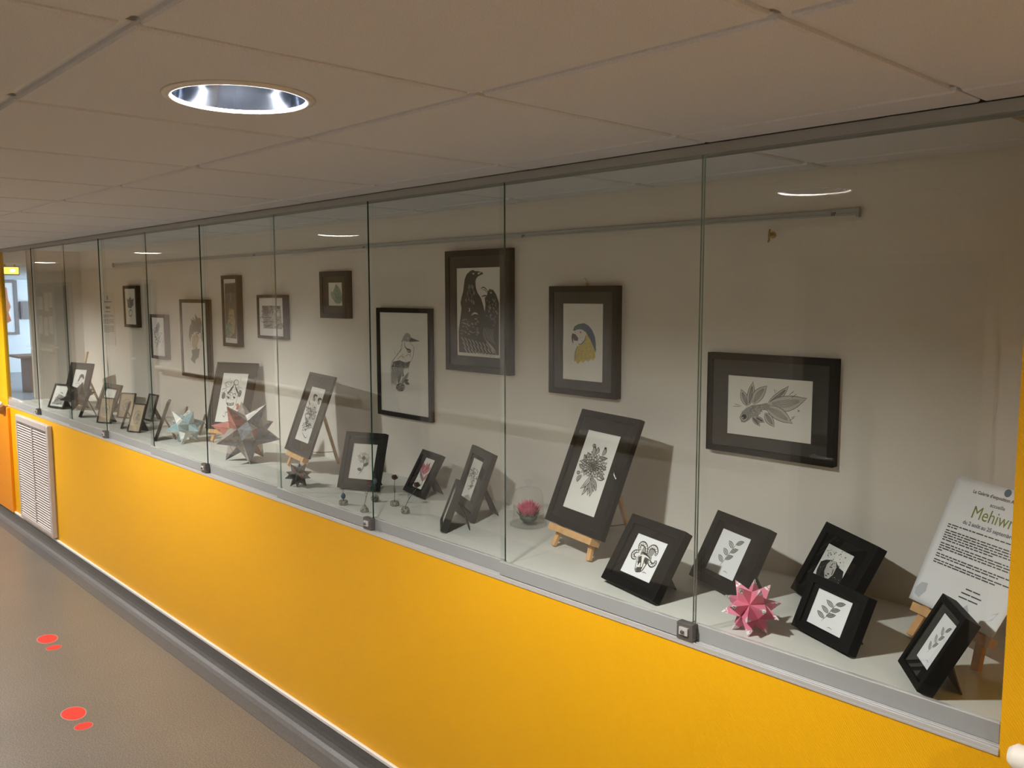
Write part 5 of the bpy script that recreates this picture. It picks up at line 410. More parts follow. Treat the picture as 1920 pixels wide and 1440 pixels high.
('g0',0,'418 625 530 684 592 754 587 823 548 870 522 902 469 870 389 821 324 752 327 681 391 625'),('k',.008,'418 625 530 684 592 754 587 823 548 870 522 902'),('k',.008,'391 625 327 681 324 752 389 821 469 870 522 902'),('k',.006,'398 648 411 753 484 849'),('k',.006,'414 648 459 753 499 849'),('k',.006,'431 648 507 753 515 849'),('g1',.030,'299 453 278 484 227 486 209 518 234 562'),('g1',.030,'104 611 150 603 205 610 254 607 299 644'),('g1',.030,'352 695 394 684 373 642 326 607 275 607'),('g1',.030,'251 626 207 588 212 550 161 515 122 473'),('g1',.030,'317 446 278 403 249 403 219 396 212 394'),('g1',.030,'162 592 159 552 194 531 190 490 226 470'),('g1',.030,'515 641 532 665 533 676 532 666 533 687'),('g1',.030,'35 571 4 545 9 562 11 568 8 561'),('g1',.030,'105 561 162 576 186 619 153 640 150 677'),('g1',.030,'446 610 397 612 373 640 322 640 280 651'),('g1',.030,'121 655 164 644 217 649 226 614 256 590'),('g1',.030,'196 665 251 684 292 671 297 634 320 606'),('g1',.030,'270 750 302 729 343 717 320 675 265 660'),('g1',.030,'134 702 92 680 45 643 48 632 25 598'),('g1',.030,'431 525 457 568 511 593 522 634 500 663'),('g1',.030,'163 470 216 472 273 493 305 470 270 426'),('g1',.030,'340 739 285 724 230 712 189 724 140 690'),('g1',.030,'228 414 285 428 338 431 379 461 409 482'),('g1',.020,'656 515 586 499 528 512 470 476 399 455'),('g1',.020,'559 429 537 465 577 507 629 545 641 588'),('g1',.020,'174 293 200 340 151 363 154 353 143 307'),('g1',.020,'376 390 449 410 482 455 520 498 528 541'),('g1',.020,'349 412 413 403 484 408 538 390 584 365'),('g1',.020,'749 370 819 375 794 361 817 391 833 421'),('g1',.020,'739 349 714 302 703 285 663 262 651 256'),('g1',.020,'689 386 618 378 551 348 483 318 411 292'),('g1',.020,'614 441 572 468 571 510 637 537 682 577'),('g1',.020,'501 562 437 532 370 534 373 576 376 578'),('g1',.020,'270 213 345 235 371 282 439 314 511 318'),('g1',.020,'230 359 281 338 340 323 396 306 465 302'),('g1',.020,'349 356 416 351 488 375 557 376 589 343'),('g1',.020,'536 558 543 518 551 478 536 434 464 413'),('g1',.020,'669 344 618 366 635 411 694 447 762 471'),('g1',.020,'600 589 670 605 734 601 760 596 808 576'),('g0',.030,'387 669 540 489 241 217')],
'dragon':[
('g1',0,'537 857 633 793 762 793 813 705 744 578 566 601 372 562 308 448 376 349 333 398 251 522 306 675 412 727 349 778 564 741'),('tan',0,'400 524 560 576 694 527 590 402 461 326 370 399'),('g1',0,'354 337 689 366 622 243 504 204 470 143 302 194 373 263'),('g0',.020,'626 667 624 636 657 617 703 629 749 629'),('g0',.020,'395 532 373 533 374 531 369 535 345 555'),('g0',.020,'490 787 452 780 457 782 469 786 461 783'),('g0',.020,'585 523 597 554 635 577 674 564 690 558'),('g0',.020,'514 765 467 754 429 730 382 727 387 744'),('g0',.020,'504 698 546 718 558 750 520 765 485 783'),('g0',.020,'743 624 698 626 651 621 608 629 605 660'),('g0',.020,'473 564 426 563 383 571 341 581 321 593'),('g0',.020,'491 750 471 719 467 687 473 656 490 628'),('g0',.020,'753 717 706 711 683 681 636 674 606 646'),('g0',.020,'422 677 409 645 432 620 479 630 527 638'),('g0',.020,'622 770 605 739 639 721 679 709 687 679'),('g0',.020,'687 702 720 729 740 748 740 748 756 724'),('g0',.020,'562 757 580 789 577 805 600 805 640 800'),('g0',.020,'396 744 442 741 481 727 527 725 565 749'),('g0',.020,'513 746 550 730 536 699 539 667 581 657'),('g0',.020,'547 577 550 609 527 633 479 628 432 620'),('g0',.020,'555 566 598 583 640 574 675 599 699 629'),('g1',.020,'511 317 516 297 529 281 523 260 502 243'),('g1',.020,'418 290 435 275 466 281 495 279 521 293'),('g1',.020,'594 354 621 347 643 336 637 339 636 342'),('g1',.020,'613 288 628 283 615 264 587 252 574 232'),('g1',.020,'440 309 409 307 391 322 362 311 345 296'),('g1',.020,'461 333 492 338 523 340 553 350 578 341'),('g1',.020,'429 304 446 289 436 268 425 248 401 232'),('g1',.020,'573 392 587 375 571 355 542 344 518 329'),('g1',.020,'465 337 496 341 526 351 543 370 561 389'),('g1',.020,'550 310 547 330 552 351 559 372 584 387'),('g1',.020,'629 291 646 310 639 314 639 332 617 344'),('g1',.020,'521 240 542 227 561 226 565 227 553 222'),('g1',.020,'400 216 429 212 440 205 433 206 419 209'),('g1',.020,'447 254 474 248 472 227 486 211 517 218'),('g2',0,'800 654 889 579 802 454 731 528')],
'tall_panel':[
('g1',0,'66 935 917 944 908 578 927 385 870 73 4 81 28 384 42 580'),('tan',0,'385 551 724 523 797 358 740 167 352 83 211 274'),('g0',0,'124 920 886 930 849 774 547 804 89 763'),('grn2',0,'505 206 419 134 265 89 101 88 4 132 4 204 59 277 215 323 380 323 491 279'),('k',.020,'874 784 857 821 828 842 789 862 753 876'),('k',.020,'550 624 488 585 434 544 489 515 581 531'),('k',.020,'447 824 389 853 309 868 231 835 164 819'),('k',.020,'196 783 253 824 279 869 365 885 424 895'),('k',.020,'170 767 210 732 257 699 251 655 225 611'),('k',.020,'96 637 177 623 271 630 329 602 422 608'),('k',.020,'534 647 627 662 720 668 777 640 840 632'),('k',.020,'253 609 163 588 70 571 58 553 105 526'),('k',.020,'614 865 618 909 598 902 658 896 719 885'),('k',.020,'634 720 678 763 704 807 626 823 611 865'),('k',.020,'380 885 473 887 564 885 567 842 512 801'),('k',.020,'127 521 155 507 227 487 311 482 403 500'),('k',.020,'879 774 897 751 897 727 898 737 898 741'),('k',.020,'585 789 518 813 442 831 350 831 320 869'),('k',.020,'703 875 653 897 629 900 667 895 718 885'),('k',.020,'415 577 328 583 246 596 171 614 163 656'),('k',.020,'669 586 596 551 504 550 420 523 350 543'),('k',.020,'702 616 611 598 518 586 425 571 334 551'),('k',.020,'454 704 362 703 292 667 200 667 120 636'),('k',.020,'415 771 325 749 307 705 246 666 188 626'),('g0',.020,'378 378 303 394 210 390 218 391 160 369'),('g0',.020,'777 373 722 399 687 425 654 431 592 438'),('g0',.020,'275 144 184 142 94 124 59 112 67 108'),('g0',.020,'612 369 520 357 447 326 461 288 533 270'),('g0',.020,'312 71 266 59 245 61 294 57 326 56'),('g0',.020,'29 182 4 169 16 146 4 161 4 185'),('g0',.020,'779 203 777 164 773 165 732 141 749 151'),('g0',.020,'471 368 407 390 318 370 252 392 248 401'),('g0',.020,'555 83 591 122 523 141 474 170 383 164'),('g0',.020,'462 378 475 418 538 440 621 435 706 429'),('g0',.020,'255 306 347 315 403 289 494 291 586 301'),('g0',.020,'228 109 208 145 173 178 111 201 79 235'),('g0',.020,'509 432 416 425 396 431 469 438 463 438'),('g0',.020,'100 131 57 161 4 184 4 221 23 260'),('g0',.020,'249 266 244 226 283 194 336 167 316 127'),('g0',.020,'229 312 256 277 242 237 241 197 310 178'),('tan',.060,'534 776 518 663')],
'winged_figures':[
('g2',0,'113 792 880 795 922 188 159 185'),('g0',.016,'341 786 287 763 276 728 239 698 268 668'),('g0',.016,'402 703 427 736 486 755 539 779 602 771'),('g0',.016,'492 644 480 677 508 710 527 744 513 777'),('g0',.016,'475 654 532 674 542 708 523 741 476 762'),('g0',.016,'206 664 264 649 330 651 361 623 427 628'),('g0',.016,'580 565 641 580 645 565 608 539 589 529'),('g0',.016,'397 798 450 779 514 791 517 796 513 796'),('g0',.016,'259 782 299 756 259 726 194 714 128 706'),('g0',.016,'376 511 343 480 303 479 284 481 237 489'),('g0',.016,'199 574 195 608 144 627 102 652 82 669'),('g0',.016,'504 698 524 666 551 637 602 619 658 605'),('g0',.016,'396 671 451 655 464 622 470 589 463 555'),('g0',.016,'211 582 249 556 309 546 374 549 406 522'),('g0',.016,'481 766 542 783 579 779 618 762 641 748'),('g0',.016,'202 754 210 720 174 689 169 654 128 625'),('g0',.016,'348 625 329 591 273 571 211 580 151 591'),('g0',.016,'509 685 479 653 521 629 511 595 567 580'),('g0',.016,'607 690 542 692 521 724 548 757 511 784'),('blk2',.014,'513 335 464 294 378 279 292 264 208 273'),('blk2',.014,'421 231 335 234 247 226 217 268 263 310'),('blk2',.014,'604 527 686 514 761 544 831 520 861 507'),('blk2',.014,'615 492 528 495 443 476 359 486 285 509'),('blk2',.014,'661 450 730 426 817 435 851 395 849 354'),('blk2',.014,'215 387 268 428 245 473 156 474 89 439'),('blk2',.014,'641 590 701 559 785 549 846 519 856 473'),('blk2',.014,'457 284 377 261 292 243 235 275 148 279'),('blk2',.014,'268 535 337 570 352 619 430 636 504 613'),('blk2',.014,'220 415 299 398 298 351 329 309 371 271'),('blk2',.014,'280 452 341 421 301 376 213 364 143 332'),('blk2',.014,'580 615 493 622 416 593 325 587 244 604'),('blk2',.014,'483 329 475 283 397 257 318 233 231 220'),('blk2',.014,'432 497 343 495 297 534 208 536 182 566'),('blk2',.014,'641 278 631 323 617 368 530 368 443 369'),('blk2',.014,'46 385 42 423 49 471 123 502 173 545'),('blk2',.014,'717 314 753 275 779 289 785 293 758 276'),('blk2',.014,'649 437 696 401 643 361 641 315 646 269'),('blk2',.014,'379 372 291 359 205 342 122 354 60 385'),('blk2',.014,'442 233 395 268 311 250 254 212 211 218'),('blk2',.014,'190 464 114 486 110 519 152 564 237 586'),('blk2',.014,'744 509 802 478 783 431 714 398 631 377'),('blk2',.014,'567 348 510 380 422 377 397 420 322 442'),('blk2',.014,'772 494 847 475 873 482 861 508 867 497'),('g0',0,'131 780 369 781 416 593 221 591'),('g0',0,'647 794 878 783 772 642'),('w',.014,'490 408 509 458 545 495 582 529 603 580'),('w',.014,'631 568 662 612 659 663 618 660 605 706'),('w',.014,'649 316 667 277 697 281 730 320 752 338'),('w',.014,'689 704 721 680 761 710 785 679 774 625'),('w',.014,'807 556 783 590 742 574 729 521 705 472'),('w',.014,'821 542 781 518 752 544 711 542 683 570'),('w',.014,'542 576 533 523 560 492 599 487 597 435'),('w',.014,'638 502 613 534 595 575 619 624 661 631'),('w',.014,'803 646 761 626 732 580 693 550 652 531'),('w',.014,'704 535 744 562 785 576 808 627 797 660'),('w',.014,'465 498 471 550 498 598 511 652 528 663'),('w',.014,'787 511 798 563 821 585 822 569 826 520'),('g0',.020,'631 224 609 233 602 241 610 232 604 238'),('g0',.020,'891 293 905 311 916 329 945 329 954 320'),('g0',.020,'846 226 872 214 871 214 860 210 838 205'),('g0',.020,'909 238 937 248 956 265 948 283 963 300'),('g0',.020,'906 315 910 297 937 286 965 275 951 258'),('g0',.020,'747 317 780 310 818 307 839 324 872 335'),('g0',.020,'741 254 770 268 768 286 745 300 770 315'),('g0',.020,'691 233 723 225 760 234 762 252 759 270'),('g0',.020,'628 249 667 251 691 267 719 282 714 299'),('g0',.020,'733 230 695 233 656 233 628 219 627 221')],
'green_leaf':[
('grn2',0,'596 87 832 272 928 490 841 697 677 840 558 936 496 830 390 671 326 454 380 244 535 83'),('grn',.020,'596 87 832 272 928 490 841 697 677 840 558 936'),('grn',.020,'535 83 380 244 326 454 390 671 496 830 558 936'),('grn',.014,'544 152 506 465 561 766'),('grn',.014,'571 154 587 470 588 767'),('grn',.014,'598 155 669 475 615 769'),('grn',.014,'625 157 750 480 642 771'),('grn2',0,'713 82 864 131 968 210 995 305 975 381 961 431 884 399 769 351 665 272 637 178 683 88'),('grn',.020,'713 82 864 131 968 210 995 305 975 381 961 431'),('grn',.020,'683 88 637 178 665 272 769 351 884 399 961 431'),('grn',.014,'706 116 776 250 895 365'),('grn',.014,'733 110 858 233 922 360'),('grn3',0,'474 244 503 344 469 449 372 538 269 593 199 629 193 572 183 487 217 381 314 292 448 237'),('grn',.020,'474 244 503 344 469 449 372 538 269 593 199 629'),('grn',.020,'448 237 314 292 217 381 183 487 193 572 199 629'),('grn',.014,'429 268 309 406 240 548'),('grn',.014,'451 275 377 424 263 555')],
'oval_a':[
('g1',.030,'800 520 777 612 712 690 615 742 500 760 385 742 288 690 223 612 200 520 223 428 288 350 385 298 500 280 615 298 712 350 777 428 800 520'),('g0',.022,'574 525 528 532 509 566 534 598 578 609'),('g0',.022,'504 451 520 416 495 384 473 351 452 344'),('g0',.022,'313 614 349 591 390 608 435 617 475 597'),('g0',.022,'436 615 459 583 450 546 451 508 457 470'),('g0',.022,'693 472 698 510 666 537 625 520 591 546'),('g0',.022,'480 353 435 345 426 351 439 347 421 352'),('g0',.022,'435 455 480 449 518 427 548 399 589 381'),('g0',.022,'611 369 630 403 616 439 625 476 664 495'),('g0',.022,'384 427 338 425 304 452 297 451 300 445'),('g0',.022,'477 468 435 452 403 424 427 392 415 355'),('g0',.022,'311 565 283 549 280 527 281 539 290 574'),('g0',.022,'576 513 608 540 618 577 589 606 561 636'),('g0',.022,'305 522 312 559 306 597 313 615 343 644'),('g0',.022,'562 563 578 528 624 528 659 552 706 554'),('g2',.030,'526 263 562 303 611 331 670 333 685 320'),('g2',.030,'595 524 569 478 561 428 514 398 456 405'),('g2',.030,'565 381 595 425 597 475 595 526 546 554'),('g2',.030,'335 601 317 553 332 504 342 455 300 419'),('g2',.030,'677 649 730 627 748 611 753 602 770 565'),('g2',.030,'558 434 548 484 557 533 593 574 636 607'),('g2',.030,'450 329 413 368 356 382 307 355 260 385'),('g2',.030,'301 350 339 388 334 439 349 487 378 531'),('g2',.030,'571 364 623 389 681 394 729 423 771 440'),('g2',.030,'509 439 491 487 476 535 460 584 402 593'),('g2',0,'600 520 581 567 531 596 469 596 419 567 400 520 419 473 469 444 531 444 581 473')],
'oval_b':[
('g1',.030,'800 520 777 612 712 690 615 742 500 760 385 742 288 690 223 612 200 520 223 428 288 350 385 298 500 280 615 298 712 350 777 428 800 520'),('g0',.022,'590 559 545 566 499 574 456 561 420 584'),('g0',.022,'298 511 286 475 316 446 334 411 328 408'),('g0',.022,'502 456 539 479 540 517 505 542 464 525'),('g0',.022,'519 569 500 603 525 635 571 639 590 605'),('g0',.022,'541 531 551 568 582 596 564 631 586 664'),('g0',.022,'574 378 536 356 523 341 518 341 489 340'),('g0',.022,'448 598 411 575 369 559 333 582 299 608'),('g0',.022,'556 409 511 401 483 432 443 450 448 488'),('g0',.022,'456 626 503 626 516 590 562 586 605 601'),('g0',.022,'647 482 684 505 710 536 713 564 705 586'),('g0',.022,'521 629 483 608 480 570 479 532 490 495'),('g0',.022,'577 390 622 397 632 376 595 358 595 357'),('g0',.022,'319 423 332 404 369 381 410 398 454 410'),('g0',.022,'608 571 643 595 686 581 707 580 693 607'),('g2',.030,'561 706 508 682 507 632 487 584 514 540'),('g2',.030,'769 551 777 537 770 564 753 603 724 644'),('g2',.030,'517 353 574 366 582 415 530 438 507 484'),('g2',.030,'324 557 306 510 336 466 330 416 331 366'),('g2',.030,'556 550 600 517 651 541 659 591 629 634'),('g2',.030,'692 583 751 581 773 535 749 489 776 458'),('g2',.030,'638 482 589 510 539 537 528 586 469 593'),('g2',.030,'377 400 435 409 475 446 534 445 561 400'),('g2',.030,'456 273 417 311 365 334 312 356 302 405'),('g2',.030,'480 608 538 616 597 610 636 573 694 576'),('g2',0,'600 520 581 567 531 596 469 596 419 567 400 520 419 473 469 444 531 444 581 473')],
'oval_c':[
('g1',.030,'800 520 777 612 712 690 615 742 500 760 385 742 288 690 223 612 200 520 223 428 288 350 385 298 500 280 615 298 712 350 777 428 800 520'),('g0',.022,'342 459 334 422 345 385 389 373 423 399'),('g0',.022,'569 654 535 628 552 593 573 559 587 523'),('g0',.022,'664 470 672 507 681 544 726 553 714 561'),('g0',.022,'487 403 533 408 577 419 610 445 655 437'),('g0',.022,'704 581 696 601 674 634 632 650 614 674'),('g0',.022,'453 600 495 616 536 634 582 633 626 622'),('g0',.022,'529 575 547 610 535 646 517 681 539 697'),('g0',.022,'545 570 576 598 621 608 661 589 673 552'),('g0',.022,'415 420 375 439 334 455 289 444 291 464'),('g0',.022,'638 573 592 574 569 607 522 610 512 647'),('g0',.022,'359 489 313 494 285 483 281 504 280 522'),('g0',.022,'469 499 501 526 508 563 520 600 541 634'),('g0',.022,'388 516 430 532 473 545 503 517 522 482'),('g0',.022,'541 423 586 417 629 432 664 456 710 462'),('g2',.030,'325 354 372 384 425 407 442 455 399 490'),('g2',.030,'664 347 615 320 610 270 599 276 619 283'),('g2',.030,'512 572 492 620 462 663 477 712 528 736'),('g2',.030,'571 480 628 492 682 513 673 563 639 604'),('g2',.030,'771 510 721 484 708 435 654 415 612 450'),('g2',.030,'745 528 720 482 661 476 604 488 554 462'),('g2',.030,'484 277 537 299 551 348 610 352 630 305'),('g2',.030,'643 356 670 401 717 431 774 443 776 461'),('g2',.030,'380 534 437 521 457 473 420 435 373 404'),('g2',.030,'671 657 613 648 563 622 505 630 494 679'),('g2',0,'600 520 581 567 531 596 469 596 419 567 400 520 419 473 469 444 531 444 581 473')],
'dark_hair':[
('k',0,'500 780 620 820 780 800 900 680 880 580 780 620 740 680 600 660 550 580 500 500 380 460 420 540 360 520 440 620'),('g0',.020,'740 640 700 500 780 400 760 200'),('g0',.020,'200 360 450 420 620 360 550 200')],
'grey_sketch':[
('g2',0,'100 100 400 600 900 500 900 100'),('g0',.030,'211 322 270 284 296 226 370 227 442 238'),('g0',.030,'494 139 530 101 536 102 574 107 616 117'),('g0',.030,'500 219 501 156 542 104 551 103 491 100'),('g0',.030,'464 339 502 393 575 401 629 358 609 298'),('g0',.030,'557 329 630 323 672 375 705 431 679 490'),('g0',.030,'742 363 700 414 699 477 681 538 607 545'),('g0',.030,'196 395 268 405 329 440 384 482 454 463'),('g0',.030,'268 593 215 574 212 570 202 557 218 578'),('g0',.030,'570 136 633 169 697 138 755 176 768 207'),('g0',.030,'728 605 666 638 607 676 535 663 477 701'),('g0',.030,'503 238 444 275 460 337 496 392 529 448'),('g0',.030,'311 251 328 312 379 357 360 418 412 463'),('g0',.030,'517 314 443 313 370 319 302 295 273 237'),('g0',.030,'829 406 756 412 689 385 665 326 619 276'),('g0',.030,'601 316 559 367 485 374 425 410 403 470'),('g0',.030,'725 398 654 380 591 412 520 395 467 352')],
'faint':[
('g2',.020,'406 675 439 691 449 693 426 686 448 693'),('g2',.020,'430 429 418 389 412 347 416 318 435 311'),('g2',.020,'592 325 551 332 523 301 488 300 450 318'),('g2',.020,'325 503 302 528 302 528 305 543 301 522'),('g2',.020,'576 634 540 613 501 629 466 606 427 590')],
}

# ------------------------------------------------------------------ the setting
bx('floor', -24.0, 3.4, -2.5, 0.05, -0.08, 0.0, 'floor', kind='structure')
bx('floor_lobby', -24.0, -7.12, 0.05, 6.6, -0.08, 0.0, 'lobby_floor', kind='structure')
bx('wall_front', XL, 0.0, 0.0, 0.05, 0.0, ZB, 'yellow', kind='structure')
bx('wall_right', 0.0, 3.3, 0.0, 0.70, 0.0, ZC + 0.36, 'yellow', kind='structure')
bx('wall_left', -16.0, XL, 0.0, 0.03, 0.0, ZC + 0.36, 'yellow', kind='structure')
bx('wall_back', XL - 0.04, 0.0, YB, YB + 0.10, 0.60, ZC + 0.36, 'white_wall', kind='structure')
w = MB().box(XL - 0.04, XL, 0.200, YB, 0.0, ZC + 0.36, 'white_wall').box(XL - 0.04, XL, 0.03, 0.200, 0.0, ZS - 0.001, 'white_wall')
w.box(XL - 0.04, XL, YB + 0.10, 6.5, 0.0, ZC + 0.36, 'lobby_wall').build('wall_case_end', kind='structure')
bx('window_1', XL - 0.025, XL - 0.019, 0.031, 0.199, ZS, ZC, 'glass', kind='structure')
bx('wall_opposite', -16.0, 3.3, YO - 0.1, YO, 0.0, ZC + 0.36, 'opp_wall', kind='structure')
bx('wall_corridor_end', 3.3, 3.4, YO - 0.1, 0.70, 0.0, ZC + 0.36, 'opp_wall', kind='structure')
bx('wall_corridor_far', -16.1, -16.0, YO - 0.1, 0.03, 0.0, ZC + 0.36, 'opp_wall', kind='structure')
bx('wall_lobby_far', -22.75, -22.65, 0.03, 6.6, 0.0, ZC + 0.36, 'lobby_wall', kind='structure')
w = MB().box(-22.65, -21.5, 6.4, 6.5, 0.0, ZC + 0.36, 'lobby_wall').box(-14.5, XL - 0.04, 6.4, 6.5, 0.0, ZC + 0.36, 'lobby_wall')
w.box(-21.5, -14.5, 6.4, 6.5, 0.0, 0.5, 'lobby_wall').box(-21.5, -14.5, 6.4, 6.5, 2.0, ZC + 0.36, 'lobby_wall').build('wall_lobby_side', kind='structure')
bx('wall_lobby_near', -22.65, -16.1, 0.03, 0.06, 0.0, ZC + 0.36, 'lobby_wall', kind='structure')
bx('ceiling_lobby', -22.75, XL - 0.04, 0.03, 6.6, ZC, ZC + 0.08, 'tile', kind='structure')

# skirting with its coved foot, and the white strip that caps it
cove = [(-0.11, 0.0004), (-0.11, 0.002), (-0.055, 0.0035), (-0.036, 0.009), (-0.022, 0.02), (-0.014, 0.036), (-0.011, 0.055), (-0.010, 0.094), (0.0, 0.094), (0.0, 0.0004)]
o = MB().extrude_x(cove, -16.0, 3.3, 'cove').build('baseboard_front', kind='structure')
bx('trim_1', -16.0, 3.3, -0.013, 0.0, 0.094, 0.110, 'white_trim', bevel=0.003, kind='structure')
bx('baseboard_opposite', -16.0, 3.3, YO, YO + 0.012, 0.0, 0.10, 'cove', kind='structure')
# orange dado beside the left end of the case
bx('trim_2', -8.3, -7.21, -0.022, 0.0, 0.10, 0.95, 'orange', bevel=0.003, kind='structure')

# suspended ceiling: tee bars and tiles hung below a dark void
ceiling = bx('ceiling', -16.1, 3.4, YO - 0.1, YB + 0.1, ZC + 0.32, ZC + 0.40, 'plenum', kind='structure')
XCOL = [TX + 0.6 * k for k in range(-26, 6)]            # grid lines across
ROWS = [(YO, TY - 1.2), (TY - 1.2, TY - 0.6), (TY - 0.6, TY), (TY, TY + 0.6)]
CASE_ROWS = [(0.062, 0.4715), (0.4715, YB)]
LAMPS = [(TX - 0.9 - 3.0 * k, TY - 0.3) for k in range(-1, 5)]
def tile_mesh(w, d, hole=None, gap=0.010, th=0.020):
    mb = MB(); hw, hd, c = w / 2 - gap, d / 2 - gap, 0.003
    out = [(-hw, -hd), (hw, -hd), (hw, hd), (-hw, hd)]; inn = [(-hw + c, -hd + c), (hw - c, -hd + c), (hw - c, hd - c), (-hw + c, hd - c)]
    vs = [(x, y, th) for x, y in out] + [(x, y, 0.004) for x, y in out] + [(x, y, 0.0) for x, y in inn]
    fs = [(i, (i + 1) % 4, 4 + (i + 1) % 4, 4 + i) for i in range(4)] + [(4 + i, 4 + (i + 1) % 4, 8 + (i + 1) % 4, 8 + i) for i in range(4)]
    if hole is None:
        fs += [(8, 9, 10, 11), (0, 1, 2, 3)]
        mb.add(vs, fs, 'tile')
    else:
        n = 48
        ring = [(hole * math.cos(6.28318 * k / n), hole * math.sin(6.28318 * k / n)) for k in range(n)]
        sq = []
        for x, y in ring:
            m_ = max(abs(x) / (hw - c), abs(y) / (hd - c)); sq.append((x / m_, y / m_))
        for z in (0.0, th):
            k0 = len(vs); vs += [(x, y, z) for x, y in ring] + [(x, y, z) for x, y in sq]
            fs += [(k0 + k, k0 + (k + 1) % n, k0 + n + (k + 1) % n, k0 + n + k) for k in range(n)]
        mb.add(vs, fs, 'tile')
    return mb.mesh('ceiling_tile')
tile_cache = {}
for i in range(len(XCOL) - 1):
    x0, x1 = XCOL[i], XCOL[i + 1]
    rows = list(ROWS) + [(TY + 0.6, -0.004)]
    if x0 > XL - 0.3 and x1 < 0.2: rows += CASE_ROWS
    for y0, y1 in rows:
        xc, yc = (x0 + x1) / 2, (y0 + y1) / 2
        hole = any(abs(lx - xc) < 0.1 and abs(ly - yc) < 0.1 for lx, ly in LAMPS)
        edge = y0 == TY + 0.6
        key = (round(x1 - x0, 3), round(y1 - y0, 3), hole, edge)
        if key not in tile_cache: tile_cache[key] = tile_mesh(x1 - x0, y1 - y0, 0.124 if hole else None, gap=0.004 if edge else 0.010)
        share('ceiling_tile', tile_cache[key], ceiling, (xc, yc, ZC))
long_y = [TY - 1.2, TY - 0.6, TY, TY + 0.6]
for y in long_y: MB().box(-16.0, 3.3, y - 0.012, y + 0.012, ZC + 0.010, ZC + 0.0115, 'tee').build('tee_bar', ceiling)
MB().box(XL, 0.0, 0.4715 - 0.012, 0.4715 + 0.012, ZC + 0.010, ZC + 0.0115, 'tee').build('tee_bar', ceiling)
tee = MB().box(-0.012, 0.012, YO, TY + 0.6, ZC + 0.010, ZC + 0.0115, 'tee').mesh('tee_bar')
tee2 = MB().box(-0.012, 0.012, 0.06, YB, ZC + 0.010, ZC + 0.0115, 'tee').mesh('tee_bar')
for x in XCOL:
    share('tee_bar', tee, ceiling, (x, 0, 0))
    if XL < x < 0: share('tee_bar', tee2, ceiling, (x, 0, 0))

# aluminium rails that carry the sliding panes
mb = MB().box(XL, 0.0, 0.0, 0.06, ZT + 0.005, ZC, 'alu_dark').box(XL, 0.0, -0.003, 0.004, ZT, ZC - 0.001, 'alu_dark').box(XL, 0.0, 0.022, 0.026, ZT, ZT + 0.006, 'alu_dark').box(XL, 0.0, 0.056, 0.06, ZT, ZT + 0.006, 'alu_dark')
o = mb.build('trim_3', kind='structure')
mb = MB().box(XL, 0.0, -0.003, 0.056, ZB, ZB + 0.006, 'chrome')
for y in (-0.003, 0.006, 0.0145, 0.040): mb.box(XL, 0.0, y, y + 0.004, ZB + 0.006, ZB + 0.015, 'chrome')
o = mb.build('trim_4', bevel=0.001, kind='structure')

# doors in the opposite wall (seen mirrored in the glass)
def door(n, x0, x1):
    leaf = bx('door_%d' % n, x0 + 0.05, x1 - 0.05, YO, YO + 0.03, 0.01, 1.98, 'door_grey', kind='structure')
    mb = MB().box(x0, x0 + 0.05, YO, YO + 0.045, 0, 2.03, 'door_frame').box(x1 - 0.05, x1, YO, YO + 0.045, 0, 2.03, 'door_frame').box(x0 + 0.05, x1 - 0.05, YO, YO + 0.045, 1.98, 2.03, 'door_frame')
    mb.build('door_frame', leaf, bevel=0.003)
    h = MB().tube([(x0 + 0.13, YO + 0.03, 1.02), (x0 + 0.13, YO + 0.075, 1.02), (x0 + 0.25, YO + 0.075, 1.02)], 0.009, 'chrome').build('door_handle', leaf, smooth=True)
for n, x0, x1 in ((1, -1.75, -0.79), (2, -5.66, -4.88), (3, -11.2, -10.28), (4, -14.47, -13.5)): door(n, x0, x1)

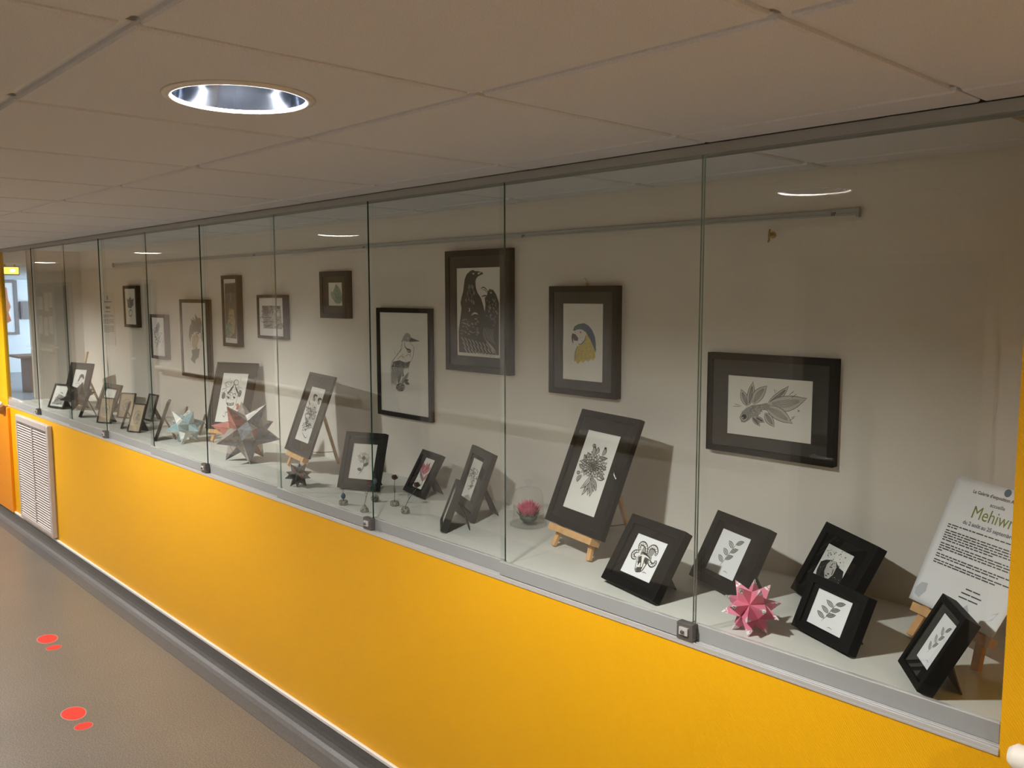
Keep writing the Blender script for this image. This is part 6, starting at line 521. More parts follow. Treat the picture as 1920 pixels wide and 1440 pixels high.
# ------------------------------------------------------------------ glass panes of the display case
ORD = ['rightmost', 'second', 'third', 'fourth', 'fifth', 'sixth', 'seventh', 'eighth', 'ninth', 'leftmost']
BEH = ['goldfish picture', 'chrysanthemum picture on its easel', 'crows picture', 'green leaf picture', 'big patchwork paper star', 'pale teal paper star', 'small winged emblem picture', 'dark brown paper star', 'leftmost standing sketch', 'view into the lobby']
for n in range(1, 11):
    rear = n % 2 == 1
    xa, xb = -n * PW, -(n - 1) * PW
    if rear: xa -= 0.008; xb += (0.002 if n > 1 else -0.002)
    else: xb += 0.008; xa -= (0.004 if n < 10 else -0.002)
    if n == 10: xa = XL + 0.002
    y0 = 0.019 if rear else 0.006
    where = ORD[n - 1] if n in (1, 10) else ORD[n - 1] + ' from the right'
    p = empty('sliding_showcase_glass', 'clear sliding showcase glass, %s, before the %s' % (where, BEH[n - 1]), 'showcase glass', (0, 0, 0), group='sliding glass sheets of the display case')
    e = 'glass_edge_light' if n in (2, 5) else 'glass_edge'
    mb = MB(); z0, z1 = ZB + 0.05, ZT + 0.012
    vs = [(x, y, z) for z in (z0, z1) for y in (y0, y0 + 0.006) for x in (xa, xb)]
    mb.add(vs, [(0, 1, 5, 4), (2, 6, 7, 3)], 'glass'); mb.add(vs, [(1, 3, 7, 5), (0, 2, 3, 1), (4, 5, 7, 6)], e)
    mb.add(vs, [(0, 4, 6, 2)], 'glass_edge_light' if n == 1 else 'glass')
    mb.build('sheet', p)
    MB().box(xa, xb, y0 - 0.003, y0 + 0.009, ZB + 0.0152, ZB + 0.056, 'profile').box(xa, xb, y0 - 0.0034, y0 + 0.0094, ZB + 0.0555, ZB + 0.058, 'chrome').build('bottom_profile', p, bevel=0.001)
    if rear:
        MB().box(xa, xa + 0.004, y0 - 0.0032, y0 + 0.0095, ZB + 0.0152, ZB + 0.059, 'lockmetal').build('end_cap', p)
        if n == 1: MB().box(xb - 0.004, xb, y0 - 0.0032, y0 + 0.0095, ZB + 0.0152, ZB + 0.059, 'lockmetal').build('end_cap', p)
    else:
        lk = MB().box(xb - 0.046, xb + 0.002, y0 - 0.013, y0 + 0.0092, ZB + 0.0155, ZB + 0.0595, 'lockmetal').build('lock', p, bevel=0.0015)
        MB().box(xb - 0.036, xb - 0.010, y0 - 0.018, y0 - 0.012, ZB + 0.029, ZB + 0.049, 'chrome').lathe([(0.0, 0.0), (0.005, 0.0), (0.005, 0.006), (0.0, 0.006)], 'lockmetal', 14, M=Matrix.Translation((xb - 0.024, y0 - 0.017, ZB + 0.038)) @ Matrix.Rotation(math.radians(90), 4, 'X')).build('keyhole_plate', lk, bevel=0.0008)

# display shelf
sh = empty('display_shelf', 'long white display shelf carrying the easels, frames and paper stars', 'shelf')
seams = [XL, -5.9, -4.3, -2.65, -1.45, 0.0]
for a_, b_ in zip(seams[:-1], seams[1:]):
    MB().box(a_ + 0.0008, b_ - 0.0008, 0.057, YB, ZS - 0.03, ZS, 'shelf').build('shelf_board', sh, bevel=0.001)

# downlights
def downlight(x, y, label, power):
    r = empty('ceiling_downlight', label, 'ceiling light', (x, y, ZC), group='round recessed downlights')
    MB().lathe([(0.116, 0.001), (0.118, -0.005), (0.131, -0.003), (0.134, 0.0), (0.118, 0.0005)], 'lamp_ring', 48).build('trim_ring', r, smooth=True)
    MB().lathe([(0.117, -0.002), (0.113, 0.03), (0.100, 0.07), (0.080, 0.10)], 'reflector', 48).build('reflector', r, smooth=True)
    MB().lathe([(0.1175, 0.0), (0.122, 0.0), (0.122, 0.14), (0.0, 0.14)], 'plenum', 32).build('can', r)
    MB().lathe([(0.080, 0.10), (0.060, 0.104), (0.0, 0.105)], 'lamp_lens', 32).build('lens', r, smooth=True)
    l = bpy.data.lights.new('downlight_lamp', 'POINT'); l.shadow_soft_size = 0.045; l.energy = LAMP_WATTS * power; l.color = LAMP_COLOR
    lo = bpy.data.objects.new('downlight_lamp', l); link(lo, r); lo.location = (0, 0, 0.074)
names = ['recessed round downlight behind the viewer, nearest the right corridor end', 'recessed round downlight in the ceiling tile in front of the crows picture',
         'second recessed downlight along the ceiling, mirrored beside the green leaf picture', 'third recessed downlight along the ceiling, mirrored above the winged emblem picture',
         'fourth recessed downlight along the ceiling, mirrored near the exit sign', 'farthest recessed downlight at the left corridor end']
for (x, y), l, pw_ in zip(LAMPS, names, (0.9, 0.86, 1.1, 1.45, 1.0, 0.7)): downlight(x, y, l, pw_)

# handrails
def handrail(x0, x1, y, z, label, side):
    r = empty('handrail', label, 'handrail', ((x0 + x1) / 2, y, 0))
    xm = (x0 + x1) / 2
    pts = [(x0 - xm, 0, z), (x0 - xm + 0.012, 0, z), (x1 - xm - 0.012, 0, z), (x1 - xm, 0, z)]
    MB().tube(pts, [0.014, 0.024, 0.024, 0.014], 'handrail', 18).build('rail', r, smooth=True)
    n = max(2, int((x1 - x0) / 1.1) + 1)
    for i in range(n):
        bxx = x0 - xm + 0.06 + (x1 - x0 - 0.12) * i / (n - 1)
        MB().box(bxx - 0.02, bxx + 0.02, min(0, side * 0.06), max(0, side * 0.06), z - 0.055, z - 0.012, 'wood').build('bracket', r, bevel=0.006)
handrail(0.035, 3.2, -0.062, 1.0, 'cream round handrail starting right of the display case', 1)
handrail(-9.2, -7.235, -0.062, 0.978, 'cream round handrail on a wooden bracket left of the vent grille', 1)
handrail(-4.8, -1.82, YO + 0.065, 0.96, 'cream handrail on the opposite wall mirrored behind the parrot picture', -1)
handrail(-10.2, -5.74, YO + 0.065, 0.96, 'cream handrail on the opposite wall mirrored across the mask picture', -1)
handrail(-15.9, -14.55, YO + 0.065, 0.96, 'cream handrail on the opposite wall mirrored under the notice board', -1)
handrail(-0.7, 3.1, YO + 0.065, 0.96, 'cream handrail on the opposite wall right behind the viewer', -1)

# notice board on the opposite wall
nb = empty('notice_board', 'grey green notice board with white papers mirrored in the ninth pane', 'notice board', (-15.0, YO, 1.08))
MB().box(-0.5, 0.5, 0, 0.02, 0, 0.92, 'board').build('panel', nb)
MB().box(-0.53, -0.5, 0, 0.03, -0.03, 0.95, 'door_frame').box(0.5, 0.53, 0, 0.03, -0.03, 0.95, 'door_frame').box(-0.5, 0.5, 0, 0.03, -0.03, 0, 'door_frame').box(-0.5, 0.5, 0, 0.03, 0.92, 0.95, 'door_frame').build('board_frame', nb)
for x, z, w_, h_ in ((-0.38, 0.12, 0.22, 0.3), (-0.08, 0.1, 0.22, 0.3), (0.2, 0.14, 0.2, 0.28), (-0.4, 0.52, 0.3, 0.21), (0.0, 0.5, 0.22, 0.3), (0.26, 0.56, 0.2, 0.24)):
    MB().box(x, x + w_, 0.02, 0.022, z, z + h_, 'paper_cool').build('sheet_of_paper', nb)

# louvred vent grille in the yellow wall
vg = empty('vent_grille', 'pale metal louvred vent grille low in the yellow wall', 'vent grille', (-6.53, 0.0, 0.118))
gw, gh = 0.43, 0.81
fr = MB()
fr.box(-gw, -gw + 0.022, -0.028, 0, 0, gh, 'grille').box(gw - 0.05, gw, -0.034, 0, 0, gh, 'grille').box(-gw + 0.022, gw - 0.05, -0.034, 0, gh - 0.05, gh, 'grille').box(-gw + 0.022, gw - 0.05, -0.030, 0, 0, 0.035, 'grille')
fr.build('grille_frame', vg, bevel=0.008)
MB().box(-gw + 0.02, gw - 0.05, -0.003, -0.001, 0.03, gh - 0.05, 'dark').build('dark_back', vg)
sl = MB().add([(-gw + 0.022, -0.026, 0.0), (gw - 0.05, -0.026, 0.0), (gw - 0.05, -0.014, 0.0075), (-gw + 0.022, -0.014, 0.0075), (-gw + 0.022, -0.024, -0.002), (gw - 0.05, -0.024, -0.002), (gw - 0.05, -0.012, 0.006), (-gw + 0.022, -0.012, 0.006)],
               [(0, 1, 2, 3), (7, 6, 5, 4), (0, 4, 5, 1), (1, 5, 6, 2), (2, 6, 7, 3), (3, 7, 4, 0)], 'grille').mesh('slat')
ns = 38
for i in range(ns): share('slat', sl, vg, (0, 0, 0.042 + (gh - 0.05 - 0.05) * i / (ns - 1)))
MB().box(-0.006, 0.006, -0.0275, -0.008, 0.035, gh - 0.05, 'grille').build('center_bar', vg)

# red footprints on the floor
def foot(x, y, rz, label):
    r = empty('footprint_sticker', label, 'footprint', (x, y, 0), (0, 0, rz), group='red footprint stickers')
    def blob(pts, name):
        for k, (g, z, mn) in enumerate(((1.06, 0.0006, 'sticker_edge'), (1.0, 0.0010, 'red_sticker'))):
            cx = sum(p[0] for p in pts) / len(pts); cy = sum(p[1] for p in pts) / len(pts); n = len(pts)
            q = [(cx + (px - cx) * g, cy + (py - cy) * g) for px, py in pts]
            mb = MB().add([(a, b, 0) for a, b in q] + [(a, b, z) for a, b in q], [tuple(range(n, 2 * n))] + [(i, (i + 1) % n, n + (i + 1) % n, n + i) for i in range(n)], mn)
            o = mb.build(name if k else name + '_border', par[0])
            if k == 0: par0.append(o)
    par0 = []; par = [r]
    sole = [(-0.075 * math.cos(t) * (1.0 if math.cos(t) > 0 else 0.82) - 0.082, 0.047 * math.sin(t) * (1 + 0.12 * math.cos(t))) for t in [6.28318 * i / 28 for i in range(28)]]
    heel = [(0.034 * math.cos(t) + 0.062, 0.036 * math.sin(t)) for t in [6.28318 * i / 22 for i in range(22)]]
    blob(sole, 'sole'); blob(heel, 'heel')
foot(-4.395, -0.52, math.radians(-4), 'red shoe print sticker on the floor farther from the viewer')
foot(-3.40, -0.68, math.radians(-2), 'red shoe print sticker on the floor nearer the viewer')

# hanging rail and hook on the back wall
hr = empty('picture_rail', 'thin metal picture hanging rail high on the white back wall', 'rail', (-3.53, YB, 2.07))
MB().box(-2.93, 2.93, -0.012, 0, -0.006, 0.010, 'alu').box(-2.93, 2.93, -0.016, -0.012, -0.008, -0.002, 'alu').build('track', hr, bevel=0.001)
for x in (-2.93, 2.93): MB().box(x - 0.003, x + 0.003, -0.018, 0, -0.014, 0.014, 'alu').build('end_cap', hr)
for x in (-0.62, 0.5, 1.6, 2.86): MB().box(x - 0.006, x + 0.006, -0.017, -0.010, -0.007, 0.003, 'lockmetal').build('clip', hr)
hk = empty('wall_hook', 'small brass hook screwed in the wall above the goldfish picture', 'hook', (-0.864, YB, 2.02))
MB().lathe([(0.0, 0.0), (0.010, 0.0), (0.010, 0.003), (0.004, 0.004), (0.004, 0.022), (0.0, 0.022)], 'brass', 14, M=Matrix.Rotation(math.radians(90), 4, 'X')).build('screw_plate', hk, smooth=False)
MB().tube([(0, -0.020, 0.016), (0, -0.024, 0.0), (0, -0.022, -0.016), (0, -0.028, -0.020)], 0.003, 'brass', 8).build('hook_prong', hk, smooth=True)

# the lobby beyond the left end
pt = empty('wall_painting', 'large orange figure painting with dark frame on the bluish lobby wall', 'painting', (-22.65, 3.15, 0.93))
MB().box(0, 0.03, -0.62, 0.62, 0.0, 1.22, 'paper_cool').build('canvas', pt)
MB().box(0, 0.05, -0.68, -0.60, -0.03, 1.25, 'grey_box').box(0, 0.05, 0.60, 0.68, -0.03, 1.25, 'grey_box').box(0, 0.05, -0.6, 0.6, -0.03, 0.03, 'grey_box').box(0, 0.05, -0.6, 0.6, 1.19, 1.25, 'grey_box').build('painting_frame', pt)
fig = [(-0.45, 0.2), (-0.5, 0.7), (-0.3, 1.05), (0.1, 1.1), (0.46, 1.08), (0.48, 0.8), (0.53, 0.62), (0.47, 0.5), (0.52, 0.3), (0.25, 0.14), (-0.1, 0.2)]
mb = MB().add([(0.034, a, b) for a, b in fig], [tuple(range(len(fig)))], 'art_orange'); mb.build('painted_figure', pt)
bxl = empty('wall_box', 'small grey wall box right of the orange painting in the lobby', 'wall box', (-22.65, 4.0, 1.26))
MB().box(0, 0.09, -0.13, 0.16, 0, 0.42, 'grey_box').build('body', bxl, bevel=0.006); MB().box(0.09, 0.1, -0.10, 0.13, 0.05, 0.37, 'grey_box').build('front_panel', bxl)
dk = empty('reception_desk', 'brown wooden desk on the grey lobby floor', 'desk', (-17.9, 2.95, 0))
MB().box(-0.4, 0.4, -0.40, 0.45, 0.66, 0.70, 'desk').build('desk_top', dk, bevel=0.004)
MB().box(-0.3, 0.3, -0.20, 0.4, 0.0, 0.66, 'desk').build('pedestal', dk, bevel=0.004)
es = empty('exit_sign', 'small glowing yellow exit sign hanging under the lobby ceiling', 'exit sign', (-11.0, 0.955, 2.075))
MB().box(-0.02, 0.02, -0.095, 0.095, 0, 0.1, 'grey_box').build('housing', es, bevel=0.004)
MB().box(0.0202, 0.0225, -0.085, 0.085, 0.01, 0.09, 'exit_glow').build('lit_panel', es)
MB().box(0.0226, 0.0232, -0.005, 0.045, 0.035, 0.068, 'exit_white').build('pictogram', es)
MB().box(-0.006, 0.006, -0.06, -0.045, 0.098, 0.124, 'grey_box').build('hanger', es)
MB().box(-0.006, 0.006, 0.045, 0.06, 0.098, 0.124, 'grey_box').build('hanger', es)

# ------------------------------------------------------------------ drawings (flat prints, unit coordinates)
def smooth_pts(p, sub=4):
    if len(p) < 3: return p
    o = []
    for i in range(len(p) - 1):
        p0, p1, p2, p3 = p[max(i - 1, 0)], p[i], p[i + 1], p[min(i + 2, len(p) - 1)]
        for k in range(sub):
            t = k / sub; t2, t3 = t * t, t * t * t
            o.append(tuple(0.5 * (2 * p1[j] + (p2[j] - p0[j]) * t + (2 * p0[j] - 5 * p1[j] + 4 * p2[j] - p3[j]) * t2 + (3 * p1[j] - p0[j] - 3 * p2[j] + p3[j]) * t3) for j in (0, 1)))
    o.append(p[-1]); return o
def drawing(key, w, h, parent, y, x0, z0):
    """ink strokes and fills laid on a sheet whose lower left corner is (x0, y, z0)"""
    mb = MB(); lay = 0
    items = ART[key]; step = min(1.5e-5, 0.0016 / max(len(items), 1))
    for mn, lw, s in items:
        c = [int(q) / 1000.0 for q in s.split()]
        p = [(c[i] * w, c[i + 1] * h) for i in range(0, len(c), 2)]
        lay += 1; yy = y - 0.0001 - lay * step
        if lw == 0:
            tri = tessellate_polygon([[Vector((a, b, 0)) for a, b in p]])
            mb.add([(x0 + a, yy, z0 + b) for a, b in p], tri, mn)
        else:
            p = smooth_pts(p); n = len(p); hw = lw * w / 2; vs = []
            for i, (a, b) in enumerate(p):
                ax, ay = p[min(i + 1, n - 1)][0] - p[max(i - 1, 0)][0], p[min(i + 1, n - 1)][1] - p[max(i - 1, 0)][1]
                L = math.hypot(ax, ay) or 1.0; f = hw * (0.35 + 0.65 * math.sin(math.pi * (i + 0.5) / n))
                vs += [(x0 + a - ay / L * f, yy, z0 + b + ax / L * f), (x0 + a + ay / L * f, yy, z0 + b - ax / L * f)]
            mb.add(vs, [(2 * i, 2 * i + 1, 2 * i + 3, 2 * i + 2) for i in range(n - 1)], mn)
    return mb.build('drawing', parent)

def picture(name, label, loc, yaw, tilt, w, h, d, bw, art, rect=None, frame='frame_black', mat_='mat_black', paper='paper', strut=0.0, group=None, glazed=True, strut_back=None, strut_mat=None):
    """framed picture; root on the lower front edge, front face at local y=0"""
    t = math.radians(tilt)
    r = empty(name, label, 'picture frame', loc, (-t, 0, math.radians(yaw)), group)
    mb = MB(); a = w / 2
    o_ = [(-a, 0), (a, 0), (a, h), (-a, h)]; i_ = [(-a + bw, bw), (a - bw, bw), (a - bw, h - bw), (-a + bw, h - bw)]
    vs = [(x, 0, z) for x, z in o_] + [(x, 0, z) for x, z in i_] + [(x, d, z) for x, z in o_] + [(x, d, z) for x, z in i_]
    fs = []
    for k in range(4):
        n = (k + 1) % 4
        fs += [(k, n, 4 + n, 4 + k), (8 + k, 8 + n, n, k), (4 + k, 4 + n, 12 + n, 12 + k), (12 + k, 12 + n, 8 + n, 8 + k)]
    mb.add(vs, fs, frame).build('moulding', r, bevel=min(0.0015, bw * 0.1))
    yb_ = d - 0.004
    MB().box(-a + bw * 0.8, a - bw * 0.8, yb_, d - 0.0005, bw * 0.8, h - bw * 0.8, frame).build('backing_board', r)
    ym = min(0.008, d * 0.5)
    if rect:
        u0, v0, u1, v1 = rect
        px0, px1, pz0, pz1 = -a + u0 * w, -a + u1 * w, v0 * h, v1 * h
        m_ = MB(); e = bw * 0.9
        oo = [(-a + e, e), (a - e, e), (a - e, h - e), (-a + e, h - e)]; ii = [(px0, pz0), (px1, pz0), (px1, pz1), (px0, pz1)]
        vs = [(x, ym, z) for x, z in oo] + [(x, ym, z) for x, z in ii] + [(x, ym + 0.0016, z) for x, z in ii]
        m_.add(vs, [(k, (k + 1) % 4, 4 + (k + 1) % 4, 4 + k) for k in range(4)], mat_)
        m_.add(vs, [(4 + k, 4 + (k + 1) % 4, 8 + (k + 1) % 4, 8 + k) for k in range(4)], mat_)
        m_.build('passe_partout', r)
        mg = 0.004
        yp = ym + 0.0019
    else:
        px0, px1, pz0, pz1 = -a + bw, a - bw, bw, h - bw; mg = 0.0; yp = ym
    sh_ = MB().box(px0 - mg, px1 + mg, yp, yp + 0.0008, pz0 - mg, pz1 + mg, paper).build('paper_sheet', r)
    drawing(art, px1 - px0, pz1 - pz0, sh_, yp, px0, pz0)
    if glazed:
        MB().add([(-a + bw * 0.9, ym * 0.45, bw * 0.9), (a - bw * 0.9, ym * 0.45, bw * 0.9), (a - bw * 0.9, ym * 0.45, h - bw * 0.9), (-a + bw * 0.9, ym * 0.45, h - bw * 0.9)], [(0, 1, 2, 3)], 'picture_glass').build('glazing', r)
    if strut:
        z0r = loc[2] - ZS
        hz = strut * h; hb = (strut_back if strut_back else hz * math.sin(t) + d * math.cos(t) + 0.24 * h); wz = -z0r
        fy, fz = hb * math.cos(t) - wz * math.sin(t), hb * math.sin(t) + wz * math.cos(t)
        A, B = Vector((0, d + 0.001, hz)), Vector((0, fy, fz))
        dv = (B - A).normalized(); nv = Vector((1, 0, 0)).cross(dv).normalized()
        ww = min(0.046, w * 0.28); mb = MB(); vs = []
        for p, q in ((A, 0.6), (B, 1.0)):
            for sx in (-1, 1):
                for sn in (0, 1): vs.append(p + Vector((sx * ww * q, 0, 0)) + nv * 0.0028 * (sn - 0.5) + (Vector((0, 0, 0.0015)) if p is B else Vector((0, 0, 0))))
        mb.add(vs, [(0, 1, 3, 2), (4, 6, 7, 5), (0, 4, 5, 1), (2, 3, 7, 6), (0, 2, 6, 4), (1, 5, 7, 3)], strut_mat or frame).build('back_stand', r)
    return r

# wall pictures: x centre, bottom z, width, height
def wall_pic(name, label, x0, x1, z0, z1, bw, art, **k):
    d = k.pop('d', 0.03)
    return picture(name, label, ((x0 + x1) / 2, YB - d, z0), 0, 0, x1 - x0, z1 - z0, d, bw, art, group='framed drawings on the back wall', **k)
wall_pic('framed_drawing', 'dark framed drawing of a goldfish with leafy fins on the back wall', -1.066, -0.637, 1.349, 1.661, 0.020, 'goldfish', rect=(0.17, 0.19, 0.83, 0.78), frame='frame_brown', mat_='mat_grey', paper='paper')
pp_ = wall_pic('framed_drawing', 'dark framed drawing of a blue and yellow parrot on the back wall', -1.774, -1.443, 1.474, 1.8745, 0.022, 'parrot', rect=(0.2, 0.14, 0.79, 0.84), frame='frame_brown', mat_='mat_grey')
MB().box(-0.003, 0.003, 0.022, 0.029, 0.400, 0.412, 'brass').tube([(0, 0.026, 0.412), (0, 0.024, 0.424), (0, 0.016, 0.428)], 0.0016, 'brass', 6).build('hanger', pp_)
wall_pic('framed_print', 'large dark framed black print of three crows on the back wall', -2.394, -1.990, 1.522, 2.026, 0.026, 'crows', rect=(0.17, 0.13, 0.84, 0.855), frame='frame_brown', mat_='mat_grey')
wall_pic('framed_drawing', 'thin black framed drawing of a heron on the back wall', -2.928, -2.511, 1.276, 1.782, 0.021, 'heron', d=0.02)
wall_pic('framed_drawing', 'small dark framed picture of green leaves beside the heron', -3.418, -3.158, 1.725, 1.960, 0.026, 'green_leaf', rect=(0.28, 0.27, 0.77, 0.76), frame='frame_brown', mat_='mat_grey')
wall_pic('framed_drawing', 'wide dark framed grey ink picture left of the green leaves picture', -4.099, -3.785, 1.598, 1.842, 0.016, 'winged_figures', frame='frame_brown', paper='paper_cool', d=0.034)
wall_pic('framed_drawing', 'tall narrow dark framed picture with brown tones on the back wall', -4.552, -4.338, 1.532, 1.958, 0.022, 'tall_panel', frame='frame_brown', d=0.034)
wall_pic('framed_drawing', 'large dark framed pale drawing of a curling dragon on the back wall', -5.188, -4.768, 1.309, 1.813, 0.022, 'dragon', frame='frame_brown', d=0.034)
wall_pic('framed_drawing', 'small black framed plume sketch hanging lowest left on the wall', -5.712, -5.443, 1.397, 1.707, 0.022, 'plume', d=0.034)
wall_pic('framed_drawing', 'small dark framed winged emblem drawing, leftmost on the back wall', -6.217, -5.956, 1.604, 1.909, 0.022, 'winged_emblem', frame='frame_brown', d=0.034)
nt_ = empty('wall_notice', 'white printed notice sheet taped on the wall left of the pictures', 'notice', (-6.65, YB, 1.45))
s_ = MB().box(-0.14, 0.14, -0.002, 0.0, 0, 0.415, 'paper_notice').build('paper_sheet', nt_)
mb = MB(); rr = random.Random(5)
mb.box(-0.012, 0.012, -0.0026, -0.0021, 0.355, 0.385, 'txt_logo').box(-0.08, 0.09, -0.0026, -0.0021, 0.335, 0.341, 'g0').box(-0.05, 0.05, -0.0026, -0.0021, 0.285, 0.302, 'g1').box(-0.06, 0.06, -0.0026, -0.0021, 0.258, 0.264, 'g1')
for i in range(15):
    z = 0.232 - i * 0.0085 - (0.008 if i > 2 else 0) - (0.008 if i > 7 else 0)
    x = -0.115
    xe = 0.115 if i not in (2, 7, 14) else 0.02
    while x < xe:
        l_ = rr.uniform(0.008, 0.03); mb.box(x, min(x + l_, xe), -0.0026, -0.0021, z, z + 0.004, 'g1'); x += l_ + 0.004
mb.build('printed_text', s_)

# pictures standing on the shelf (x, y, yaw, tilt, width, height)
SG = 'framed drawings standing on the shelf'
def stand_pic(name, label, P, d, bw, art, rect, z=0.0, **k):
    x, y, yaw, tilt, w_, h_ = P
    k.setdefault('strut', 0.62)
    return picture(name, label, (x, y, ZS + z + d * math.sin(math.radians(tilt)) + 0.0004), yaw, tilt, w_, h_, d, bw, art, rect, group=SG, **k)
stand_pic('standing_frame', 'black frame with a ram skull drawing leaning left of the pink star', (-1.009, 0.103, -12.9, 33.0, 0.239, 0.213), 0.03, 0.026, 'ram_skull', (0.225, 0.20, 0.78, 0.77), paper='paper_cool')
stand_pic('standing_frame', 'black frame with a small sketch standing behind the pink paper star', (-0.852, 0.301, -20.7, 28.0, 0.241, 0.214), 0.03, 0.026, 'sprig_a', (0.20, 0.19, 0.74, 0.79), paper='paper_cool')
stand_pic('standing_frame', 'black frame with an inky dark portrait, rear one right of the pink star', (-0.588, 0.386, -33.0, 29.0, 0.254, 0.217), 0.03, 0.026, 'portrait', (0.19, 0.28, 0.69, 0.76))
stand_pic('standing_frame', 'black frame with a square pencil sketch in front of the dark portrait', (-0.462, 0.171, -22.0, 24.0, 0.200, 0.143), 0.03, 0.020, 'sprig_b', (0.18, 0.18, 0.77, 0.80), paper='paper_cool', strut_mat='wood_dark')
stand_pic('standing_frame', 'black box frame with a pencil sketch before the green titled poster', (-0.224, 0.112, -53.4, 28.3, 0.157, 0.188), 0.035, 0.016, 'sprig_c', (0.27, 0.23, 0.84, 0.84), paper='paper_cool', strut=0.5, strut_back=0.10, strut_mat='wood_dark')
stand_pic('standing_frame', 'black frame with a dark ink flower standing right of the two figures easel', (-2.643, 0.267, 25.6, 20.3, 0.200, 0.251), 0.03, 0.022, 'dark_flower', (0.22, 0.18, 0.82, 0.80))
stand_pic('standing_frame', 'black frame with a pink flower drawing behind the wire roses', (-2.406, 0.388, -10.9, 30.2, 0.184, 0.196), 0.02, 0.020, 'pink_flower', (0.27, 0.16, 0.72, 0.85))
stand_pic('standing_frame', 'grey brown frame with a faint flower sketch left of the glass dome', (-2.001, 0.317, -21.5, 20.4, 0.242, 0.266), 0.02, 0.03, 'grey_flower', (0.18, 0.24, 0.62, 0.83), frame='frame_grey', mat_='mat_grey')
stand_pic('standing_frame', 'small grey brown frame seen almost edge on left of the glass dome', (-1.925, 0.158, -38.0, 21.0, 0.15, 0.17), 0.025, 0.014, 'faint', None, frame='frame_grey', strut=0.7)
TN = dict(frame='frame_grey', paper='paper_tan')
stand_pic('standing_frame', 'thin framed tan oval emblem sketch, nearest left of the three tan ones', (-5.499, 0.149, 23.6, 15.4, 0.124, 0.171), 0.012, 0.007, 'oval_a', None, **TN)
stand_pic('standing_frame', 'thin framed tan sketch standing farther back between two tan sketches', (-5.644, 0.333, 22.3, 14.3, 0.145, 0.177), 0.012, 0.007, 'oval_b', None, **TN)
stand_pic('standing_frame', 'thin framed tan emblem sketch, rightmost of the three tan ones', (-4.966, 0.151, 19.2, 19.2, 0.113, 0.182), 0.012, 0.007, 'oval_c', None, **TN)
stand_pic('standing_frame', 'grey frame with a pale sheet behind the leftmost tan sketch', (-6.174, 0.373, 4.0, 22.0, 0.309, 0.202), 0.015, 0.03, 'faint', (0.22, 0.2, 0.78, 0.8), frame='frame_grey', mat_='mat_grey')
stand_pic('standing_frame', 'black framed small dark picture standing back between tan sketch and teal star', (-5.412, 0.402, 5.2, 16.6, 0.122, 0.183), 0.015, 0.010, 'grey_sketch', None, paper='board')
stand_pic('standing_frame', 'thin frame seen edge on between two tan sketches', (-5.216, 0.165, -23.0, 19.0, 0.11, 0.17), 0.012, 0.008, 'faint', None, **TN)
stand_pic('standing_frame', 'black frame seen edge on with open back stand left of the teal star', (-4.611, 0.15, -26.0, 20.0, 0.14, 0.24), 0.015, 0.012, 'faint', None, strut=0.55)
stand_pic('standing_frame', 'thin frame seen edge on just behind the teal star', (-4.78, 0.36, -24.0, 19.0, 0.10, 0.16), 0.012, 0.008, 'faint', None, **TN)
stand_pic('standing_frame', 'small thin frame seen edge on right behind the teal star', (-4.62, 0.42, -24.0, 18.0, 0.09, 0.12), 0.012, 0.008, 'faint', None, **TN)
stand_pic('standing_frame', 'grey framed black and white sketch left of the dark brown star', (-6.540, 0.143, 13.7, 21.9, 0.204, 0.189), 0.015, 0.014, 'grey_sketch', None, frame='frame_grey')
stand_pic('standing_frame', 'black frame seen edge on before the leftmost easel', (-5.95, 0.135, -20.0, 22.0, 0.12, 0.20), 0.02, 0.012, 'faint', None, strut=0.6)

# pictures that stand on easels
EG = 'pictures shown on wooden easels'
def easel(label, P, z, d, top, spread=0.085, lw=0.020, back=0.26, post=0.0):
    """tripod table easel; shares the picture's tilt; ledge carries the picture"""
    x, y, yaw, tilt, w_, h_ = P; t = math.radians(tilt)
    r = empty('wooden_easel', label, 'easel', (x, y, ZS), (0, 0, math.radians(yaw)), 'small wooden table easels')
    z0 = z + d * math.sin(t)
    def pl(a, yy, b):   # picture-plane coordinates -> easel coordinates
        return Vector((a, yy * math.cos(t) + b * math.sin(t), z0 - yy * math.sin(t) + b * math.cos(t)))
    yl = d + 0.008
    # front legs: run from near the apex down to the shelf
    bb = -(z0 - (yl) * math.sin(t)) / math.cos(t) + 0.006
    for sx in (-1, 1):
        MB().bar(pl(sx * (spread + 0.016), yl, bb), pl(sx * 0.022, yl, top), lw, 0.012, 'wood', upv=pl(0, 1, 0) - pl(0, 0, 0)).build('leg', r, bevel=0.001)
    MB().box(-spread - 0.035, spread + 0.035, -0.004, d + 0.0145, -0.024, -0.002, 'wood', M=Matrix(((1, 0, 0, 0), (0, math.cos(t), math.sin(t), 0), (0, -math.sin(t), math.cos(t), z0), (0, 0, 0, 1)))).build('ledge', r, bevel=0.001)
    MB().bar(pl(-0.05, yl + 0.012, top * 0.62), pl(0.05, yl + 0.012, top * 0.62), 0.016, 0.008, 'wood', upv=pl(0, 1, 0) - pl(0, 0, 0)).build('crossbar', r, bevel=0.001)
    A = pl(0, yl + 0.014, top * 0.80); B = Vector((0, A.y + back - 0.02, 0.008))
    MB().bar(A, B, 0.018, 0.012, 'wood').build('rear_leg', r, bevel=0.001)
    C = pl(0, yl + 0.012, 0.02); D = A.lerp(B, (A.z - C.z * 0.8) / max(A.z - B.z, 1e-3))
    MB().tube([C, (C + D) / 2 + Vector((0, 0, -0.006)), D], 0.0016, 'cord', 6).build('cord', r)
    if post: MB().bar(pl(0, yl, top * 0.6), pl(0, yl, post), 0.018, 0.012, 'wood').build('post', r, bevel=0.001)
    return r
PC = (-1.379, 0.273, -12.0, 22.8, 0.319, 0.403)
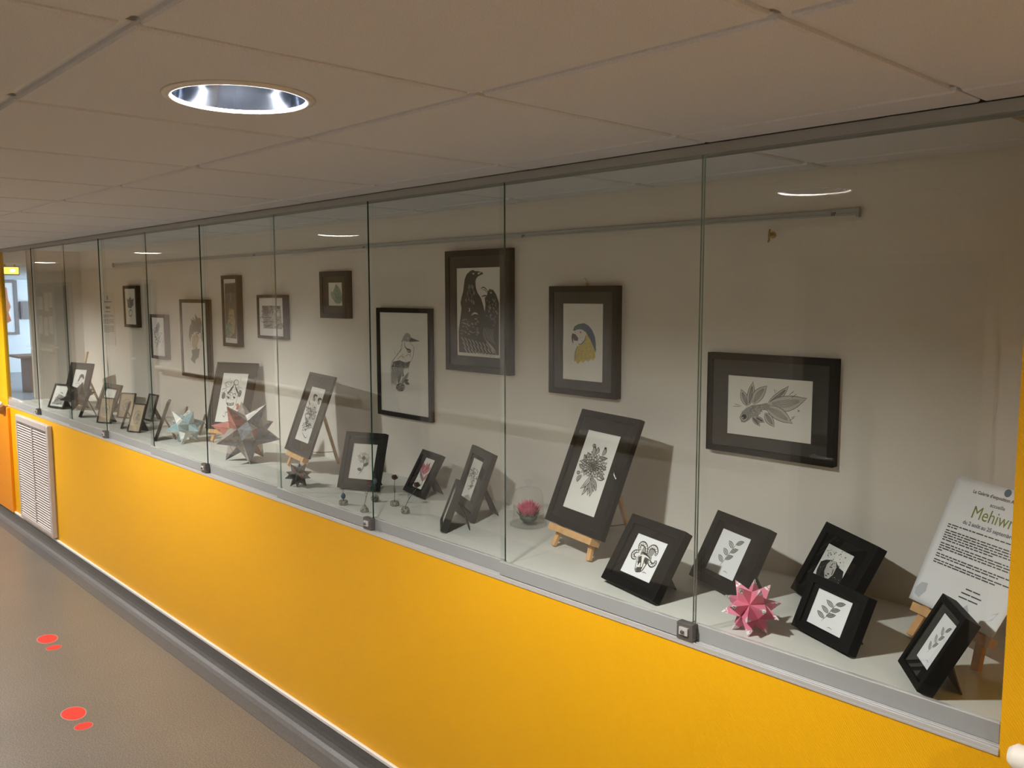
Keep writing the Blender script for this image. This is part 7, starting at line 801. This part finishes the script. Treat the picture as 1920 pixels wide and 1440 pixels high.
stand_pic('easel_picture', 'black framed chrysanthemum ink drawing on a wooden easel', PC, 0.02, 0.024, 'chrysanthemum', (0.20, 0.155, 0.755, 0.835), z=0.075, strut=0)
easel('wooden easel carrying the chrysanthemum drawing', PC, 0.075, 0.02, 0.34, back=0.13)
PT = (-3.245, 0.313, -9.8, 20.7, 0.341, 0.407)
stand_pic('easel_picture', 'dark grey mounted drawing of two embracing figures on a wooden easel', PT, 0.012, 0.014, 'figures', (0.23, 0.16, 0.765, 0.83), z=0.075, strut=0, frame='frame_grey', mat_='mat_grey')
easel('wooden easel carrying the drawing of two figures', PT, 0.075, 0.012, 0.34, back=0.11)
PH = (-4.199, 0.396, 22.6, 17.7, 0.303, 0.397)
stand_pic('easel_picture', 'dark grey mounted demon mask drawing behind the big patchwork star', PH, 0.012, 0.010, 'mask', (0.19, 0.11, 0.80, 0.84), z=0.075, strut=0, frame='mat_grey', mat_='mat_grey')
easel('wooden easel carrying the demon mask drawing', PH, 0.075, 0.012, 0.31, back=0.08)
PQ = (-6.715, 0.337, 15.4, 16.0, 0.286, 0.264)
stand_pic('easel_picture', 'black framed drawing of a dark haired head behind the brown star', PQ, 0.02, 0.05, 'dark_hair', (0.24, 0.1, 0.76, 0.8), z=0.06, strut=0)
easel('wooden easel with a tall post behind the brown star, leftmost one', PQ, 0.06, 0.02, 0.26, back=0.12, post=0.36)

# poster on its easel at the right end
PP = (-0.219, 0.345, -27.7, 23.4, 0.284, 0.333)
tp = math.radians(PP[3])
po = empty('exhibition_poster', 'white exhibition poster with green title and small text on an easel', 'poster', (PP[0], PP[1], ZS + 0.085 + 0.003), (-tp, 0, math.radians(PP[2])))
nx_, nz_ = 16, 16
mb = MB(); vs = []; fs = []
for j in range(nz_ + 1):
    for i in range(nx_ + 1):
        u, v = i / nx_, j / nz_
        curl = 0.012 * max(0, u - 0.7) * max(0, 0.3 - v) * 20
        vs.append(((u - 0.5) * PP[4], -curl, v * PP[5]))
for j in range(nz_):
    for i in range(nx_): k = j * (nx_ + 1) + i; fs.append((k, k + 1, k + nx_ + 2, k + nx_ + 1))
mb.add(vs, fs, 'paper_cool'); sh_ = mb.build('paper_sheet', po, smooth=True)
md = sh_.modifiers.new('thickness', 'SOLIDIFY'); md.thickness = 0.0006; md.offset = 1 if False else -1
MB().box(-PP[4] / 2 + 0.004, PP[4] * 0.18, 0.0012, 0.0028, 0.002, PP[5] - 0.004, 'paper').build('backing_card', po)
def text_mesh(body, size, x, z, mname, parent, y, bold=0.0, align='LEFT', sx=1.0):
    cu = bpy.data.curves.new('printed_text', 'FONT'); cu.body = body; cu.size = size; cu.align_x = align; cu.offset = bold; cu.resolution_u = 3
    tmp = bpy.data.objects.new('tmp_text', cu); COL.objects.link(tmp)
    dg = bpy.context.evaluated_depsgraph_get(); me = bpy.data.meshes.new_from_object(tmp.evaluated_get(dg))
    bpy.data.objects.remove(tmp); bpy.data.curves.remove(cu)
    me.name = 'printed_text'; me.materials.clear(); me.materials.append(MATS[mname])
    for v in me.vertices: v.co = Vector((x + v.co.x * sx, y, z + v.co.y))
    return link(bpy.data.objects.new('printed_text', me), parent)
PWD, PHT = PP[4], PP[5]
def pu(u): return (u - 0.5) * PWD
text_mesh('La Galerie d\u2019exposition Arts', 0.0118, pu(0.22), PHT * 0.905, 'txt', sh_, -0.0009, 0.0003)
text_mesh('accueille', 0.0128, pu(0.44), PHT * 0.84, 'txt', sh_, -0.0009, 0.0002)
text_mesh('Mehiwr', 0.045, pu(0.29), PHT * 0.725, 'txt_green', sh_, -0.0009, 0.0, sx=0.9)
text_mesh('du 2 ao\u00fbt au 25 septembre 2', 0.0138, pu(0.24), PHT * 0.665, 'txt_blue', sh_, -0.0009, 0.0003)
mb = MB().lathe([(0.0, 0.0), (0.010, 0.0)], 'txt_logo', 16, M=Matrix.Translation((pu(0.56), -0.0009, PHT * 0.968)) @ Matrix.Rotation(math.radians(90), 4, 'X'))
mb.build('printed_logo', sh_)
mb = MB(); rr = random.Random(8); z = 0.625
for para, endu in ((2, 0.22), (5, 0.66), (4, 0.17), (2, 0.78), (2, 0.78)):
    for li in range(para):
        x = 0.10; last = endu if li == para - 1 else 0.93
        while x < last - 0.015:
            l_ = rr.uniform(0.02, 0.075); e_ = min(x + l_, last)
            mb.box(pu(x), pu(e_), -0.0012, -0.0009, PHT * z, PHT * (z + 0.0085), 'txt'); x = e_ + 0.011
        z -= 0.0185
    z -= 0.010
for k, (a_, b_) in enumerate(((0.53, 0.68), (0.50, 0.71), (0.49, 0.69))):
    mb.box(pu(a_), pu((a_ + b_) / 2 - 0.01), -0.0012, -0.0009, PHT * (0.225 - 0.034 * k), PHT * (0.234 - 0.034 * k), 'txt').box(pu((a_ + b_) / 2), pu(b_), -0.0012, -0.0009, PHT * (0.225 - 0.034 * k), PHT * (0.234 - 0.034 * k), 'txt')
mb.build('printed_lines', sh_)
mb = MB()
for q in ([(0.04, 0.05), (0.10, 0.035), (0.15, 0.10), (0.14, 0.16), (0.07, 0.15), (0.03, 0.10)], [(0.55, 0.03), (0.66, 0.03), (0.63, 0.10), (0.60, 0.13), (0.56, 0.09)], [(0.80, 0.06), (0.90, 0.10), (0.93, 0.17), (0.88, 0.14)]):
    mb.add([(pu(a), -0.0008 - 0.012 * max(0, a - 0.7) * max(0, 0.3 - b) * 20, b * PHT) for a, b in q], [tuple(range(len(q)))], 'print_grey')
mb.build('printed_leaf_marks', sh_)
easel('wooden easel carrying the exhibition poster', PP, 0.085, 0.003, 0.30, spread=0.088, lw=0.022, back=0.09)

# ------------------------------------------------------------------ folded paper stars
def star(label, pos, R, inner, npts, mats, rz, rtilt=None, name='paper_star', papers=None):
    rs = random.Random(int(R * 1000))
    ph = (1 + 5 ** 0.5) / 2
    ico = [Vector(v).normalized() for v in [(0, s1, s2 * ph) for s1 in (-1, 1) for s2 in (-1, 1)] + [(s1, s2 * ph, 0) for s1 in (-1, 1) for s2 in (-1, 1)] + [(s2 * ph, 0, s1) for s1 in (-1, 1) for s2 in (-1, 1)]]
    el = min((ico[0] - v).length for v in ico[1:]) * 1.01
    tris = [(i, j, k) for i in range(12) for j in range(i + 1, 12) for k in range(j + 1, 12) if (ico[i] - ico[j]).length < el and (ico[j] - ico[k]).length < el and (ico[i] - ico[k]).length < el]
    cent = [(ico[i] + ico[j] + ico[k]).normalized() for i, j, k in tris]
    if npts == 20:
        tips = cent; bases = [[ico[i], ico[j], ico[k]] for i, j, k in tris]; down = ico[0]
    else:
        tips = ico; bases = []
        for i, v in enumerate(ico):
            cs = [c for c, tri in zip(cent, tris) if i in tri]
            x = (cs[0] - v * v.dot(cs[0])).normalized(); y = v.cross(x)
            cs.sort(key=lambda c: math.atan2(c.dot(y), c.dot(x))); bases.append(cs)
        down = cent[0]
    q = down.rotation_difference(Vector((0, 0, -1))).to_matrix()
    q = Matrix.Rotation(rz, 3, 'Z') @ q
    if rtilt: q = Matrix.Rotation(rtilt, 3, 'X') @ q
    tips = [q @ t for t in tips]; bases = [[q @ b for b in bs] for bs in bases]
    zmin = min(t.z for t in tips) * R
    r = empty(name, label, 'paper star', (pos[0], pos[1], ZS - zmin), group='folded paper stars')
    n = len(bases[0]); f = 0.62 if len(mats) > 1 else 0.0
    for t, bs in zip(tips, bases):
        mb = MB(); lo = [b * inner for b in bs]; tip = t * R
        if f:
            vs = lo + [b.lerp(tip, f) for b in lo] + [tip]
            mb.add(vs, [(i, (i + 1) % n, n + (i + 1) % n, n + i) for i in range(n)], mats[0]); mb.add(vs, [(n + i, n + (i + 1) % n, 2 * n) for i in range(n)], mats[1])
        else:
            for i in range(n): mb.add([lo[i], lo[(i + 1) % n], tip], [(0, 1, 2)], rs.choice(papers))
        mb.build('star_point', r)
    return r
star('pink folded paper star with patterned white tips on the shelf', (-0.62, 0.128), 0.077, 0.040, 20, ['star_pink', 'star_pink_tip'], 0.4)
star('big patchwork grey and red paper star before the mask drawing', (-3.63, 0.245), 0.185, 0.088, 12, [0], 0.75, papers=MAG)
star('pale teal paper star left of the big patchwork star', (-4.40, 0.25), 0.118, 0.058, 12, [0], 0.3, papers=TEAL)
star('small dark grey paper star below the two figures easel', (-2.915, 0.14), 0.062, 0.032, 20, [0], 0.9, papers=DARKP)
star('dark brown paper star at the left end of the shelf', (-6.38, 0.262), 0.125, 0.060, 12, [0], 0.2, papers=BROWNP)

# ------------------------------------------------------------------ glass dome with its pink flower
CX, CY = -1.735, 0.425
gd = empty('glass_dome', 'clear glass bell dome with knob over a pink flower', 'glass dome', (CX, CY, ZS))
MB().lathe([(0.0, 0.0), (0.062, 0.0), (0.068, 0.004), (0.068, 0.010), (0.060, 0.012), (0.0, 0.012)], 'clear_glass', 40).build('glass_base', gd, smooth=True)
dome = [(0.060, 0.0125), (0.058, 0.03), (0.0555, 0.06), (0.055, 0.10), (0.053, 0.118), (0.047, 0.131), (0.035, 0.139), (0.018, 0.143), (0.009, 0.145)]
MB().lathe(dome, 'clear_glass', 40).build('bell', gd, smooth=True)
MB().lathe([(0.009, 0.144), (0.007, 0.148), (0.012, 0.154), (0.0145, 0.161), (0.012, 0.169), (0.005, 0.174), (0.0, 0.175)], 'clear_glass', 24).build('knob', gd, smooth=True)
pf = empty('protea_flower', 'pink protea flower with green leaves under the glass dome', 'flower', (CX, CY, ZS + 0.0125))
mb = MB(); rr = random.Random(3)
def petal(mb, a, r0, r1, z0, z1, wd, mn):
    ca, sa = math.cos(a), math.sin(a)
    P = [(r0, z0, 0.4), ((r0 + r1) / 2, (z0 + z1) / 2, 1.0), (r1, z1, 0.0)]
    vs = []
    for r_, z_, k in P:
        vs += [(ca * r_ - sa * wd * k, sa * r_ + ca * wd * k, z_), (ca * r_ + sa * wd * k, sa * r_ - ca * wd * k, z_), (ca * (r_ - 0.003 * k), sa * (r_ - 0.003 * k), z_ + 0.001)]
    mb.add(vs, [(0, 1, 4, 3), (3, 4, 7, 6), (1, 2, 5, 4), (2, 0, 3, 5), (4, 5, 8, 7), (5, 3, 6, 8)], mn)
for ring, (n, r1, z1) in enumerate(((26, 0.049, 0.064), (24, 0.040, 0.073), (20, 0.029, 0.080), (14, 0.017, 0.084), (6, 0.007, 0.085))):
    for i in range(n): petal(mb, 6.283 * (i + 0.5 * ring) / n + rr.uniform(-.08, .08), r1 * 0.45, r1 * rr.uniform(.9, 1.05), 0.026, z1 * rr.uniform(.93, 1.04), 0.0042, 'protea_pink')
mb.build('petals', pf, kind='stuff')
for i in range(12):
    m2 = MB(); petal(m2, 6.283 * i / 12 + 0.2, 0.012, 0.049 - 0.004 * (i % 2), 0.002, 0.044 - 0.008 * (i % 2), 0.011, 'protea_green'); m2.build('leaf', pf)
MB().lathe([(0.0, 0.0), (0.020, 0.0), (0.032, 0.012), (0.034, 0.026), (0.0, 0.032)], 'protea_green', 20).build('calyx', pf, smooth=True)

# ------------------------------------------------------------------ wire flowers on small pebble holders
def wire_flower(label, x, y, hgt, lean, hold, rose=True, bead=None):
    r = empty('wire_flower', label, 'wire flower', (x, y, ZS), group='small wire flowers on the shelf')
    if hold == 'drum': prof = [(0.0, 0.0), (0.016, 0.0), (0.0185, 0.006), (0.0185, 0.014), (0.015, 0.019), (0.011, 0.018), (0.0, 0.016)]
    elif hold == 'tear': prof = [(0.0, 0.0), (0.012, 0.0), (0.017, 0.005), (0.016, 0.013), (0.010, 0.020), (0.005, 0.030), (0.0, 0.031)]
    else: prof = [(0.0, 0.0), (0.010, 0.001), (0.0165, 0.008), (0.017, 0.016), (0.012, 0.025), (0.004, 0.029), (0.0, 0.029)]
    MB().lathe(prof, 'pebble', 16).build('holder', r, smooth=True)
    zt = prof[-1][1]; lx, ly = lean
    top = Vector((lx, ly, hgt))
    pts = [(0, 0, zt - 0.003), (lx * .3 + .001, ly * .3, zt + (hgt - zt) * .4), (lx * .7 - .001, ly * .7, zt + (hgt - zt) * .75), tuple(top)]
    MB().tube(pts, 0.0011, 'wire', 6).build('stem', r)
    for s in (-1, 1):
        b = Vector(pts[1]); MB().tube([b, b + Vector((s * .005, 0, .008)), b + Vector((s * .0045, 0, .02)), b + Vector((s * .001, 0, .015))], 0.0007, 'wire', 5).build('wire_leaf', r)
    if rose:
        mb = MB(); rr = random.Random(int(x * -100))
        for k, (n, r1, z1) in enumerate(((6, 0.015, 0.016), (5, 0.011, 0.020), (4, 0.006, 0.022))):
            for i in range(n):
                a = 6.283 * i / n + k; m_ = MB()
                ca, sa = math.cos(a), math.sin(a)
                vs = [(0, 0, 0), (ca * r1 * .8 - sa * .006, sa * r1 * .8 + ca * .006, z1 * .5), (ca * r1 * .8 + sa * .006, sa * r1 * .8 - ca * .006, z1 * .5), (ca * r1 - sa * .004, sa * r1 + ca * .004, z1), (ca * r1 + sa * .004, sa * r1 - ca * .004, z1), (ca * r1 * 1.15, sa * r1 * 1.15, z1 * .8)]
                mb.add([Vector(v) + top for v in vs], [(0, 2, 1), (1, 2, 4, 3), (3, 4, 5)], 'rose_dark')
        mb.build('rose', r)
    if bead:
        MB().lathe([(0.0, -0.014), (0.007, -0.009), (0.010, 0.0), (0.007, 0.009), (0.0, 0.013)], bead, 12, c=tuple(top)).build('bead', r, smooth=True)
        c0 = top + Vector((0, 0, 0.012))
        MB().tube([c0 + Vector((0.005 * math.sin(k * 6.283 / 10), 0, 0.010 - 0.010 * math.cos(k * 6.283 / 10))) for k in range(11)], 0.0006, 'wire', 5).build('loop', r)
wire_flower('dark wire rose in a round drum holder before the white wall', -2.32, 0.238, 0.105, (0.003, 0.0), 'drum')
wire_flower('dark wire rose leaning over a pebble holder, before the pink flower frame', -2.186, 0.193, 0.098, (0.018, 0.045), 'round')
wire_flower('wire stem in a teardrop holder just above the glass lock', -2.315, 0.09, 0.10, (0.012, 0.02), 'tear')
wire_flower('wire stem in a pebble holder right behind the pane joint', -2.436, 0.222, 0.085, (0.0, 0.0), 'round', rose=False, bead='blue_bead')
wire_flower('blue bead flower on a thin wire before the dark ink flower', -2.475, 0.095, 0.036, (0.0, 0.0), 'drum', rose=False, bead='blue_bead')
